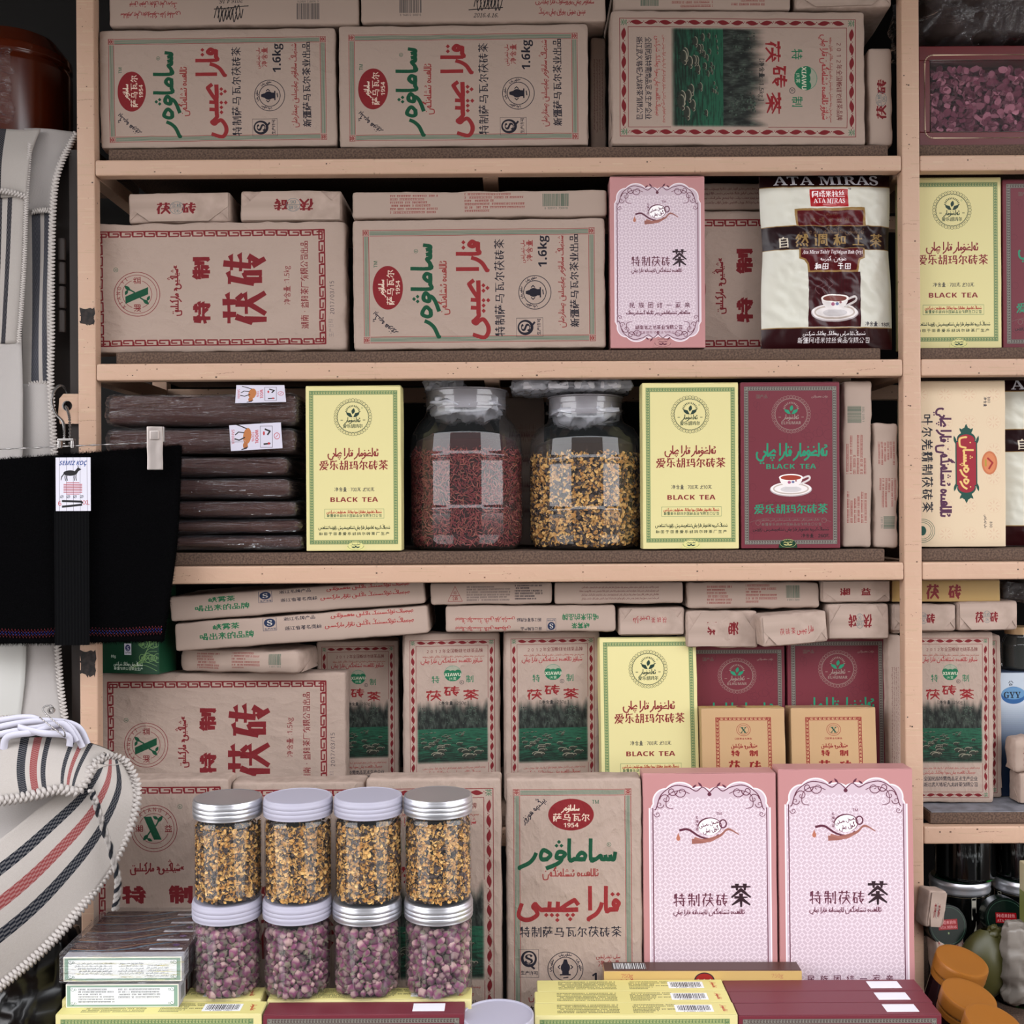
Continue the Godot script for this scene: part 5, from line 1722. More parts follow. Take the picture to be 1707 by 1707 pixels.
# a printed carton. o: top (key of the print on its upper side), seal (key, x share), sticker
func carton(label: String, px: Array, z: float, depth: float, key: String, side: Material, o := {}) -> Node3D:
	var t := thing(o.get("name", "tea_box"), label, o.get("cat", "tea box"), o.get("group", ""))
	var v := stand(t, px, z, depth, o.get("rest", -99.0), o.get("tilt", 0.0), o.get("yaw", 0.0), o.get("lean", 0.0))
	seeds += 1
	var lid := 0.0009
	var mesh := block(Vector3(v[0], v[1] - lid, v[2]), 0.0012, Vector3i(8, 8, 2), 0.0005, 9.0, seeds, o.get("puff", 0.0006), o.get("rot", 0))
	part("carton_body", mesh, null, t)
	mesh.surface_set_material(0, face(key, o.get("rough", 0.45), false) if key != "" else side)
	mesh.surface_set_material(1, side)
	var fl := block(Vector3(v[0] * 0.994, v[2] - 0.0006, lid), 0.0004, Vector3i(2, 2, 1), 0.0, 1.0, 1, 0.0, o.get("toprot", 0))
	fl.surface_set_material(0, face(o.top, 0.45, false) if o.has("top") else side)
	fl.surface_set_material(1, side)
	part("top_flap", fl, null, t, Vector3(0, v[1] - lid / 2, v[2] / 2), Vector3(-PI / 2, 0, 0))
	if o.has("seal"):
		var r := size_at(15.5, z)
		var pts := PackedVector2Array()
		for i in 17:
			pts.append(Vector2(cos(PI * i / 16) * r, sin(PI * i / 16) * r))
		var s := part("seal_sticker", plate(pts, 0.0004), face(o.seal, 0.35, false), t, Vector3((o.sealx - 0.5) * v[0], 0.0006, v[2] / 2 + 0.0008))
		s.set_meta("label", "half round seal sticker over the bottom edge")
	if o.has("sticker"):
		var s := part("blank_sticker", bar(v[0] * 0.16, 0.0005, v[2] * 0.62), M.white_paper, t, Vector3(v[0] * 0.32, v[1] - 0.0001, 0.0))
		s.set_meta("label", "white paper sticker")
	return t

# ---------------------------------------------------------------- the stall
var B: Array[float] = []
var TB := EYE - 0.70
var TF := EYE - 0.735
func slab(called: String, x0: float, x1: float, y0: float, y1: float, z0: float, z1: float, m: Material, r := 0.0015) -> MeshInstance3D:
	# a part or piece between pixel bounds taken on the plane z = 0
	var a := at(x0, 853.5, 0).x
	var b := at(x1, 853.5, 0).x
	var lo := EYE - (y1 - 853.5) * S
	var hi := EYE - (y0 - 853.5) * S
	var o := MeshInstance3D.new()
	o.name = called
	o.mesh = bar(b - a, hi - lo, (z1 - z0) * S, r)
	o.material_override = m
	o.position = Vector3((a + b) / 2, lo, (z0 + z1) / 2 * S)
	return o
func setting() -> void:
	structure("floor", bar(14.0, 0.1, 10.0), mat(Color(0.26, 0.25, 0.24), 0.9), Vector3(0, -0.1, 2.6))
	structure("wall_back", bar(9.0, 3.0, 0.12), mat(Color(0.03, 0.025, 0.022), 0.95, 0.0, 0.2), Vector3(0, 0, -0.60))
	var canopy := structure("ceiling", bar(9.0, 0.03, 1.6), mat(Color(0.30, 0.28, 0.26), 0.9), Vector3(0, EYE + 1.10, 0.08))
	canopy.rotation.x = 0.08
	structure("wall_opposite", bar(7.6, 4.5, 0.3), mat(Color(0.30, 0.275, 0.26), 0.9), Vector3(0, 0, 6.2))
	for x in [-3.0, 3.0]:      # pale paving on both sides of the dark lane before the stall
		structure("floor_paving", bar(2.9, 0.03, 2.8, 0.004), mat(Color(0.88, 0.87, 0.85), 0.9), Vector3(x, 0, 2.35))

func shelves() -> void:
	var f := thing("shelving_unit", "beige painted welded metal shelf frame with square posts and rails", "shelf")
	var add := func(o: MeshInstance3D) -> void:
		o.name = numbered(o.name, f)
		f.add_child(o)
	var rails := [[262, 289], [602, 631], [941, 971], [1382, 1412]]
	for x in [[131, 161], [1507, 1537], [1915, 1945]]:
		add.call(slab("post", x[0], x[1], -150, 1720, -27, 0, M.paint, 0.0026))
		add.call(slab("post", x[0], x[1], -150, 1720, -420, -393, M.paint))
	for r in rails:
		for bay in [[161, 1507], [1537, 1915]]:
			add.call(slab("rail", bay[0], bay[1], r[0], r[1], -26, -0.5, M.paint, 0.0034))
			add.call(slab("rail", bay[0], bay[1], r[0], r[1], -420, -394, M.paint))
		for x in [[133, 159], [807, 833], [1509, 1535]]:
			add.call(slab("crossbar", x[0], x[1], r[0] + 1, r[1] - 1, -393, -27, M.paint))
	# blots where the paint has come off, and the ear with the hole that the hanger hooks into
	for b in [[133, 158, 514, 542], [133, 160, 1085, 1128]]:
		var blot := PackedVector2Array()
		var rng := RandomNumberGenerator.new()
		rng.seed = 5
		var a := at(b[0], b[3], 0)
		var c := at(b[1], b[2], 0)
		for i in 28:
			var u := i / 7.0
			var e := [Vector2(u, 0), Vector2(1, u - 1), Vector2(3 - u, 1), Vector2(0, 4 - u)][int(u)] as Vector2
			e += Vector2(rng.randf_range(-0.04, 0.10) * (1 if e.x < 0.5 else -1), rng.randf_range(-0.06, 0.14) * (1 if e.y < 0.5 else -1))
			blot.append(Vector2(lerpf(a.x, c.x, e.x), lerpf(a.y, c.y, e.y)))
		var o := part("chipped_patch", plate(blot, 0.0006), M.bare, f, Vector3(0, 0, 0.0003))
	var ear := PackedVector2Array()
	var e0 := at(113, 680, 0)
	for p in [[131, 706], [131, 656], [104, 656], [97, 664], [95, 690], [98, 706]]:
		var q := at(p[0], p[1], 0)
		ear.append(Vector2(q.x, q.y))
	var st := CSGPolygon3D.new()
	st.name = "hook_ear"
	st.polygon = ear
	st.depth = 0.005
	st.material = M.paint
	f.add_child(st)
	st.position.z = -0.004
	var hole := CSGCylinder3D.new()
	hole.name = "hole"
	hole.operation = CSGShape3D.OPERATION_SUBTRACTION
	hole.radius = size_at(8.5, 0)
	hole.height = 0.02
	hole.sides = 20
	hole.rotation.x = PI / 2
	var hc := at(110, 676, 0)
	hole.position = Vector3(hc.x, hc.y, 0.002)
	st.add_child(hole)
	# boards
	B = [at(853.5, 244, -12).y, at(853.5, 583, -12).y, at(853.5, 918, -12).y, at(853.5, 1358, -12).y]
	var words := ["top", "second", "third", "lowest"]
	var ends := [[180, 1488], [191, 1473], [178, 1478], [175, 1490]]
	for i in 4:
		for bay in 2:
			var x0: float = ends[i][0] if bay == 0 else ([1540, 1540, 1540, 1552][i] as float)
			var x1: float = ends[i][1] if bay == 0 else 1908.0
			var bottom: float = EYE - (rails[i][0] - 853.5) * S
			var w := (x1 - x0) * S
			var o := part("shelf_board", block(Vector3(w, B[i] - bottom - 0.0016, 366 * S), 0.002, Vector3i(12, 1, 4), 0.0009, 6.0, 50 + i, 0.0, 0, true), M.board, self, Vector3((at((x0 + x1) / 2, 853.5, 0)).x, bottom + 0.0008, (-12 - 183) * S))
			if i == 3 and bay == 1:
				var lino := part("lino_cover", bar(w - 0.004, 0.0012, 364 * S), M.lino, o, Vector3(0, B[i] - bottom - 0.0016, 0))
				lino.set_meta("label", "worn grey sheet covering the board")
			tag(o, ["unpainted chipboard shelf under the tea packets in the %s row of the wide bay" % words[i], ["brown shelf board under the red tin", "brown shelf board under the yellow box in the narrow right bay", "brown shelf board under the cream coloured box", "grey topped shelf board above the orange lidded jars"][bay * i]][bay], "shelf board")
	# left of the shelves: a folded back iron door on its hinge
	var door := thing("door_001", "dark brown iron door folded back beside the shelf frame", "door")
	door.set_meta("kind", "structure")
	var leafd := slab("door_leaf", 60, 104, 240, 1720, -64, -44, M.iron)
	door.add_child(leafd)
	door.add_child(slab("door_stile", 112, 129, 240, 1720, -34, -14, M.iron))
	for k in 4:
		var p := at(103.5, 398 + k * 40, -12)
		part("hinge_barrel", lathe([Vector2(0, 0), Vector2(0.0048, 0), Vector2(0.0055, 0.002), Vector2(0.0055, 0.029), Vector2(0.0048, 0.031), Vector2(0, 0.031)], 14), M.iron.duplicate(), door, Vector3(p.x, p.y - 0.031, p.z))
	# the counter in front, and a plank that raises its back
	var counter_top := slab("counter", -500, 2300, 0, 0, 0, 1, M.board)
	counter_top.free()
	var c := thing("counter", "low plank counter under the boxes and jars in front", "counter")
	part("counter_top", bar(3.2, 0.04, 0.52), M.board, c, Vector3(0, TF - 0.04, 0.28))
	for s in [-1.45, 1.45]:
		part("trestle", bar(0.06, TF - 0.041, 0.4), M.board, c, Vector3(s, 0, 0.28))
	var plank := part("plank", bar(1.72, TB - TF - 0.001, 0.12), M.board, self, Vector3(0.26, TF + 0.0005, 0.092))
	tag(plank, "plank raising the bricks and pink boxes at the back of the counter", "plank")

func top_row() -> void:
	var g := "wrapped tea bricks standing on their long side in the top row"
	var a1 := brick("kraft brick with green and red script, nearest the left post in the top row", [167, 48, 561, 246], -17, 48, "samovar", {"rot": 90, "rest": B[0], "tilt": 0.008, "group": g})
	var a2 := brick("kraft brick with green and red script, next to the pasture brick in the top row", [566, 41, 981, 245], -18, 48, "samovar", {"rot": 90, "rest": B[0], "tilt": 0.004, "group": g})
	var p1 := brick("large pasture picture tea brick lying on its side in the top row", [1019, 18, 1444, 243], -14, 50, "pasture", {"rot": 270, "rest": B[0], "yaw": 0.03})
	brick("shadowed packet edge filling the gap left of the pasture brick in the top row", [985, 62, 1011, 243], -66, 160, "side2", {"rot": 90, "rest": B[0]})
	brick("slim kraft brick standing on end beside the right post, red characters across a grey stamp", [1449, 80, 1488, 243], -24, 165, "end0", {"rot": 90, "rest": B[0], "amp": 0.003})
	brick("flat kraft brick with upside down red script and pen note, above the leftmost script brick", [182, -8, 598, 50], -15, 200, "side3", {"rot": 180, "rest": top(a1) + 0.0025, "tilt": 0.004})
	brick("flat kraft brick with upright pen note and date, above the second script brick", [602, -14, 1010, 43], -15, 200, "side3", {"rest": top(a2) + 0.0015})
	brick("flat kraft brick with a torn corner and green barcode, lying on the pasture brick", [1023, -34, 1318, 16], -16, 200, "side0", {"rot": 180, "rest": top(p1) + 0.001})
	brick("kraft brick end jutting out over the pasture brick beside the right post", [1332, -34, 1491, 42], -13, 230, "end1", {"ends": true, "rest": top(p1) + 0.002, "yaw": -0.05})

func second_row() -> void:
	var k1 := brick("kraft brick with dark red key border and large characters, leftmost in the second row", [150, 371, 577, 584], -32, 48, "key", {"rot": 90, "rest": B[1], "tilt": 0.006, "amp": 0.003})
	brick("small kraft brick end with upright red characters, left one above the key bordered brick", [215, 321, 384, 369], -42, 200, "end0", {"ends": true, "rest": top(k1), "tilt": 0.012})
	brick("small kraft brick end with upside down red characters, right one above the key bordered brick", [401, 317, 570, 369], -38, 200, "end0", {"ends": true, "rot": 180, "rest": top(k1) + 0.001})
	var a3 := brick("kraft tea brick with green and red script in the second row beside the pink box", [590, 365, 1010, 584], -18, 48, "samovar", {"rot": 90, "rest": B[1], "tilt": 0.005})
	brick("long flat kraft brick with red small print and green barcode in the second row", [588, 318, 1012, 366], -20, 200, "side0", {"rest": top(a3) + 0.001, "tilt": 0.004})
	carton("small pink patterned tea box standing in the second row", [1018, 294, 1176, 582], -10, 42, "pink_small", M.pink, {"rest": B[1], "seal": "seal_pink", "sealx": 0.55})
	var k2 := brick("kraft key bordered brick half hidden between the pink box and the foil bag", [1066, 351, 1466, 580], -86, 48, "key", {"rot": 90, "rest": B[1]})
	brick("flat kraft brick with fine red script lying on the half hidden key bordered brick", [1080, 304, 1470, 351], -88, 200, "side2", {"rest": top(k2) + 0.001})
	pouch("white and maroon foil tea bag with a printed cup in the second row", [1270, 290, 1489, 581], -34, 30, 7)

# a soft foil bag with a printed front, flattened at its seals
func pouch(label: String, px: Array, z: float, depth: float, sd: int) -> Node3D:
	var t := thing("foil_tea_bag", label, "tea bag")
	var v := stand(t, px, z, depth, B[1] if px[3] < 700 else B[2], 0.0, 0.0, 0.0)
	var n := FastNoiseLite.new()
	n.seed = sd
	n.frequency = 1.0
	n.fractal_type = FastNoiseLite.FRACTAL_RIDGED
	n.fractal_octaves = 2
	var w: float = v[0]
	var h: float = v[1]
	for side in [1.0, -1.0]:
		var rows := []
		for i in 61:
			var row := []
			for j in 47:
				var x := lerpf(-1, 1, j / 46.0)
				var y := lerpf(1, -1, i / 60.0)
				var full := pow(1 - pow(absf(x), 3.0), 0.7) * pow(1 - pow(absf(y), 4.0), 0.8)
				var crease := (n.get_noise_3d(x * 1.7, y * 2.2, side) * 0.5 + n.get_noise_3d(x * 4 + 3, y * 5, side) * 0.3)
				var pull := 1.0 - 0.05 * pow(absf(y), 2.0) * 0.0 - 0.035 * exp(-pow((y - 0.15) * 3, 2.0))
				row.append(Vector3(x * w * 0.5 * pull + (1 - y) * 0.0012, (y + 1) * h / 2, side * (full * v[2] * 0.52 + crease * 0.0095 * full + 0.0005)))
			rows.append(row)
		var mesh := grid(rows, false, Vector2.ONE, side > 0)
		var m: StandardMaterial3D
		if side > 0:
			m = face("foil", 0.30, false)
			m.metallic_specular = 0.4
			part("printed_front", mesh, m, t)
		else:
			part("foil_back", mesh, mat(Color(0.75, 0.74, 0.70), 0.3), t)
	var seal := plate(PackedVector2Array([Vector2(-w / 2 + 0.001, 0), Vector2(w / 2, 0), Vector2(w / 2, 0.006), Vector2(-w / 2 + 0.001, 0.006)]), 0.0012)
	part("bottom_seal", seal, mat(Color(0.10, 0.02, 0.035), 0.3), t, Vector3(0, 0, 0.0006))
	return t

func third_row() -> void:
	# woollen goods in clear film, stacked
	var wool := mat(Color(0.235, 0.135, 0.105), 0.8, 0.0, 0.3)
	wool.normal_enabled = true
	wool.normal_texture = relief(crumple(61, 0.02, 512, Vector2(5, 1), 4), 9.0)
	triplanar(wool, 6.0)
	var rects := [[171, 894, 506, 920], [171, 866, 502, 893], [172, 833, 496, 864], [173, 793, 486, 830], [173, 753, 482, 790], [172, 703, 495, 750], [172, 643, 498, 700]]
	var y: float = B[2] + 0.003
	var words := ["lowest in the stack", "second from the bottom of the stack", "third from the bottom of the stack", "in the middle of the stack", "under the lower white tag", "with the lower white tag", "with the upper white tag, topmost of the stack"]
	for i in 7:
		var t := thing("wool_garment_pack", "brown woollen garment in crinkled film, " + words[i], "garment", "brown woollen garments in clear film")
		var h := size_at(rects[i][3] - rects[i][1] - 1.5, -14)
		var a := at(rects[i][0], rects[i][3], -14)
		var b := at(rects[i][2], rects[i][3], -14)
		var d := (165 + (i * 37) % 30) * S
		t.position = Vector3((a.x + b.x) / 2, y, -(16 + (i * 5) % 7) * S - d / 2)
		var body := block(Vector3(b.x - a.x - 0.008, h - 0.006, d), minf(0.011, h * 0.36), Vector3i(30, 4, 8), 0.0025, 10.0, 300 + i, 0.003, 0, true, Vector3(0.35, 1.6, 1))
		part("folded_wool", body, wool, t, Vector3(0, 0.003, 0))
		var film := block(Vector3(b.x - a.x, h - 0.0014, d + 0.006), minf(0.012, h * 0.40), Vector3i(60, 26, 6), 0.0024, 22.0, 330 + i, 0.0055, 0, true, Vector3(0.12, 2.0, 1.0))
		part("clear_film", film, M.film, t, Vector3(0, 0.0007, 0.003))
		if i >= 5:
			var tg: Array = [[[382, 709], [468, 704], [471, 747], [385, 752]], [[394, 642], [474, 642], [477, 670], [392, 672]]][i - 5]
			var fr: float = t.position.z + d / 2 + 0.0115
			var pts := PackedVector2Array()
			for p in tg:
				var q := at(p[0], p[1], fr / S)
				pts.append(Vector2(q.x - t.position.x, q.y - t.position.y))
			var s := part("paper_tag", plate(pts, 0.0005), face("wool", 0.5, false), t, Vector3(0, 0, fr - t.position.z))
			s.set_meta("label", "white paper tag printed with a deer")
		y += h + 0.0016
	carton("yellow tea box with maroon lettering in the third row, next to the film wrapped wool", [511, 643, 670, 921], -10, 42, "yellow", M.yellow, {"rest": B[2], "seal": "seal_yellow", "sealx": 0.52, "yaw": -0.02})
	flower_jar("large clear jar of dark red shredded flowers in the third row", 773, 96, 69, 652, -112, true)
	flower_jar("large clear jar of yellow and black flower tea in the third row", 972, 97, 63, 663, -112, false)
	carton("yellow tea box with maroon lettering in the third row, directly left of the maroon box", [1072, 638, 1232, 921], -9, 42, "yellow", M.yellow, {"rest": B[2], "seal": "seal_yellow", "sealx": 0.50})
	carton("maroon tea box with a printed teacup in the third row", [1236, 637, 1401, 921], -8, 42, "maroon", M.maroon, {"rest": B[2], "seal": "seal_green", "sealx": 0.47})
	brick("tall slim kraft brick on end with green barcode near its top", [1405, 635, 1452, 917], -22, 165, "side0", {"rot": 90, "rest": B[2], "tilt": -0.012, "amp": 0.0026})
	brick("short slim kraft brick on end with green barcode near its foot", [1458, 706, 1497, 917], -24, 165, "side0", {"rot": 270, "rest": B[2], "tilt": 0.0, "amp": 0.0034})
	brick("shadowed kraft brick at the back of the shelf, seen between the two large jars", [834, 662, 908, 918], -230, 60, "side2", {"rest": B[2]})

# a wide mouthed plastic jar with ribs; its filling is loose
func flower_jar(label: String, x: float, r_px: float, neck_px: float, y_top: float, z: float, red: bool) -> void:
	var r := size_at(r_px, z)
	var n := size_at(neck_px, z)
	var foot := at(x, 0, z)
	foot.y = B[2]
	var h := at(x, y_top, z).y - foot.y
	var t := thing("storage_jar", label, "jar")
	t.position = foot
	var prof := [Vector2(0, 0.001), Vector2(r * 0.84, 0.001), Vector2(r * 0.95, h * 0.035), Vector2(r * 0.985, h * 0.1), Vector2(r * 0.985, h * 0.235), Vector2(r, h * 0.245), Vector2(r, h * 0.265), Vector2(r * 0.975, h * 0.275), Vector2(r * 0.975, h * 0.555), Vector2(r, h * 0.565), Vector2(r, h * 0.59), Vector2(r * 0.985, h * 0.60), Vector2(r * 0.95, h * 0.72), Vector2(r * 0.84, h * 0.79), Vector2(n * 1.02, h * 0.83), Vector2(n * 0.98, h * 0.86), Vector2(n * 0.98, h * 0.885), Vector2(n * 1.05, h * 0.89), Vector2(n * 1.05, h * 0.905), Vector2(n * 0.98, h * 0.91), Vector2(n * 0.98, h * 0.95), Vector2(n * 1.04, h * 0.955), Vector2(n * 1.04, h * 0.985)]
	part("plastic_jar", lathe(prof, 64), M.clear, t)
	var lid := part("lid", lathe([Vector2(n * 0.93, h * 0.875), Vector2(n * 0.96, h * 0.875), Vector2(n * 0.96, h * 0.99), Vector2(n * 1.0, h * 0.993), Vector2(n * 1.0, h), Vector2(n * 0.9, h * 1.004), Vector2(0, h * 1.004)], 48), glass(Color(0.62, 0.60, 0.62, 0.55), 0.3), t)
	var bag := block(Vector3(n * 1.7, h * 0.16, n * 1.7), n * 0.4, Vector3i(16, 8, 16), 0.012, 22.0, 400 + int(x), 0.0, 0, true)
	part("inner_bag", bag, M.film_white if M.has("film_white") else film_white(), t, Vector3(0, h * 0.82, 0))
	var rng := RandomNumberGenerator.new()
	rng.seed = int(x)
	var fill := thing("dried_flowers", ("dark red shredded dried flowers inside the large jar" if red else "yellow and black dried flower tea inside the large jar"), "dried flowers")
	fill.set_meta("kind", "stuff")
	fill.position = foot
	var core := lathe([Vector2(0, 0.004), Vector2(r * 0.80, 0.004), Vector2(r * 0.90, h * 0.07), Vector2(r * 0.91, h * 0.58), Vector2(r * 0.86, h * 0.68), Vector2(r * 0.6, h * 0.725), Vector2(0, h * 0.73)], 40)
	part("packed_core", core, mat(Color(0.17, 0.045, 0.045) if red else Color(0.13, 0.07, 0.03), 0.95), fill)
	var spread := []
	for i in (5200 if red else 4400):
		var v := rng.randf()
		var hh := lerpf(h * 0.03, h * 0.71, v)
		var rr := r * 0.93
		if hh > h * 0.58:
			rr = lerpf(r * 0.93, r * 0.55, pow((hh - h * 0.58) / (h * 0.14), 1.6))
		elif hh < h * 0.08:
			rr = lerpf(r * 0.84, r * 0.93, hh / (h * 0.08))
		var a := rng.randf_range(-PI * 0.62, PI * 0.62)
		spread.append([Vector3(sin(a) * rr, hh, cos(a) * rr), a])
	scatter(fill, spread, rng, "shred" if red else "flake", 0.0078 if red else 0.0066)
	if not red:
		var sack := thing("packaged_bag", "crumpled clear bag of small white packets lying on the flower tea jar", "plastic bag")
		sack.position = Vector3(at(951, 640, -108).x, foot.y + h * 1.012 + 0.004, at(951, 640, -108).z)
		part("clear_bag", block(Vector3(size_at(198, -80), size_at(17, -80), 0.10), 0.006, Vector3i(40, 8, 16), 0.006, 24.0, 77, 0.0, 0, true), M.film_white, sack)
		for k in 4:
			part("white_packet", block(Vector3(0.030, 0.010, 0.02), 0.003, Vector3i(6, 4, 3), 0.002, 60.0, 80 + k, 0.0, 0, true), M.white_paper, sack, Vector3(-0.058 + k * 0.038, 0.002, 0.040))
	else:
		var wrap := thing("plastic_bag", "twist of thin clear plastic on the lid of the red flower jar", "plastic bag")
		wrap.position = Vector3(at(742, 640, -90).x, foot.y + h * 1.006, at(742, 640, -90).z)
		part("crumpled_film", block(Vector3(0.056, 0.014, 0.05), 0.006, Vector3i(16, 6, 10), 0.009, 40.0, 78, 0.0, 0, true), M.film_white, wrap)
func film_white() -> StandardMaterial3D:
	var m := glass(Color(0.78, 0.78, 0.81, 0.5), 0.2)
	M.film_white = m
	return m
# many small loose pieces as one body: shreds, flakes or buds, each tinted on its own
func scatter(parent: Node3D, places: Array, rng: RandomNumberGenerator, form: String, size: float) -> void:
	var mm := MultiMesh.new()
	mm.transform_format = MultiMesh.TRANSFORM_3D
	mm.use_colors = true
	var mesh: Mesh
	if form == "bud":
		mesh = bud_mesh()
	else:
		var rows := []
		for i in 4:
			var row := []
			for j in 3:
				var u := i / 3.0 - 0.5
				var v := j / 2.0 - 0.5
				var wd := (0.16 if form == "shred" else 0.62 if form == "flake" else 0.8) * (1.0 - pow(absf(u * 1.7), 2.0) + 0.12)
				row.append(Vector3(u, v * wd, 0.25 * sin(u * 4) + 0.16 * absf(v)))
			rows.append(row)
		mesh = grid(rows)
	mm.mesh = mesh
	mm.instance_count = places.size()
	for i in places.size():
		var p: Vector3 = places[i][0]
		var a: float = places[i][1]
		var basis := Basis(Vector3.UP, a) * Basis(Vector3.FORWARD, rng.randf() * TAU) * Basis(Vector3.RIGHT, rng.randf_range(-0.7, 0.7))
		if form == "bud":
			basis = Basis(Vector3(rng.randf_range(-1, 1), rng.randf_range(-1, 1), rng.randf_range(-1, 1)).normalized(), rng.randf() * TAU)
		var s := size * rng.randf_range(0.6, 1.25)
		mm.set_instance_transform(i, Transform3D(basis.scaled(Vector3.ONE * s), p))
		var c: Color
		match form:
			"shred": c = Color(0.20, 0.022, 0.028).lerp(Color(0.36, 0.12, 0.08), pow(rng.randf(), 3.0))
			"petal": c = Color(0.13, 0.014, 0.042).lerp(Color(0.46, 0.17, 0.23), pow(rng.randf(), 3.0))
			"bud": c = Color(0.85, 0.76, 0.82).lerp(Color(0.36, 0.30, 0.36), rng.randf())
			_: c = Color(0.36, 0.15, 0.025).lerp(Color(0.66, 0.40, 0.13), rng.randf()) if rng.randf() < 0.6 else Color(0.05, 0.03, 0.025)
		mm.set_instance_color(i, c)
	var o := MultiMeshInstance3D.new()
	o.name = {"shred": "flower_shreds", "flake": "flower_flakes", "petal": "dried_petals", "bud": "rosebuds"}[form]
	o.multimesh = mm
	var m := mat(Color.WHITE, 0.85)
	m.vertex_color_use_as_albedo = true
	o.material_override = m
	o.set_meta("kind", "stuff")
	parent.add_child(o)
func bud_mesh() -> ArrayMesh:
	# a closed dried rosebud: overlapping petals above, a grey green calyx below
	var st := SurfaceTool.new()
	st.begin(Mesh.PRIMITIVE_TRIANGLES)
	var prof := [Vector2(0.0, -0.62), Vector2(0.07, -0.6), Vector2(0.09, -0.42), Vector2(0.25, -0.36), Vector2(0.34, -0.2), Vector2(0.41, 0.0), Vector2(0.42, 0.2), Vector2(0.32, 0.42), Vector2(0.16, 0.56), Vector2(0.0, 0.6)]
	var seg := 10
	for i in prof.size() - 1:
		for j in seg:
			for k in [0, 1, 2, 0, 2, 3]:
				var ii: int = i + (1 if k >= 2 else 0)
				var jj: int = j + (1 if k == 1 or k == 2 else 0)
				var a := TAU * jj / seg
				var r: float = prof[ii].x * (1.0 + 0.14 * (1 if jj % 2 == 0 else -1) * (1.0 if ii > 2 else 0.3))
				var v: float = prof[ii].y
				var c := Color(0.22, 0.05, 0.125)
				if v < -0.3 or (jj % 3 == 0 and v < 0.1):
					c = Color(0.20, 0.19, 0.12)
				elif v > 0.35:
					c = Color(0.46, 0.33, 0.28)
				st.set_color(c)
				st.set_smooth_group(0)
				st.add_vertex(Vector3(cos(a) * r, v, sin(a) * r))
	st.generate_normals()
	return st.commit()

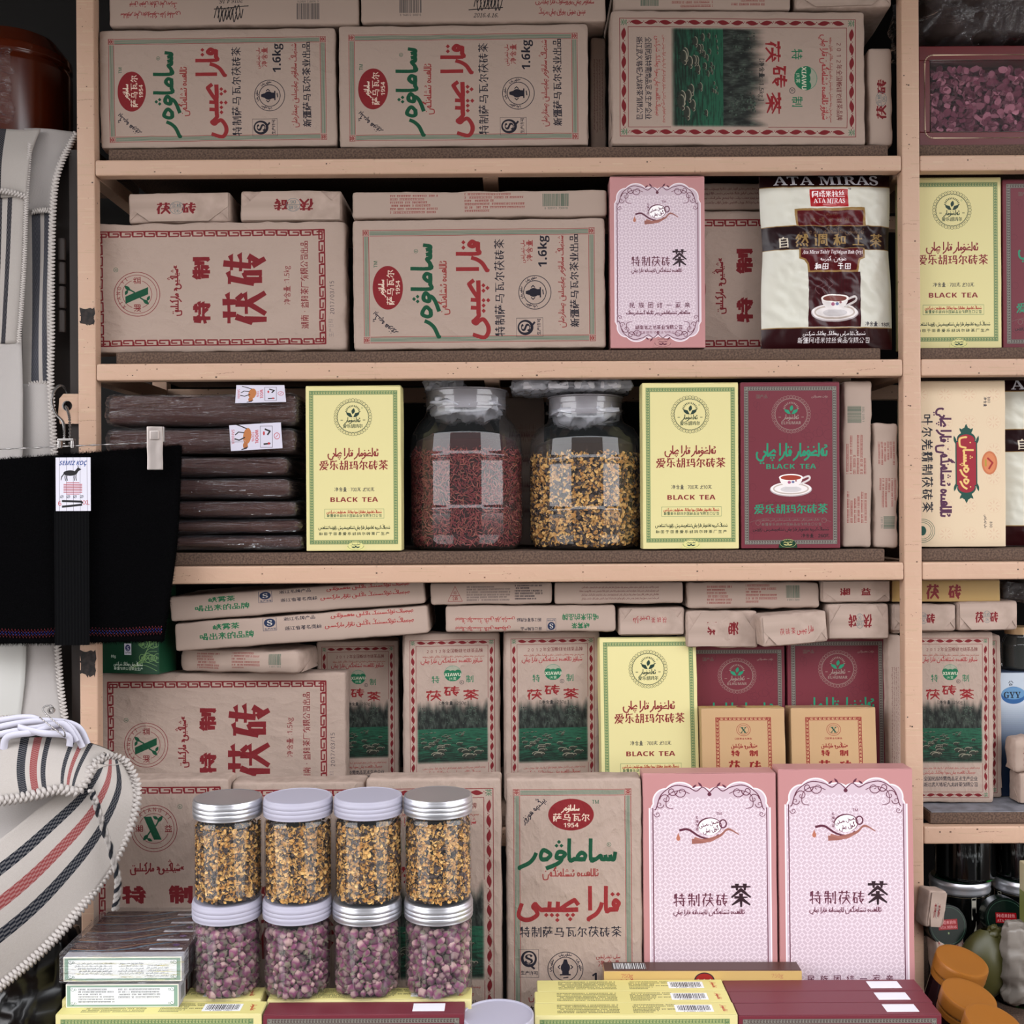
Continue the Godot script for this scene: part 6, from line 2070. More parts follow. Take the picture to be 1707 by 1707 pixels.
func fourth_row() -> void:
	var y4: float = B[3]
	var k4 := brick("kraft key bordered brick in the fourth row under the green box", [168, 1122, 577, 1338], -92, 48, "key", {"rot": 90, "rest": y4})
	carton("dark green tea box with pale swirls, half covered by the black wool wrap", [170, 978, 276, 1121], -70, 60, "green", M.green, {"rest": top(k4) + 0.001, "yaw": -0.22})
	var p3 := brick("short kraft brick with green barcode under the two tilted bricks", [302, 1083, 512, 1121], -66, 110, "side0", {"rest": top(k4) + 0.001, "yaw": -0.16, "r": 0.010, "amp": 0.003})
	var p2 := brick("tilted kraft brick with green characters, lower of the two tilted ones", [292, 1024, 716, 1071], -46, 170, "brick_side", {"tilt": 0.066})
	brick("tilted kraft brick with green characters, upper of the two, touching the rail", [284, 980, 709, 1021], -42, 170, "brick_side", {"tilt": 0.066})
	var g := "small pasture picture bricks in the fourth row"
	brick("small pasture picture brick in shadow behind the key bordered brick", [528, 1068, 664, 1338], -150, 46, "pasture_small", {"rest": y4, "yaw": 0.10, "group": g})
	var x2 := brick("small pasture picture brick standing left of the other unshaded one in the fourth row", [672, 1056, 833, 1338], -88, 46, "pasture_small", {"rest": y4, "yaw": 0.13, "group": g})
	var x3 := brick("small pasture picture brick standing directly left of the yellow box in the fourth row", [841, 1053, 1000, 1338], -86, 46, "pasture_small", {"rest": y4, "yaw": 0.10, "group": g})
	var ye := carton("yellow tea box with black net weight line standing in the fourth row", [1003, 1067, 1167, 1352], -36, 40, "yellow", M.yellow, {"rest": y4, "lean": 0.10, "yaw": 0.03})
	var m1 := carton("maroon tea box behind the left gold box in the fourth row", [1148, 1078, 1311, 1345], -84, 40, "maroon", M.maroon, {"rest": y4, "lean": 0.03})
	var m2 := carton("maroon tea box behind the right gold box in the fourth row", [1316, 1064, 1480, 1345], -80, 40, "maroon", M.maroon, {"rest": y4, "lean": 0.03})
	carton("left gold tea box in front of the maroon boxes", [1172, 1184, 1312, 1356], -17, 42, "gold", M.gold, {"rest": y4, "lean": 0.08, "top": "gold_edge", "toprot": 0, "rough": 0.36, "puff": 0.002})
	carton("right gold tea box in front of the maroon boxes", [1322, 1183, 1464, 1356], -16, 42, "gold", M.gold, {"rest": y4, "lean": 0.07, "rough": 0.36})
	brick("dark slim brick standing on end against the right post in the fourth row", [1483, 1058, 1504, 1345], -60, 150, "side2", {"rot": 90, "rest": y4})
	var c := brick("flat kraft brick with upside down green characters above the pasture bricks", [743, 1009, 1026, 1052], -52, 150, "brick_side", {"rot": 180, "rest": top(x3) + 0.0016})
	brick("flat kraft brick with a red warning triangle under the fourth row's rail", [718, 971, 920, 1011], -46, 150, "side1", {"rest": top(c) + 0.0005, "tilt": 0.004})
	brick("flat kraft brick with rows of small print right of the red triangle brick", [925, 970, 1139, 1011], -46, 150, "side2", {"rest": top(c) + 0.0005})
	brick("kraft brick end with small upside down red characters above the yellow box", [1031, 1012, 1141, 1058], -58, 140, "end2", {"ends": true, "rot": 180, "rest": top(ye) + 0.004})
	var f := brick("crumpled kraft brick end with two upside down red characters above a maroon box", [1144, 1018, 1262, 1076], -54, 120, "end1", {"ends": true, "rot": 180, "rest": top(m1) + 0.001, "amp": 0.003})
	brick("kraft brick end with small red script, jutting out above the maroon boxes", [1264, 1022, 1377, 1079], -22, 120, "end2", {"ends": true, "tilt": 0.07, "yaw": 0.10, "rest": top(m1) + 0.004})
	var i := brick("kraft brick end with upside down characters and round stamp above the right maroon box", [1379, 1007, 1482, 1059], -44, 120, "end0", {"ends": true, "rot": 180, "rest": top(m2) + 0.001})
	brick("flat kraft brick with green barcode near its right end, under the rail", [1146, 970, 1366, 1017], -48, 140, "side0", {"rest": top(f) + 0.003, "amp": 0.003})
	brick("kraft brick end with two large red characters, topmost beside the right post", [1369, 967, 1485, 1007], -44, 120, "end1", {"ends": true, "rest": top(i) + 0.0015})
	brick("narrow dark packet squeezed against the right post under the shelf rail", [1485, 1008, 1503, 1058], -64, 100, "side2", {"rot": 90})

func right_bay() -> void:
	# top: a red tin with a clear window full of petals, a bag on it
	var t := thing("petal_tin", "dark red tin with a clear window full of dried petals", "tin")
	var a := at(1533, 240, -30)
	var w := size_at(300, -30)
	var h := at(1533, 77, -30).y - B[0]
	t.position = Vector3(a.x + w / 2, B[0], a.z - 0.04)
	var red := mat(Color(0.36, 0.022, 0.045), 0.35)
	var win := Rect2(-w / 2 + size_at(18, -30), h * 0.15, w - size_at(36, -30), h * 0.70)
	var bd := size_at(18, -30)
	part("tin_back", bar(w, h, 0.05, 0.004), red, t, Vector3(0, 0, -0.02))
	for q in [[-w / 2, 0.0, w, h * 0.15], [-w / 2, h * 0.86, w, h * 0.14], [-w / 2, h * 0.15, bd, h * 0.71], [w / 2 - bd, h * 0.15, bd, h * 0.71]]:
		part("tin_rim", bar(q[2], q[3], 0.03, 0.001), red, t, Vector3(q[0] + q[2] / 2, q[1], 0.025))
	var goldline := mat(Color(0.93, 0.84, 0.72), 0.4)
	var line := []
	var lw := w / 2 - size_at(9, -30)
	for c in 4:
		var sx := [1, -1, -1, 1][c] as int
		var sy := [1, 1, -1, -1][c] as int
		for k in 7:
			var u := PI / 2 * (c + k / 6.0)
			line.append(Vector3(sx * (lw - 0.012) + cos(u) * 0.012, h / 2 + sy * (h * 0.41 - 0.012) + sin(u) * 0.012, 0.0402))
	line.append(line[0])
	part("gold_line", tube(line, 0.0011, 6), goldline, t)
	part("window_bead", tube([Vector3(-w / 2 + bd, h * 0.15, 0.040), Vector3(-w / 2 + bd, h * 0.86, 0.040), Vector3(w / 2 - bd, h * 0.86, 0.040), Vector3(w / 2 - bd, h * 0.15, 0.040), Vector3(-w / 2 + bd, h * 0.15, 0.040)], 0.0009, 6), M.steel, t)
	part("window_pane", bar(w - 2 * bd, h * 0.71, 0.001), M.pane, t, Vector3(0, h * 0.15, 0.038))
	var fill := thing("dried_petals", "dried purple red petals behind the window of the red tin", "dried petals")
	fill.set_meta("kind", "stuff")
	fill.position = t.position
	var rng := RandomNumberGenerator.new()
	rng.seed = 9
	var spread := []
	for i in 1300:
		spread.append([Vector3(rng.randf_range(win.position.x, win.end.x), lerpf(win.position.y, win.end.y - h * 0.05, rng.randf()), rng.randf_range(0.010, 0.029)), rng.randf_range(-0.5, 0.5)])
	scatter(fill, spread, rng, "petal", 0.0115)
	var bag := thing("wrapped_goods", "brown goods in glossy creased clear plastic above the red tin", "bag")
	var bp := at(1640, 77, -36)
	bag.position = Vector3(bp.x, B[0] + h + 0.014, bp.z - 0.06)
	part("brown_goods", block(Vector3(size_at(214, -36), 0.085, 0.12), 0.03, Vector3i(20, 8, 8), 0.012, 9.0, 410, 0.006, 0, true), mat(Color(0.14, 0.075, 0.05), 0.8), bag)
	part("clear_plastic", block(Vector3(size_at(226, -36), 0.092, 0.128), 0.03, Vector3i(44, 20, 10), 0.022, 13.0, 411, 0.008, 0, true), M.film, bag)
	carton("yellow tea box in the narrow right bay, its left edge behind the post", [1507, 296, 1670, 578], -34, 42, "yellow", M.yellow, {"rest": B[1], "seal": "seal_yellow", "sealx": 0.56})
	carton("maroon tea box cut by the photo's right edge in the narrow bay", [1673, 299, 1838, 578], -34, 42, "maroon", M.maroon, {"rest": B[1]})
	carton("cream tea box with sideways purple script in the narrow right bay", [1517, 635, 1677, 919], -34, 60, "cream", M.cream, {"rot": 270, "rest": B[2], "rough": 0.6, "yaw": -0.02, "puff": 0.002})
	pouch("white and maroon foil tea bag behind the cream box, cut by the photo's edge", [1668, 632, 1890, 919], -60, 30, 12)
	var y4: float = B[3]
	var x1 := brick("small pasture picture brick in the narrow right bay, in front of its twin", [1510, 1053, 1657, 1346], -64, 30, "pasture_small", {"rest": y4, "yaw": 0.0, "tilt": -0.004})
	brick("small pasture picture brick in the narrow right bay, showing only its right edge behind another", [1530, 1058, 1671, 1340], -98, 30, "pasture_small", {"rest": y4})
	var e1 := brick("kraft brick end with stamped red character partly behind the right post, under the gold box", [1487, 1007, 1594, 1053], -50, 120, "end0", {"ends": true, "rest": top(x1) + 0.001})
	brick("kraft brick end with red characters and grey stamp, rightmost in the narrow bay", [1597, 1003, 1697, 1053], -46, 120, "end0", {"ends": true, "rest": top(x1) + 0.001, "tilt": 0.015})
	carton("gold tea box lying above the stamped brick ends in the narrow bay", [1487, 967, 1667, 1006], -52, 110, "gold_side", M.gold, {"rest": top(e1) + 0.002, "rough": 0.4})
	var bl := carton("white and blue box with an oval badge behind the pasture bricks", [1668, 1120, 1790, 1338], -110, 60, "blue", mat(Color(0.2, 0.25, 0.34), 0.4), {"rest": y4, "name": "carton_box", "cat": "box"})
	var dj := thing("glass_jar", "dark glass jar of dried leaves on the white and blue box", "jar")
	var dp := at(1697, 1120, -140)
	dj.position = Vector3(dp.x, top(bl), dp.z)
	part("glass_body", lathe([Vector2(0, 0), Vector2(0.02, 0), Vector2(0.024, 0.006), Vector2(0.025, 0.04), Vector2(0.018, 0.052), Vector2(0.018, 0.058)], 28), M.clear, dj)
	part("gold_lid", lathe([Vector2(0.019, 0.055), Vector2(0.0195, 0.066), Vector2(0, 0.067)], 28), M.gold, dj)
	var leaves := thing("dried_leaves", "dark green dried leaves in the small glass jar", "dried leaves")
	leaves.set_meta("kind", "stuff")
	leaves.position = dj.position
	part("leaf_core", lathe([Vector2(0, 0.002), Vector2(0.0215, 0.004), Vector2(0.0225, 0.038), Vector2(0.014, 0.05), Vector2(0, 0.05)], 20), mat(Color(0.05, 0.06, 0.03), 0.9), leaves)
	var wr := thing("wrapped_goods", "brown film wrapped goods hanging under the rail at the photo's right edge", "bag")
	var wp := at(1702, 1003, -90)
	wr.position = Vector3(wp.x, wp.y, wp.z - 0.03)
	part("brown_goods", block(Vector3(size_at(60, -90), 0.03, 0.05), 0.01, Vector3i(10, 5, 5), 0.004, 14.0, 420, 0.0, 0, true), mat(Color(0.12, 0.065, 0.045), 0.5), wr)
	part("clear_plastic", block(Vector3(size_at(64, -90), 0.032, 0.054), 0.01, Vector3i(16, 8, 5), 0.006, 20.0, 421, 0.0, 0, true), M.film, wr)
	var bp2 := brick("small beige wrapped packet at the photo's edge before the blue box", [1692, 1232, 1760, 1290], -50, 40, "side2", {"name": "small_packet", "cat": "packet", "rest": at(1700, 1290, -50).y, "amp": 0.005, "r": 0.008})
	brick("plain beige packet under another at the photo's edge before the blue box", [1700, 1290, 1760, 1345], -52, 44, "side2", {"name": "small_packet", "cat": "packet", "rest": y4})
	lower_bay()

# dark jars, tins and orange lidded jars in the lowest compartment on the right
func label_jar(label: String, x: float, y_foot: float, z: float, foot := -99.0, turned := 0.0) -> Node3D:
	var t := thing("label_jar", label, "jar")
	var p := at(x, y_foot, z)
	if foot > -90:
		p.y = foot
	t.position = p
	t.rotation.y = turned
	var r := 0.0425
	part("jar_body", lathe([Vector2(0, 0), Vector2(r * 0.93, 0), Vector2(r, 0.004), Vector2(r, 0.072), Vector2(r * 0.95, 0.076)], 40), face("jar_label", 0.12, false), t)
	part("metal_lid", lathe([Vector2(r * 0.97, 0.072), Vector2(r * 1.0, 0.073), Vector2(r * 1.02, 0.076), Vector2(r * 0.99, 0.079), Vector2(r * 1.02, 0.083), Vector2(r * 1.02, 0.087), Vector2(r * 0.97, 0.090), Vector2(0, 0.0905)], 40), M.alu, t)
	var pts := PackedVector2Array()
	for i in 32:
		pts.append(Vector2(cos(TAU * i / 32), sin(TAU * i / 32)) * r * 0.95)
	part("lid_print", plate(pts, 0.0006), face("jar_top", 0.2, false), t, Vector3(0, 0.0912, 0), Vector3(-PI / 2, 0, 0))
	tops[t] = p.y + 0.0915
	return t
func lower_bay() -> void:
	var b5 := part("shelf_board", bar(size_at(366, 0), 0.02, 0.30), M.board, self, Vector3(at(1727, 0, 0).x, EYE - 0.7468, -0.18))
	tag(b5, "lowest brown board under the dark labelled jars in the right bay", "shelf board")
	var y5 := EYE - 0.7262
	var j0 := label_jar("dark labelled jar at the bottom of the left jar stack, behind the green tin lid", 1598, 1600, -92, y5, 0.4)
	var j1 := label_jar("dark labelled jar with silver lid in the middle of the left jar stack", 1600, 1560, -92, top(j0), 0.9)
	label_jar("dark jar at the top of the left jar stack, just under the rail", 1609, 1450, -92, top(j1), 2.2)
	var j3 := label_jar("dark labelled jar at the bottom of the right jar stack", 1704, 1600, -92, y5, 1.0)
	var j4 := label_jar("dark labelled jar with silver lid in the middle of the right jar stack", 1705, 1560, -92, top(j3), -0.45)
	label_jar("dark jar at the top of the right jar stack, just under the rail", 1708, 1450, -92, top(j4), 2.0)
	for q in [[1580, 1543, 14.0, "left"], [1677, 1532, 4.0, "right"]]:
		var t := thing("round_tin", "dark green round tin lid with red badge facing out, %s one before the jars" % q[3], "tin")
		t.position = at(q[0], q[1], q[2])
		t.rotation = Vector3(-0.16, 0.12 if q[3] == "left" else -0.1, 0.0)
		var r := size_at(34, q[2])
		part("tin_body", lathe([Vector2(0, -0.028), Vector2(r, -0.028), Vector2(r, -0.001), Vector2(r * 0.97, 0), Vector2(0, 0)], 40), mat(Color(0.03, 0.07, 0.055), 0.25), t, Vector3.ZERO, Vector3(PI / 2, 0, 0))
		var pts := PackedVector2Array()
		for i in 36:
			pts.append(Vector2(cos(TAU * i / 36), sin(TAU * i / 36)) * r * 0.95)
		part("printed_lid", plate(pts, 0.0006), face("jar_top", 0.2, false), t, Vector3(0, 0, 0.0008))
	var olive := thing("olive_bag", "olive green soft bag with a creased neck behind the orange lids", "bag")
	var op := at(1640, 1655, 28)
	olive.position = Vector3(op.x, TF + 0.055, op.z)
	var rows := []
	var n := FastNoiseLite.new()
	n.seed = 8
	for i in 22:
		var v := i / 21.0
		var row := []
		for j in 37:
			var a := TAU * j / 36.0
			var r := 0.036 * pow(sin(PI * (0.06 + v * 0.92)), 0.55) * (1.0 + 0.10 * n.get_noise_3d(cos(a) * 60, v * 90, sin(a) * 60))
			row.append(Vector3(cos(a) * r + v * v * 0.004, v * 0.094, sin(a) * r * 0.7))
		rows.append(row)
	part("bag_body", grid(rows), mat(Color(0.24, 0.23, 0.095), 0.42), olive)
	part("creased_neck", block(Vector3(0.026, 0.016, 0.012), 0.004, Vector3i(10, 5, 3), 0.004, 70.0, 431, 0.0, 0, true), mat(Color(0.24, 0.23, 0.095), 0.42), olive, Vector3(0.014, 0.083, 0.005), Vector3(0, 0, -0.5))
	var pack := brick("white film wrapped brick with red characters beside the right post, low in the narrow bay", [1535, 1486, 1571, 1547], 30, 30, "end0", {"ends": true, "tilt": -0.16, "rot": 0, "name": "wrapped_brick", "yaw": 0.30})
	brick("kraft pasture brick leaning beside the right post behind the orange lids", [1566, 1552, 1622, 1690], 34, 30, "pasture_small", {"rest": TB + 0.021, "tilt": 0.0, "yaw": 0.30, "lean": 0.25})
	var grey := thing("grey_pouch", "grey white crumpled pouch at the lower right edge of the photo", "bag")
	var gp := at(1724, 1700, 74)
	grey.position = Vector3(gp.x, TB + 0.02, gp.z - 0.02)
	part("pouch_body", block(Vector3(0.068, 0.105, 0.03), 0.012, Vector3i(14, 20, 4), 0.008, 18.0, 440, 0.01, 0, true), mat(Color(0.46, 0.43, 0.40), 0.4), grey)
	part("folded_top", block(Vector3(0.06, 0.012, 0.012), 0.004, Vector3i(10, 3, 3), 0.003, 60.0, 441, 0.0, 0, true), mat(Color(0.46, 0.43, 0.40), 0.4), grey, Vector3(0, 0.1, 0))
	var edge := thing("small_packet", "pale packet standing at the photo's right edge above the grey pouch", "packet")
	var ep := at(1718, 1580, 40)
	edge.position = Vector3(ep.x, TB + 0.128, gp.z - 0.02)
	part("packet_body", bar(0.03, 0.085, 0.02, 0.002), mat(Color(0.66, 0.62, 0.50), 0.5), edge)
	part("printed_band", bar(0.0305, 0.045, 0.0205, 0.002), mat(Color(0.42, 0.44, 0.22), 0.5), edge, Vector3(0, 0.002, 0))
	var orange := mat(Color(0.58, 0.36, 0.13), 0.36, 0.2)
	var spots := [[1604, 1601, 140.0, 43.0, TB, "farthest back"], [1616, 1659, 224.0, 45.0, TF, "between the other two"], [1657, 1703, 308.0, 47.0, TF, "nearest, cut by the lower edge"]]
	for q in spots:
		var t := thing("orange_lid_jar", "jar with a domed orange plastic lid, %s" % q[5], "jar", "jars with orange lids")
		var lid := at(q[0], q[1], q[2])
		var r := size_at(q[3], q[2])
		var tilt := Vector3(0.26, 0, -0.17)
		var up := Basis.from_euler(tilt) * Vector3.UP
		var len: float = 0.106 if q[2] < 150.0 else 0.118
		t.rotation = tilt
		t.position = lid - up * len
		part("jar_body", lathe([Vector2(0, 0), Vector2(r * 0.9, 0), Vector2(r * 0.95, 0.004), Vector2(r * 0.95, len - 0.024), Vector2(r * 0.88, len - 0.020)], 36), mat(Color(0.10, 0.035, 0.05), 0.15), t)
		part("orange_collar", lathe([Vector2(r * 0.9, len - 0.030), Vector2(r * 0.98, len - 0.029), Vector2(r * 0.98, len - 0.022), Vector2(r * 0.9, len - 0.021)], 40), orange, t)
		part("orange_lid", lathe([Vector2(r * 0.97, len - 0.019), Vector2(r, len - 0.018), Vector2(r, len - 0.003), Vector2(r * 0.975, len), Vector2(r * 0.9, len + 0.0006), Vector2(0, len - 0.0005)], 44), orange, t)

# ---------------------------------------------------------------- the counter's goods
func counter() -> void:
	var k5 := brick("kraft key bordered brick standing upright behind the slim boxes", [156, 1299, 384, 1740], 124, 48, "key", {"rest": TB})
	brick("kraft brick hidden behind the left jars, only its top edge showing", [388, 1304, 611, 1740], 112, 48, "key", {"rest": TB})
	brick("large pasture picture brick standing upright behind the jars", [613, 1298, 838, 1745], 128, 50, "pasture", {"rest": TB})
	brick("kraft tea brick with green and red script standing upright on the counter", [846, 1300, 1073, 1762], 138, 48, "samovar", {"rest": TB, "lean": 0.02})
	var g := "large pink patterned tea boxes"
	carton("large pink patterned tea box, left one of the pair, beside the upright script brick", [1075, 1291, 1298, 1763], 140, 42, "pink", M.pink, {"rest": TB, "lean": 0.02, "group": g})
	carton("large pink patterned tea box, right one of the pair, before the right post", [1302, 1284, 1527, 1763], 141, 42, "pink", M.pink, {"rest": TB, "lean": 0.02, "group": g})
	# yellow and maroon boxes lined up on edge
	var tf := "boxes standing on edge on the counter"
	var ys := [[892, 1231, 300.0], [893, 1221, 260.0], [897, 1212, 220.0]]
	var words := ["nearest", "middle", "farthest"]
	var yt: float = at(1060, 1690, 300).y
	for i in 3:
		var q: Array = ys[i]
		var ytop: float = 853.5 + (EYE - yt) / (S * (FAR - q[2]) / FAR)
		edge_box("yellow box on edge with barcode, %s of three left of the maroon boxes" % words[i], [q[0], ytop, q[1], 1880], q[2], "yellow", M.yellow, "yellow_edge", false, tf)
	var ms := [[1232, 1571, 300.0], [1222, 1556, 260.0], [1213, 1541, 220.0]]
	for i in 3:
		var q: Array = ms[i]
		var ytop: float = 853.5 + (EYE - yt) / (S * (FAR - q[2]) / FAR)
		edge_box("maroon box on edge with white sticker, %s of three right of the yellow boxes" % words[i], [q[0], ytop, q[1], 1880], q[2], "maroon", M.maroon, "", true, tf)
	var ge := thing("tea_box", "long gold tea box with barcode in front of the pink boxes", "tea box")
	var gv := stand(ge, [1008, 1617, 1337, 1760], 179, 31, TB, 0.0, -0.01, 0.0)
	part("carton_body", bar(gv[0], gv[1] - 0.001, gv[2], 0.0012), M.gold, ge)
	part("printed_band", bar(gv[0] - 0.002, gv[1] * 0.28, 0.0006, 0.0002), M.gold, ge, Vector3(0, gv[1] * 0.70, gv[2] / 2))
	var band := plate(PackedVector2Array([Vector2(-gv[0] / 2, 0), Vector2(gv[0] / 2, 0), Vector2(gv[0] / 2, 0.026), Vector2(-gv[0] / 2, 0.026)]), 0.0004)
	part("front_print", band, face("gold_edge", 0.4, false), ge, Vector3(0, gv[1] - 0.0275, gv[2] / 2 + 0.0006))
	part("top_flap", bar(gv[0] * 0.995, 0.001, gv[2], 0.0003), M.gold_dark.duplicate(), ge, Vector3(0, gv[1] - 0.001, 0))
	part("barcode_sticker", bar(gv[0] * 0.17, 0.0004, gv[2] * 0.7, 0.0001), barcode_mat(), ge, Vector3(-gv[0] * 0.37, gv[1] - 0.0001, 0))
	# left: yellow and maroon boxes on edge with jars and slim boxes on them
	var ft: float = at(260, 1690, 320).y
	var left := edge_box("yellow tea box on edge under the slim white boxes", [93, 1690, 437, 1882], 320, "yellow", M.yellow, "yellow_edge", false, tf)
	edge_box("maroon tea box on edge under the rosebud jars", [439, 1690, 775, 1882], 320, "maroon", M.maroon, "", true, tf)
	for i in 2:
		var q: Array = [[104, 436, "left of another, behind the front row under the jars"], [446, 787, "right of another, behind the front row under the jars"]][i]
		var ytop: float = 853.5 + (EYE - ft) / (S * (FAR - 279) / FAR)
		edge_box("yellow tea box on edge, " + q[2], [q[0], ytop, q[1], 1882], 279, "yellow", M.yellow, "yellow_edge", false, tf)
	var low := top(left)
	var xs_low := [379, 496, 612, 731]
	var xs_up := [381, 498, 615, 731]
	var place := ["leftmost", "second from the left", "third from the left", "rightmost"]
	for i in 4:
		var h1: float = at(500, [1494, 1494, 1496, 1496][i], 245).y - low
		var jy := pet_jar("clear jar of purple rosebuds, %s of the lower row" % place[i], xs_low[i], low, h1, i < 2, "bud", place[i] + " rosebud jar", "rosebud jars in the lower row")
		var h2: float = at(500, [1327, 1326, 1325, 1324][i], 245).y - jy
		pet_jar("clear jar of yellow flower tea, %s of the upper row" % place[i], xs_up[i], jy, h2, i == 1 or i == 2, "flake", place[i] + " upper jar", "flower tea jars in the upper row")
	var lid := thing("lilac_lid_jar", "jar with a pale lilac plastic lid, cut by the photo's lower edge", "jar")
	var lp := at(830, 1690, 300)
	var lr := size_at(60, 300)
	lid.position = Vector3(lp.x, TF, lp.z)
	var lh: float = lp.y - TF
	part("plastic_jar", lathe([Vector2(0, 0), Vector2(lr * 0.9, 0), Vector2(lr * 0.95, 0.005), Vector2(lr * 0.95, lh - 0.02)], 40), M.clear, lid)
	part("lilac_lid", lathe([Vector2(lr * 0.98, lh - 0.024), Vector2(lr, lh - 0.023), Vector2(lr, lh - 0.001), Vector2(lr * 0.985, lh), Vector2(lr * 0.95, lh), Vector2(lr * 0.94, lh - 0.0018), Vector2(0, lh - 0.0018)], 48), M.frost, lid)
	var tea := part("dried_flowers", lathe([Vector2(0, 0.003), Vector2(lr * 0.88, 0.003), Vector2(lr * 0.88, lh - 0.04), Vector2(0, lh - 0.035)], 30), mat(Color(0.25, 0.13, 0.05), 0.9), self, lid.position)
	tag(tea, "dried flower tea inside the lilac lidded jar", "dried flowers")
	tea.set_meta("kind", "stuff")
	# slim boxes in a film, two layers
	var d := 34.0
	for layer in 2:
		var y0 := low if layer == 0 else low + size_at(44.5, 300)
		for i in 5:
			var z := 302.0 - i * (d + 0.6) - (2 if layer == 0 else 0)
			var x0 := 105.0 if layer == 1 else 108.0
			var x1 := 303.0 if layer == 1 else 297.0
			var a := at(x0, 1600, 302)
			var b := at(x1, 1600, 302)
			var t := thing("slim_tea_box", "slim white fronted tea box, %s in the %s layer of the shrink wrapped stack" % [["nearest", "second", "middle", "fourth", "farthest"][i], "upper" if layer == 1 else "lower"], "tea box", "slim boxes in the shrink wrapped stack")
			t.position = Vector3((a.x + b.x) / 2 + 0.0, y0, z * S - d * S / 2)
			t.rotation.y = -0.0
			var h := size_at(41 if layer == 0 else 43, 302)
			var mesh := block(Vector3(b.x - a.x, h - 0.001, d * S), 0.001, Vector3i(2, 2, 1), 0.0, 1.0, 1, 0.0, 0)
			mesh.surface_set_material(0, face("slim%d" % (1 - layer), 0.4, false))
			mesh.surface_set_material(1, mat(Color(0.62, 0.61, 0.63), 0.45) if i == 0 else M.slim)
			part("carton_body", mesh, null, t)
			var fl := block(Vector3(b.x - a.x - 0.001, d * S - 0.0006, 0.001), 0.0004, Vector3i(1, 1, 1), 0.0)
			fl.surface_set_material(0, face("slim_top", 0.25, false))
			fl.surface_set_material(1, M.gold_dark)
			part("top_flap", fl, null, t, Vector3(0, h - 0.0006, 0), Vector3(-PI / 2 + (0.03 if layer == 1 else 0.0), 0, 0))
			part("side_barcode", bar(0.0004, h * 0.55, d * S * 0.45, 0.0001), barcode_mat(), t, Vector3((b.x - a.x) / 2 + 0.0001, h * 0.2, 0))
			tops[t] = y0 + h
	var film := thing("shrink_film", "clear creased shrink film round the slim white boxes", "plastic film")
	var fa := at(103, 1600, 303)
	var fb := at(305, 1600, 303)
	film.position = Vector3((fa.x + fb.x) / 2, low + size_at(44.5, 300) - 0.0006, 303 * S - 180 * S / 2)
	part("film_sheet", block(Vector3(fb.x - fa.x + 0.005, size_at(51.0, 300), 186 * S), 0.002, Vector3i(30, 8, 24), 0.0008, 22.0, 450, 0.0, 0, true), M.film, film)
	# a black bag at the left foot
	var bag := thing("black_bag", "black plastic bag in the shadow at the lower left edge", "bag")
	var bp := at(40, 1700, 228)
	bag.position = Vector3(bp.x - 0.022, TF + 0.012, bp.z - 0.062)
	part("bag_body", block(Vector3(0.125, at(40, 1560, 228).y - TF - 0.02, 0.08), 0.03, Vector3i(22, 22, 12), 0.014, 12.0, 460, 0.01, 0, true), M.black_plastic, bag)
	part("gathered_neck", block(Vector3(0.03, 0.04, 0.03), 0.010, Vector3i(8, 8, 6), 0.012, 60.0, 461, 0.0, 0, true), M.black_plastic, bag, Vector3(-0.02, at(40, 1560, 228).y - TF - 0.03, 0))

var code_mat: StandardMaterial3D
func barcode_mat() -> StandardMaterial3D:
	if code_mat == null:
		var p := Pad.new(60, 24, 4.0, Color(0.80, 0.80, 0.80))
		var rng := RandomNumberGenerator.new()
		rng.seed = 12
		p.barcode(0, 0, 60, 24, Color(0.10, 0.10, 0.11), rng)
		code_mat = mat(Color.WHITE, 0.5)
		code_mat.albedo_texture = p.done()
		code_mat.uv1_scale = Vector3(1, 1, 1)
	return code_mat
# a tea box standing on its long edge: narrow side up, its front's print lying on its side
func edge_box(label: String, px: Array, z: float, key: String, m: Material, topkey: String, sticker: bool, group: String) -> Node3D:
	var o := {"rot": 90, "rest": TF, "group": group}
	if topkey != "":
		o.top = topkey
	if sticker:
		o.sticker = true
	return carton(label, px, z, 39.0, key, m, o)
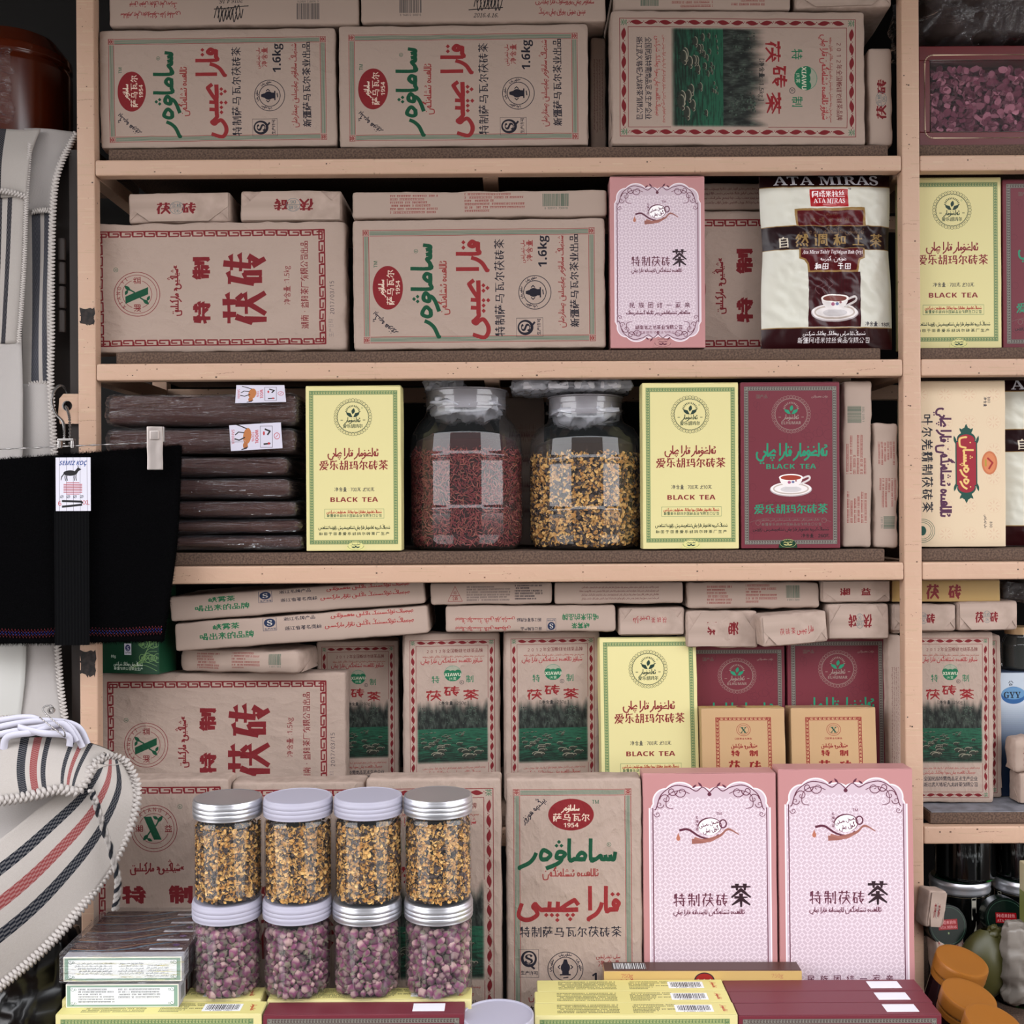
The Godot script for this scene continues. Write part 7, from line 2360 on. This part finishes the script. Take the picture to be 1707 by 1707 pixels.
# a screw topped jar with its filling; returns the height of its lid's top
func pet_jar(label: String, x: float, foot: float, h: float, plastic_lid: bool, form: String, which: String, group: String) -> float:
	var z := 245.0
	var t := thing("screw_jar", label, "jar", group)
	var p := at(x, 1500, z)
	t.position = Vector3(p.x, foot, p.z)
	var r := size_at(57.5, z)
	var lid_h := size_at(30, z)
	var g := h - lid_h
	part("plastic_jar", lathe([Vector2(0, 0.0012), Vector2(r * 0.80, 0.0006), Vector2(r * 0.92, 0.003), Vector2(r * 0.965, 0.009), Vector2(r * 0.965, g - 0.008), Vector2(r * 0.93, g - 0.004), Vector2(r * 0.93, g + 0.004)], 56), M.clear, t)
	var m: Material = M.frost if plastic_lid else M.alu
	var prof := [Vector2(r * 0.97, g), Vector2(r * 0.99, g + 0.0008)]
	for k in 3:
		var y := g + 0.003 + k * (lid_h - 0.007) / 3.0
		prof.append_array([Vector2(r * 0.985, y), Vector2(r * 1.0, y + 0.0012), Vector2(r * 1.0, y + 0.004), Vector2(r * 0.985, y + 0.0052)])
	prof.append_array([Vector2(r * 0.985, h - 0.003), Vector2(r * 0.97, h - 0.0006), Vector2(r * 0.93, h), Vector2(r * 0.91, h - 0.0006), Vector2(0, h - 0.0006)])
	part("screw_lid", lathe(prof, 56), m, t)
	var bud := form == "bud"
	var fill := thing("rosebuds" if bud else "flower_tea", ("dried purple rosebuds filling the " if bud else "dried yellow and black flower tea filling the ") + which, "dried flowers", "fillings of the screw topped jars")
	fill.set_meta("kind", "stuff")
	fill.position = t.position
	var rng := RandomNumberGenerator.new()
	rng.seed = int(x * 3 + h * 1000)
	var top_y := g - 0.010
	part("packed_core", lathe([Vector2(0, 0.003), Vector2(r * (0.66 if bud else 0.82), 0.003), Vector2(r * (0.68 if bud else 0.855), 0.010), Vector2(r * (0.68 if bud else 0.855), top_y - 0.006), Vector2(0, top_y - 0.003)], 30), mat(Color(0.10, 0.045, 0.06) if bud else Color(0.085, 0.05, 0.03), 0.95), fill)
	var spread := []
	if bud:
		for ring in 2:
			var rr := r * (0.775 if ring == 0 else 0.62)
			var rows := 11
			for i in rows:
				for k in 22:
					var a := TAU * (k + 0.5 * (i % 2) + rng.randf_range(-0.3, 0.3)) / 22.0
					spread.append([Vector3(sin(a) * rr, lerpf(0.009, top_y - 0.003, (i + rng.randf_range(-0.2, 0.2)) / (rows - 1)), cos(a) * rr), a])
		scatter(fill, spread, rng, "bud", 0.0118)
	else:
		for i in 2300:
			var a := rng.randf_range(-PI * 0.65, PI * 0.65)
			spread.append([Vector3(sin(a) * r * 0.875, rng.randf_range(0.006, top_y), cos(a) * r * 0.92), a])
		for i in 120:
			var a := rng.randf() * TAU
			spread.append([Vector3(sin(a) * r * 0.8 * sqrt(rng.randf()), top_y, cos(a) * r * 0.8), a])
		scatter(fill, spread, rng, "flake", 0.0060)
	return foot + h

# ---------------------------------------------------------------- cloth
# a woven sheet between two edges, given as pixels from top to bottom with a depth each; it has a front and a back
func sheet(left: Array, right: Array, rows: int, cols: int, thick: float, wave: Callable) -> ArrayMesh:
	var l := soft(left, maxi(2, rows / (left.size() - 1)))
	var r := soft(right, maxi(2, rows / (right.size() - 1)))
	var st := SurfaceTool.new()
	st.begin(Mesh.PRIMITIVE_TRIANGLES)
	var n := rows + 1
	var m := cols + 1
	for side in 2:
		for i in n:
			var v := float(i) / rows
			var a: Vector3 = l[int(round(v * (l.size() - 1)))]
			var b: Vector3 = r[int(round(v * (r.size() - 1)))]
			for j in m:
				var u := float(j) / cols
				var p := a.lerp(b, u)
				p.z += wave.call(u, v) * S
				p.z -= thick * side
				st.set_uv(Vector2(u, v))
				st.set_smooth_group(side)
				st.add_vertex(p)
	for side in 2:
		for i in rows:
			for j in cols:
				var q := side * n * m + i * m + j
				for k in ([q, q + 1, q + m + 1, q, q + m + 1, q + m] if side == 0 else [q, q + m + 1, q + 1, q, q + m, q + m + 1]):
					st.add_index(k)
	# the rim that joins front and back
	var rim := []
	for j in m:
		rim.append(j)
	for i in range(1, n):
		rim.append(i * m + m - 1)
	for j in range(m - 2, -1, -1):
		rim.append((n - 1) * m + j)
	for i in range(n - 2, 0, -1):
		rim.append(i * m)
	for k in rim.size():
		var a: int = rim[k]
		var b: int = rim[(k + 1) % rim.size()]
		for e in [a, b + n * m, b, a, a + n * m, b + n * m]:
			st.add_index(e)
	st.generate_normals()
	return st.commit()
func px3(list: Array) -> Array:
	var out := []
	for p in list:
		out.append(at(p[0], p[1], p[2]))
	return out
# cotton with woven stripes across u; stripes: from, to, colour
func striped(stripes: Array, seed_: int, base := Color(0.665, 0.635, 0.61)) -> StandardMaterial3D:
	var w := 512
	var h := 512
	var d := PackedByteArray()
	d.resize(w * h * 3)
	var hgt := PackedByteArray()
	hgt.resize(w * h * 3)
	var rng := RandomNumberGenerator.new()
	rng.seed = seed_
	var column := []
	for x in w:
		var c := Color(0, 0, 0, 0)
		for s in stripes:
			if x / float(w) >= s[0] and x / float(w) < s[1]:
				c = s[2]
		column.append(c)
	for y in h:
		for x in w:
			var over := ((x >> 3) + (y >> 3)) % 2 == 0
			var c := base
			var k: Color = column[x]
			if k.a > 0.0:
				c = k if over else k.lerp(base, 0.42)
			var v := 0.94 + 0.06 * rng.randf()
			var i := (y * w + x) * 3
			d[i] = int(c.r * v * 255)
			d[i + 1] = int(c.g * v * 255)
			d[i + 2] = int(c.b * v * 255)
			var b := (x & 7) if over else (y & 7)
			var g := 110 + 14 * mini(b, 7 - b)
			hgt[i] = g
			hgt[i + 1] = g
			hgt[i + 2] = g
	var m := mat(Color.WHITE, 0.95, 0.0, 0.2)
	m.albedo_texture = ImageTexture.create_from_image(Image.create_from_data(w, h, false, Image.FORMAT_RGB8, d))
	m.normal_enabled = true
	m.normal_texture = relief(Image.create_from_data(w, h, false, Image.FORMAT_RGB8, hgt), 2.0)
	m.normal_scale = 0.5
	m.texture_repeat = true
	return m
# a crocheted border: a row of plump loops along a line
func crochet(parent: Node, pts: Array, r: float, m: Material, called := "crochet_edging") -> void:
	var line := soft(pts, 12)
	var st := SurfaceTool.new()
	st.begin(Mesh.PRIMITIVE_TRIANGLES)
	var run := 0.0
	var nxt := 0.0
	var k := 0
	var ball := SphereMesh.new()
	ball.radius = 1.0
	ball.height = 2.0
	ball.radial_segments = 10
	ball.rings = 5
	for i in line.size() - 1:
		var d: Vector3 = line[i + 1] - line[i]
		run += d.length()
		while nxt < run:
			var f := 1.0 - (run - nxt) / maxf(d.length(), 1e-6)
			var p: Vector3 = line[i] + d * f
			var dir := d.normalized()
			var up := Vector3(0, 0, 1)
			var sd := up.cross(dir).normalized()
			var lean := 0.55 if k % 2 == 0 else -0.2
			var b := Basis(dir * r * 0.62, (sd + dir * lean).normalized() * r * 1.35, up * r * 0.8)
			st.append_from(ball, 0, Transform3D(b, p - sd * r * (0.35 if k % 2 == 0 else -0.5) + up * r * 0.2 * (k % 2)))
			nxt += r * 0.75
			k += 1
	part(called, st.commit(), m, parent)

func hanging_goods() -> void:
	var dark := Color(0.10, 0.10, 0.13)
	var grey := Color(0.16, 0.17, 0.21)
	var rust := Color(0.50, 0.24, 0.24)
	var none := func(_u: float, _v: float) -> float: return 0.0
	# far left: an amber plastic tub behind, on a ledge
	var ledge := slab("shelf_board", -260, 128, 214, 236, -330, -46, M.board)
	ledge.name = numbered("shelf_board")
	add_child(ledge)
	tag(ledge, "brown ledge left of the frame under the amber tub", "shelf board")
	var tub := thing("amber_tub", "glossy amber brown plastic tub at the upper left, film crumpled over it", "tub")
	var tp := at(18, 0, -150)
	tub.position = Vector3(tp.x, EYE - (214 - 853.5) * S, tp.z)
	var r := 104.0 * S
	var th := at(18, 56, -150).y - tub.position.y
	var amber := mat(Color(0.30, 0.10, 0.03), 0.16)
	part("tub_body", lathe([Vector2(0, 0), Vector2(r * 0.92, 0), Vector2(r, 0.01), Vector2(r, th * 0.66), Vector2(r * 0.97, th * 0.70), Vector2(r * 1.0, th * 0.72), Vector2(r * 0.99, th * 0.78), Vector2(r * 0.75, th * 0.92), Vector2(r * 0.4, th * 0.985), Vector2(0, th)], 60), amber, tub)
	var film := block(Vector3(r * 1.5, th * 0.62, 0.02), 0.008, Vector3i(30, 20, 3), 0.012, 13.0, 470, 0.03, 0, true)
	part("crumpled_film", film, M.film, tub, Vector3(-r * 0.35, th * 0.12, r * 0.80))
	var back := slab("wall_left", -400, 128, -200, 1720, -420, -400, mat(Color(0.07, 0.06, 0.055), 0.9))
	back.set_meta("kind", "structure")
	add_child(back)
	# striped cotton sashes hung over a bar
	var s1 := thing("striped_sash", "cream cotton sash with charcoal stripes hanging at the far left, nearest layer", "sash")
	var ml := striped([[0.02, 0.10, dark], [0.50, 0.60, dark], [0.70, 0.79, dark]], 1)
	var hem := mat(Color(0.72, 0.69, 0.67), 0.95, 0.0, 0.2)
	part("upper_fold", sheet(px3([[-50, 216, -22], [-50, 270, 2], [-50, 330, 6]]), px3([[66, 214, -22], [50, 262, 4], [44, 326, 8]]), 14, 24, 0.003, func(u: float, v: float) -> float: return 5.0 * sin(u * 6.0 + v)), striped([[0.42, 0.52, dark]], 2), s1)
	part("striped_panel", sheet(px3([[-50, 322, 0], [-50, 440, 3], [-50, 575, 2]]), px3([[44, 322, 2], [39, 440, 4], [30, 572, 2]]), 24, 26, 0.003, func(u: float, v: float) -> float: return 3.0 * sin(u * 8.0 + v * 2.0)), striped([[0.48, 0.56, dark], [0.66, 0.75, dark]], 3), s1)
	part("plain_panel", sheet(px3([[-50, 566, 3], [-50, 660, 5], [-50, 775, 4]]), px3([[33, 562, 4], [37, 660, 6], [38, 775, 4]]), 18, 16, 0.004, func(u: float, v: float) -> float: return 3.0 * sin(u * 5.0 + v * 3.0)), M.cotton, s1)
	crochet(s1, px3([[-50, 326, 8], [0, 318, 10], [44, 328, 10]]), 0.0030, hem, "folded_hem")
	crochet(s1, px3([[50, 240, 0], [44, 326, 8], [40, 440, 8], [31, 572, 6]]), 0.0022, hem)
	var s2 := thing("striped_sash", "cream cotton sash with two grey stripes and crocheted edge beside the iron door", "sash")
	part("upper_fold", sheet(px3([[40, 214, -46], [42, 290, -20], [40, 352, -18]]), px3([[127, 219, -40], [97, 275, -12], [87, 350, -10]]), 18, 22, 0.003, func(u: float, v: float) -> float: return 6.0 * sin(u * 4.0 + v * 2.0)), M.cotton, s2)
	part("striped_panel", sheet(px3([[36, 352, -22], [35, 500, -20], [36, 644, -20]]), px3([[86, 352, -8], [84, 500, -4], [84, 644, -6]]), 26, 22, 0.003, func(u: float, v: float) -> float: return 3.0 * sin(u * 5.0 + v * 6.0)), striped([[0.36, 0.62, grey], [0.74, 0.90, grey]], 4), s2)
	part("plain_panel", sheet(px3([[34, 640, -18], [36, 700, -16], [36, 775, -16]]), px3([[84, 640, -4], [88, 700, 0], [92, 775, 0]]), 14, 14, 0.004, func(u: float, v: float) -> float: return 4.0 * sin(u * 4.0)), M.cotton, s2)
	crochet(s2, px3([[127, 222, -34], [100, 275, -2], [89, 330, 2], [85, 450, 0], [85, 560, 0], [84, 640, -2], [91, 770, 4]]), 0.0034, hem)
	crochet(s2, px3([[54, 354, -10], [70, 351, -6], [88, 352, -2]]), 0.0026, hem, "seam")
	crochet(s2, px3([[48, 642, -12], [66, 639, -10], [84, 640, -8]]), 0.0026, hem, "seam")
	# below the black wrap
	var s3 := thing("fleece_wrap", "plain white fleece wrap hanging at the far left below the black wool", "wrap")
	part("fleece", sheet(px3([[-50, 1060, 8], [-50, 1130, 10], [-50, 1198, 10]]), px3([[40, 1060, 8], [38, 1130, 12], [31, 1198, 10]]), 14, 14, 0.006, func(u: float, v: float) -> float: return 6.0 * sin(u * 4.0)), mat(Color(0.74, 0.73, 0.71), 1.0, 0.0, 0.1), s3)
	crochet(s3, px3([[-50, 1198, 10], [0, 1198, 12], [31, 1198, 12]]), 0.003, hem, "hem")
	var s4 := thing("knitted_wrap", "grey white knitted wrap with a crocheted edge, below the black wool beside the door", "wrap")
	part("knit", sheet(px3([[34, 1050, -10], [34, 1130, -4], [34, 1225, 2]]), px3([[92, 1050, -8], [98, 1130, -2], [112, 1225, 2]]), 16, 14, 0.004, func(u: float, v: float) -> float: return 5.0 * sin(u * 3.5)), M.cotton, s4)
	crochet(s4, px3([[94, 1050, -4], [100, 1140, 0], [112, 1225, 4]]), 0.0034, hem)
	black_wrap()
	striped_bag()

func black_wrap() -> void:
	var wool := mat(Color(0.012, 0.011, 0.014), 1.0, 0.0, 0.15)
	wool.normal_enabled = true
	wool.normal_texture = relief(crumple(71, 0.05, 512, Vector2.ONE, 3), 6.0)
	triplanar(wool, 9.0)
	var t := thing("wool_wrap", "black woollen waist wrap clipped on a hanger, white label sewn on it", "waist wrap")
	var bulge := func(u: float, v: float) -> float: return 7.0 * sin(u * 5.0 + 0.6) + 3.0 * sin(v * 3.0 + u * 9.0)
	var left := px3([[-60, 772, 60], [-60, 920, 64], [-60, 1073, 62]])
	var right := px3([[299, 742, 56], [291, 900, 60], [268, 1070, 58]])
	part("wool_body", sheet(left, right, 40, 50, 0.009, bulge), wool, t)
	# hairs standing out along its edges
	var rng := RandomNumberGenerator.new()
	rng.seed = 14
	var st := SurfaceTool.new()
	st.begin(Mesh.PRIMITIVE_TRIANGLES)
	st.set_normal(Vector3(0, 0, 1))
	for k in 3600:
		var u := rng.randf()
		var e := k % 3
		var p: Vector3
		if e == 0:
			p = left[2].lerp(right[2], u)
		elif e == 1:
			p = left[0].lerp(right[0], u)
		else:
			p = right[0].lerp(right[1], u * 2.0) if u < 0.5 else right[1].lerp(right[2], u * 2.0 - 1.0)
		p.z += bulge.call(u if e < 2 else 1.0, [1.0, 0.0, u][e]) * S - 0.004 + rng.randf_range(-0.004, 0.004)
		var d := Vector3(rng.randf_range(-1, 1), rng.randf_range(-0.4, 0.4), rng.randf_range(-0.4, 0.6))
		d += [Vector3(0, -1.3, 0), Vector3(0, 0.9, 0), Vector3(0.9, 0, 0)][e]
		d = d.normalized() * rng.randf_range(0.003, 0.009)
		var wd := Vector3(d.y, -d.x, 0).normalized() * 0.0003
		p -= d * 0.3
		st.add_vertex(p - wd)
		st.add_vertex(p + d)
		st.add_vertex(p + wd)
	var hair := part("loose_hairs", st.commit(), wool, t)
	hair.set_meta("kind", "stuff")
	# overlocked edge: red and blue thread
	for row in 3:
		var pts := []
		for i in 121:
			var u := i / 120.0
			var p: Vector3 = (left[2] as Vector3).lerp(right[2], u)
			p.y += size_at(13.0 + row * 4.5, 60) + 0.0012 * sin(u * 14.0)
			p.z += bulge.call(u, 0.98) * S + 0.0008
			p.y += (0.0019 if i % 2 == 0 else -0.0019)
			pts.append(p)
		var c := mat([Color(0.34, 0.03, 0.09), Color(0.14, 0.14, 0.44), Color(0.36, 0.03, 0.10)][row], 0.8)
		part("overlock_stitch", tube(pts, 0.0010, 5), c, t)
	# the elastic band down its middle, ribbed
	var band := PackedVector2Array()
	var b0 := at(94, 1075, 68)
	var b1 := at(152, 760, 70)
	var bz := 70.0 * S + 0.003
	var ribs := 11
	var w := size_at(58, 68)
	var h: float = b1.y - b0.y
	var rows := []
	for i in 2:
		var row := []
		for j in ribs * 4 + 1:
			var u := float(j) / (ribs * 4)
			row.append(Vector3(b0.x + u * w + i * 0.0, b1.y - i * h, bz + 0.0007 * cos(u * ribs * TAU)))
		rows.append(row)
	var bandm := mat(Color(0.016, 0.016, 0.021), 0.8, 0.0, 0.2)
	var bd := part("elastic_band", grid(rows), bandm, t)
	bd.set_meta("label", "ribbed black elastic band")
	var tagm := plate(PackedVector2Array([Vector2(0, 0), Vector2(size_at(58, 72), 0), Vector2(size_at(58, 72), size_at(89, 72)), Vector2(0, size_at(89, 72))]), 0.0006)
	var q := at(94, 852, 74)
	var lab := part("care_label", tagm, face("garment", 0.7, false), t, Vector3(q.x, q.y, bz + 0.0022))
	lab.set_meta("label", "white woven label with an animal and red print")
	# the hanger
	var hg := thing("clip_hanger", "thin chrome clip hanger hooked in the frame's ear", "hanger")
	var wire := px3([[-60, 752, 66], [110, 744, 70], [276, 737, 66]])
	part("hanger_wire", tube(soft(wire, 8), 0.0014, 8), M.steel, hg)
	var hook := px3([[116, 742, 72], [116, 700, 40], [112, 682, 12], [110, 677, -14], [112, 658, -24], [106, 645, -16], [97, 644, 2], [89, 655, 14], [87, 672, 22], [93, 690, 32], [104, 702, 48], [107, 716, 60], [107, 742, 72]])
	part("hook", tube(soft(hook, 8), 0.0021, 10), M.steel, hg)
	var sw := at(111, 746, 70)
	for s in [-1.0, 1.0]:
		part("swivel_cheek", bar(0.004, 0.011, 0.008), M.steel, hg, Vector3(sw.x + s * 0.009, sw.y - 0.001, sw.z))
	part("swivel_plate", bar(0.022, 0.003, 0.010), M.steel, hg, Vector3(sw.x, sw.y + 0.009, sw.z))
	var cp := at(258.5, 783, 76)
	var cl := part("clip", block(Vector3(size_at(26, 76), size_at(72, 76), 0.003), 0.0012, Vector3i(4, 8, 1), 0.0006, 40.0, 480, 0.0, 0, true), mat(Color(0.70, 0.66, 0.64), 0.38, 0.75), hg, Vector3(cp.x, cp.y, cp.z))
	part("clip_button", bar(size_at(15, 76), size_at(15, 76), 0.003, 0.0012), mat(Color(0.74, 0.70, 0.68), 0.3, 0.75), cl, Vector3(0, size_at(50, 76), 0.0025))
	part("clip_spring", bar(size_at(26, 76), size_at(26, 76), 0.006, 0.001), M.steel, cl, Vector3(0.0012, size_at(46, 76), -0.005))

func striped_bag() -> void:
	var dark := Color(0.10, 0.11, 0.14)
	var rust := Color(0.50, 0.23, 0.23)
	var hem := mat(Color(0.68, 0.65, 0.63), 0.95, 0.0, 0.2)
	var t := thing("woven_bag", "cream woven cotton bag with charcoal and rust stripes and a crocheted rim", "bag")
	# its wide panel runs from the lower left up into the folded mouth; u crosses the stripes
	var inner := px3([[-70, 1450, 250], [20, 1384, 262], [80, 1335, 268], [125, 1300, 268], [152, 1276, 258], [172, 1254, 240]])
	var outer := px3([[-70, 1700, 236], [60, 1596, 246], [140, 1508, 250], [196, 1425, 248], [228, 1335, 238], [208, 1266, 216]])
	part("wide_panel", sheet(inner, outer, 60, 36, 0.004, func(u: float, v: float) -> float: return 12.0 * sin(u * PI) + 5.0 * sin(v * 9.0 + u * 3.0)), striped([[0.16, 0.25, dark], [0.38, 0.48, rust], [0.60, 0.70, dark]], 6), t)
	part("back_panel", sheet(px3([[-70, 1300, 200], [60, 1300, 205], [150, 1262, 205]]), px3([[-70, 1480, 240], [60, 1390, 250], [150, 1290, 240]]), 20, 20, 0.004, func(u: float, v: float) -> float: return 4.0 * sin(v * 5.0)), M.cotton, t)
	# the flap that falls over it
	var ftop := px3([[-70, 1236, 228], [40, 1230, 236], [110, 1232, 236], [170, 1246, 228], [214, 1272, 214]])
	var fbot := px3([[-70, 1344, 290], [40, 1330, 296], [96, 1317, 296], [130, 1318, 292], [158, 1272, 262]])
	var fs := sheet(ftop, fbot, 40, 24, 0.004, func(u: float, v: float) -> float: return 14.0 * sin(u * PI))
	var fm := striped([[0.235, 0.275, dark], [0.30, 0.345, rust], [0.37, 0.405, dark], [0.53, 0.56, dark], [0.59, 0.62, rust], [0.65, 0.68, dark]], 7)
	# its stripes run down the flap, so u and v change places
	var arr := fs.surface_get_arrays(0)
	var uv: PackedVector2Array = arr[Mesh.ARRAY_TEX_UV]
	for i in uv.size():
		uv[i] = Vector2(uv[i].y, uv[i].x)
	arr[Mesh.ARRAY_TEX_UV] = uv
	var flap := ArrayMesh.new()
	flap.add_surface_from_arrays(Mesh.PRIMITIVE_TRIANGLES, arr)
	part("front_flap", flap, fm, t)
	crochet(t, outer, 0.0042, hem, "crochet_rim")
	crochet(t, fbot, 0.0044, hem, "crochet_rim")
	crochet(t, px3([[158, 1272, 262], [180, 1262, 245], [205, 1268, 225], [226, 1300, 232], [228, 1335, 238]]), 0.0036, hem, "crochet_rim")
	# plaited cord
	var cord := soft(px3([[152, 1318, 285], [160, 1340, 292], [172, 1378, 296], [186, 1420, 296], [196, 1460, 294], [196, 1490, 292], [192, 1516, 290]]), 10)
	for s in 3:
		var pts := []
		for i in cord.size():
			var a := i * 0.75 + s * TAU / 3
			pts.append(cord[i] + Vector3(cos(a), 0.0, sin(a)) * 0.0021)
		part("cord_strand", tube(soft(pts, 3), 0.0026, 7), hem if s < 2 else mat(Color(0.05, 0.06, 0.10), 0.9), t)
	# white tape ties gathered above it, with a pin
	var tie := thing("tape_ties", "bundle of white cotton tape ties lying over the striped bag", "ties")
	var tape := mat(Color(0.74, 0.73, 0.78), 0.8)
	var paths := [[[-60, 1226, 240], [30, 1206, 250], [90, 1202, 256], [130, 1212, 252], [146, 1240, 246]], [[-60, 1240, 244], [10, 1222, 254], [60, 1214, 260], [112, 1208, 262], [138, 1246, 252]], [[6, 1250, 250], [14, 1228, 258], [60, 1220, 264], [104, 1206, 266], [128, 1236, 260]], [[-60, 1212, 236], [40, 1196, 246], [76, 1206, 254], [118, 1222, 262]], [[30, 1212, 258], [70, 1222, 268], [112, 1226, 268], [116, 1244, 262]]]
	for p in paths:
		var c := soft(px3(p), 8)
		var rows := []
		for i in c.size():
			var d: Vector3 = (c[mini(i + 1, c.size() - 1)] - c[maxi(i - 1, 0)]).normalized()
			var n := Vector3(-d.y, d.x, 0.2).normalized() * 0.0042
			var f := Vector3(0, 0, 0.0010)
			rows.append([c[i] + n + f, c[i] + f * 1.6, c[i] - n + f, c[i] - n - f, c[i] + n - f, c[i] + n + f])
		part("tape", grid(rows), tape, tie)
	var pin := thing("safety_pin", "steel safety pin holding the white tape ties", "pin")
	part("pin_wire", tube(soft(px3([[66, 1196, 272], [100, 1222, 278], [108, 1228, 278], [104, 1214, 280], [76, 1190, 276], [72, 1180, 274], [84, 1176, 274], [92, 1184, 276]]), 8), 0.0012, 7), M.steel, pin)
	part("pin_coil", lathe([Vector2(0.002, 0), Vector2(0.0042, 0), Vector2(0.0042, 0.003), Vector2(0.002, 0.003)], 16), M.steel, pin, at(86, 1184, 278), Vector3(PI / 2, 0, 0))
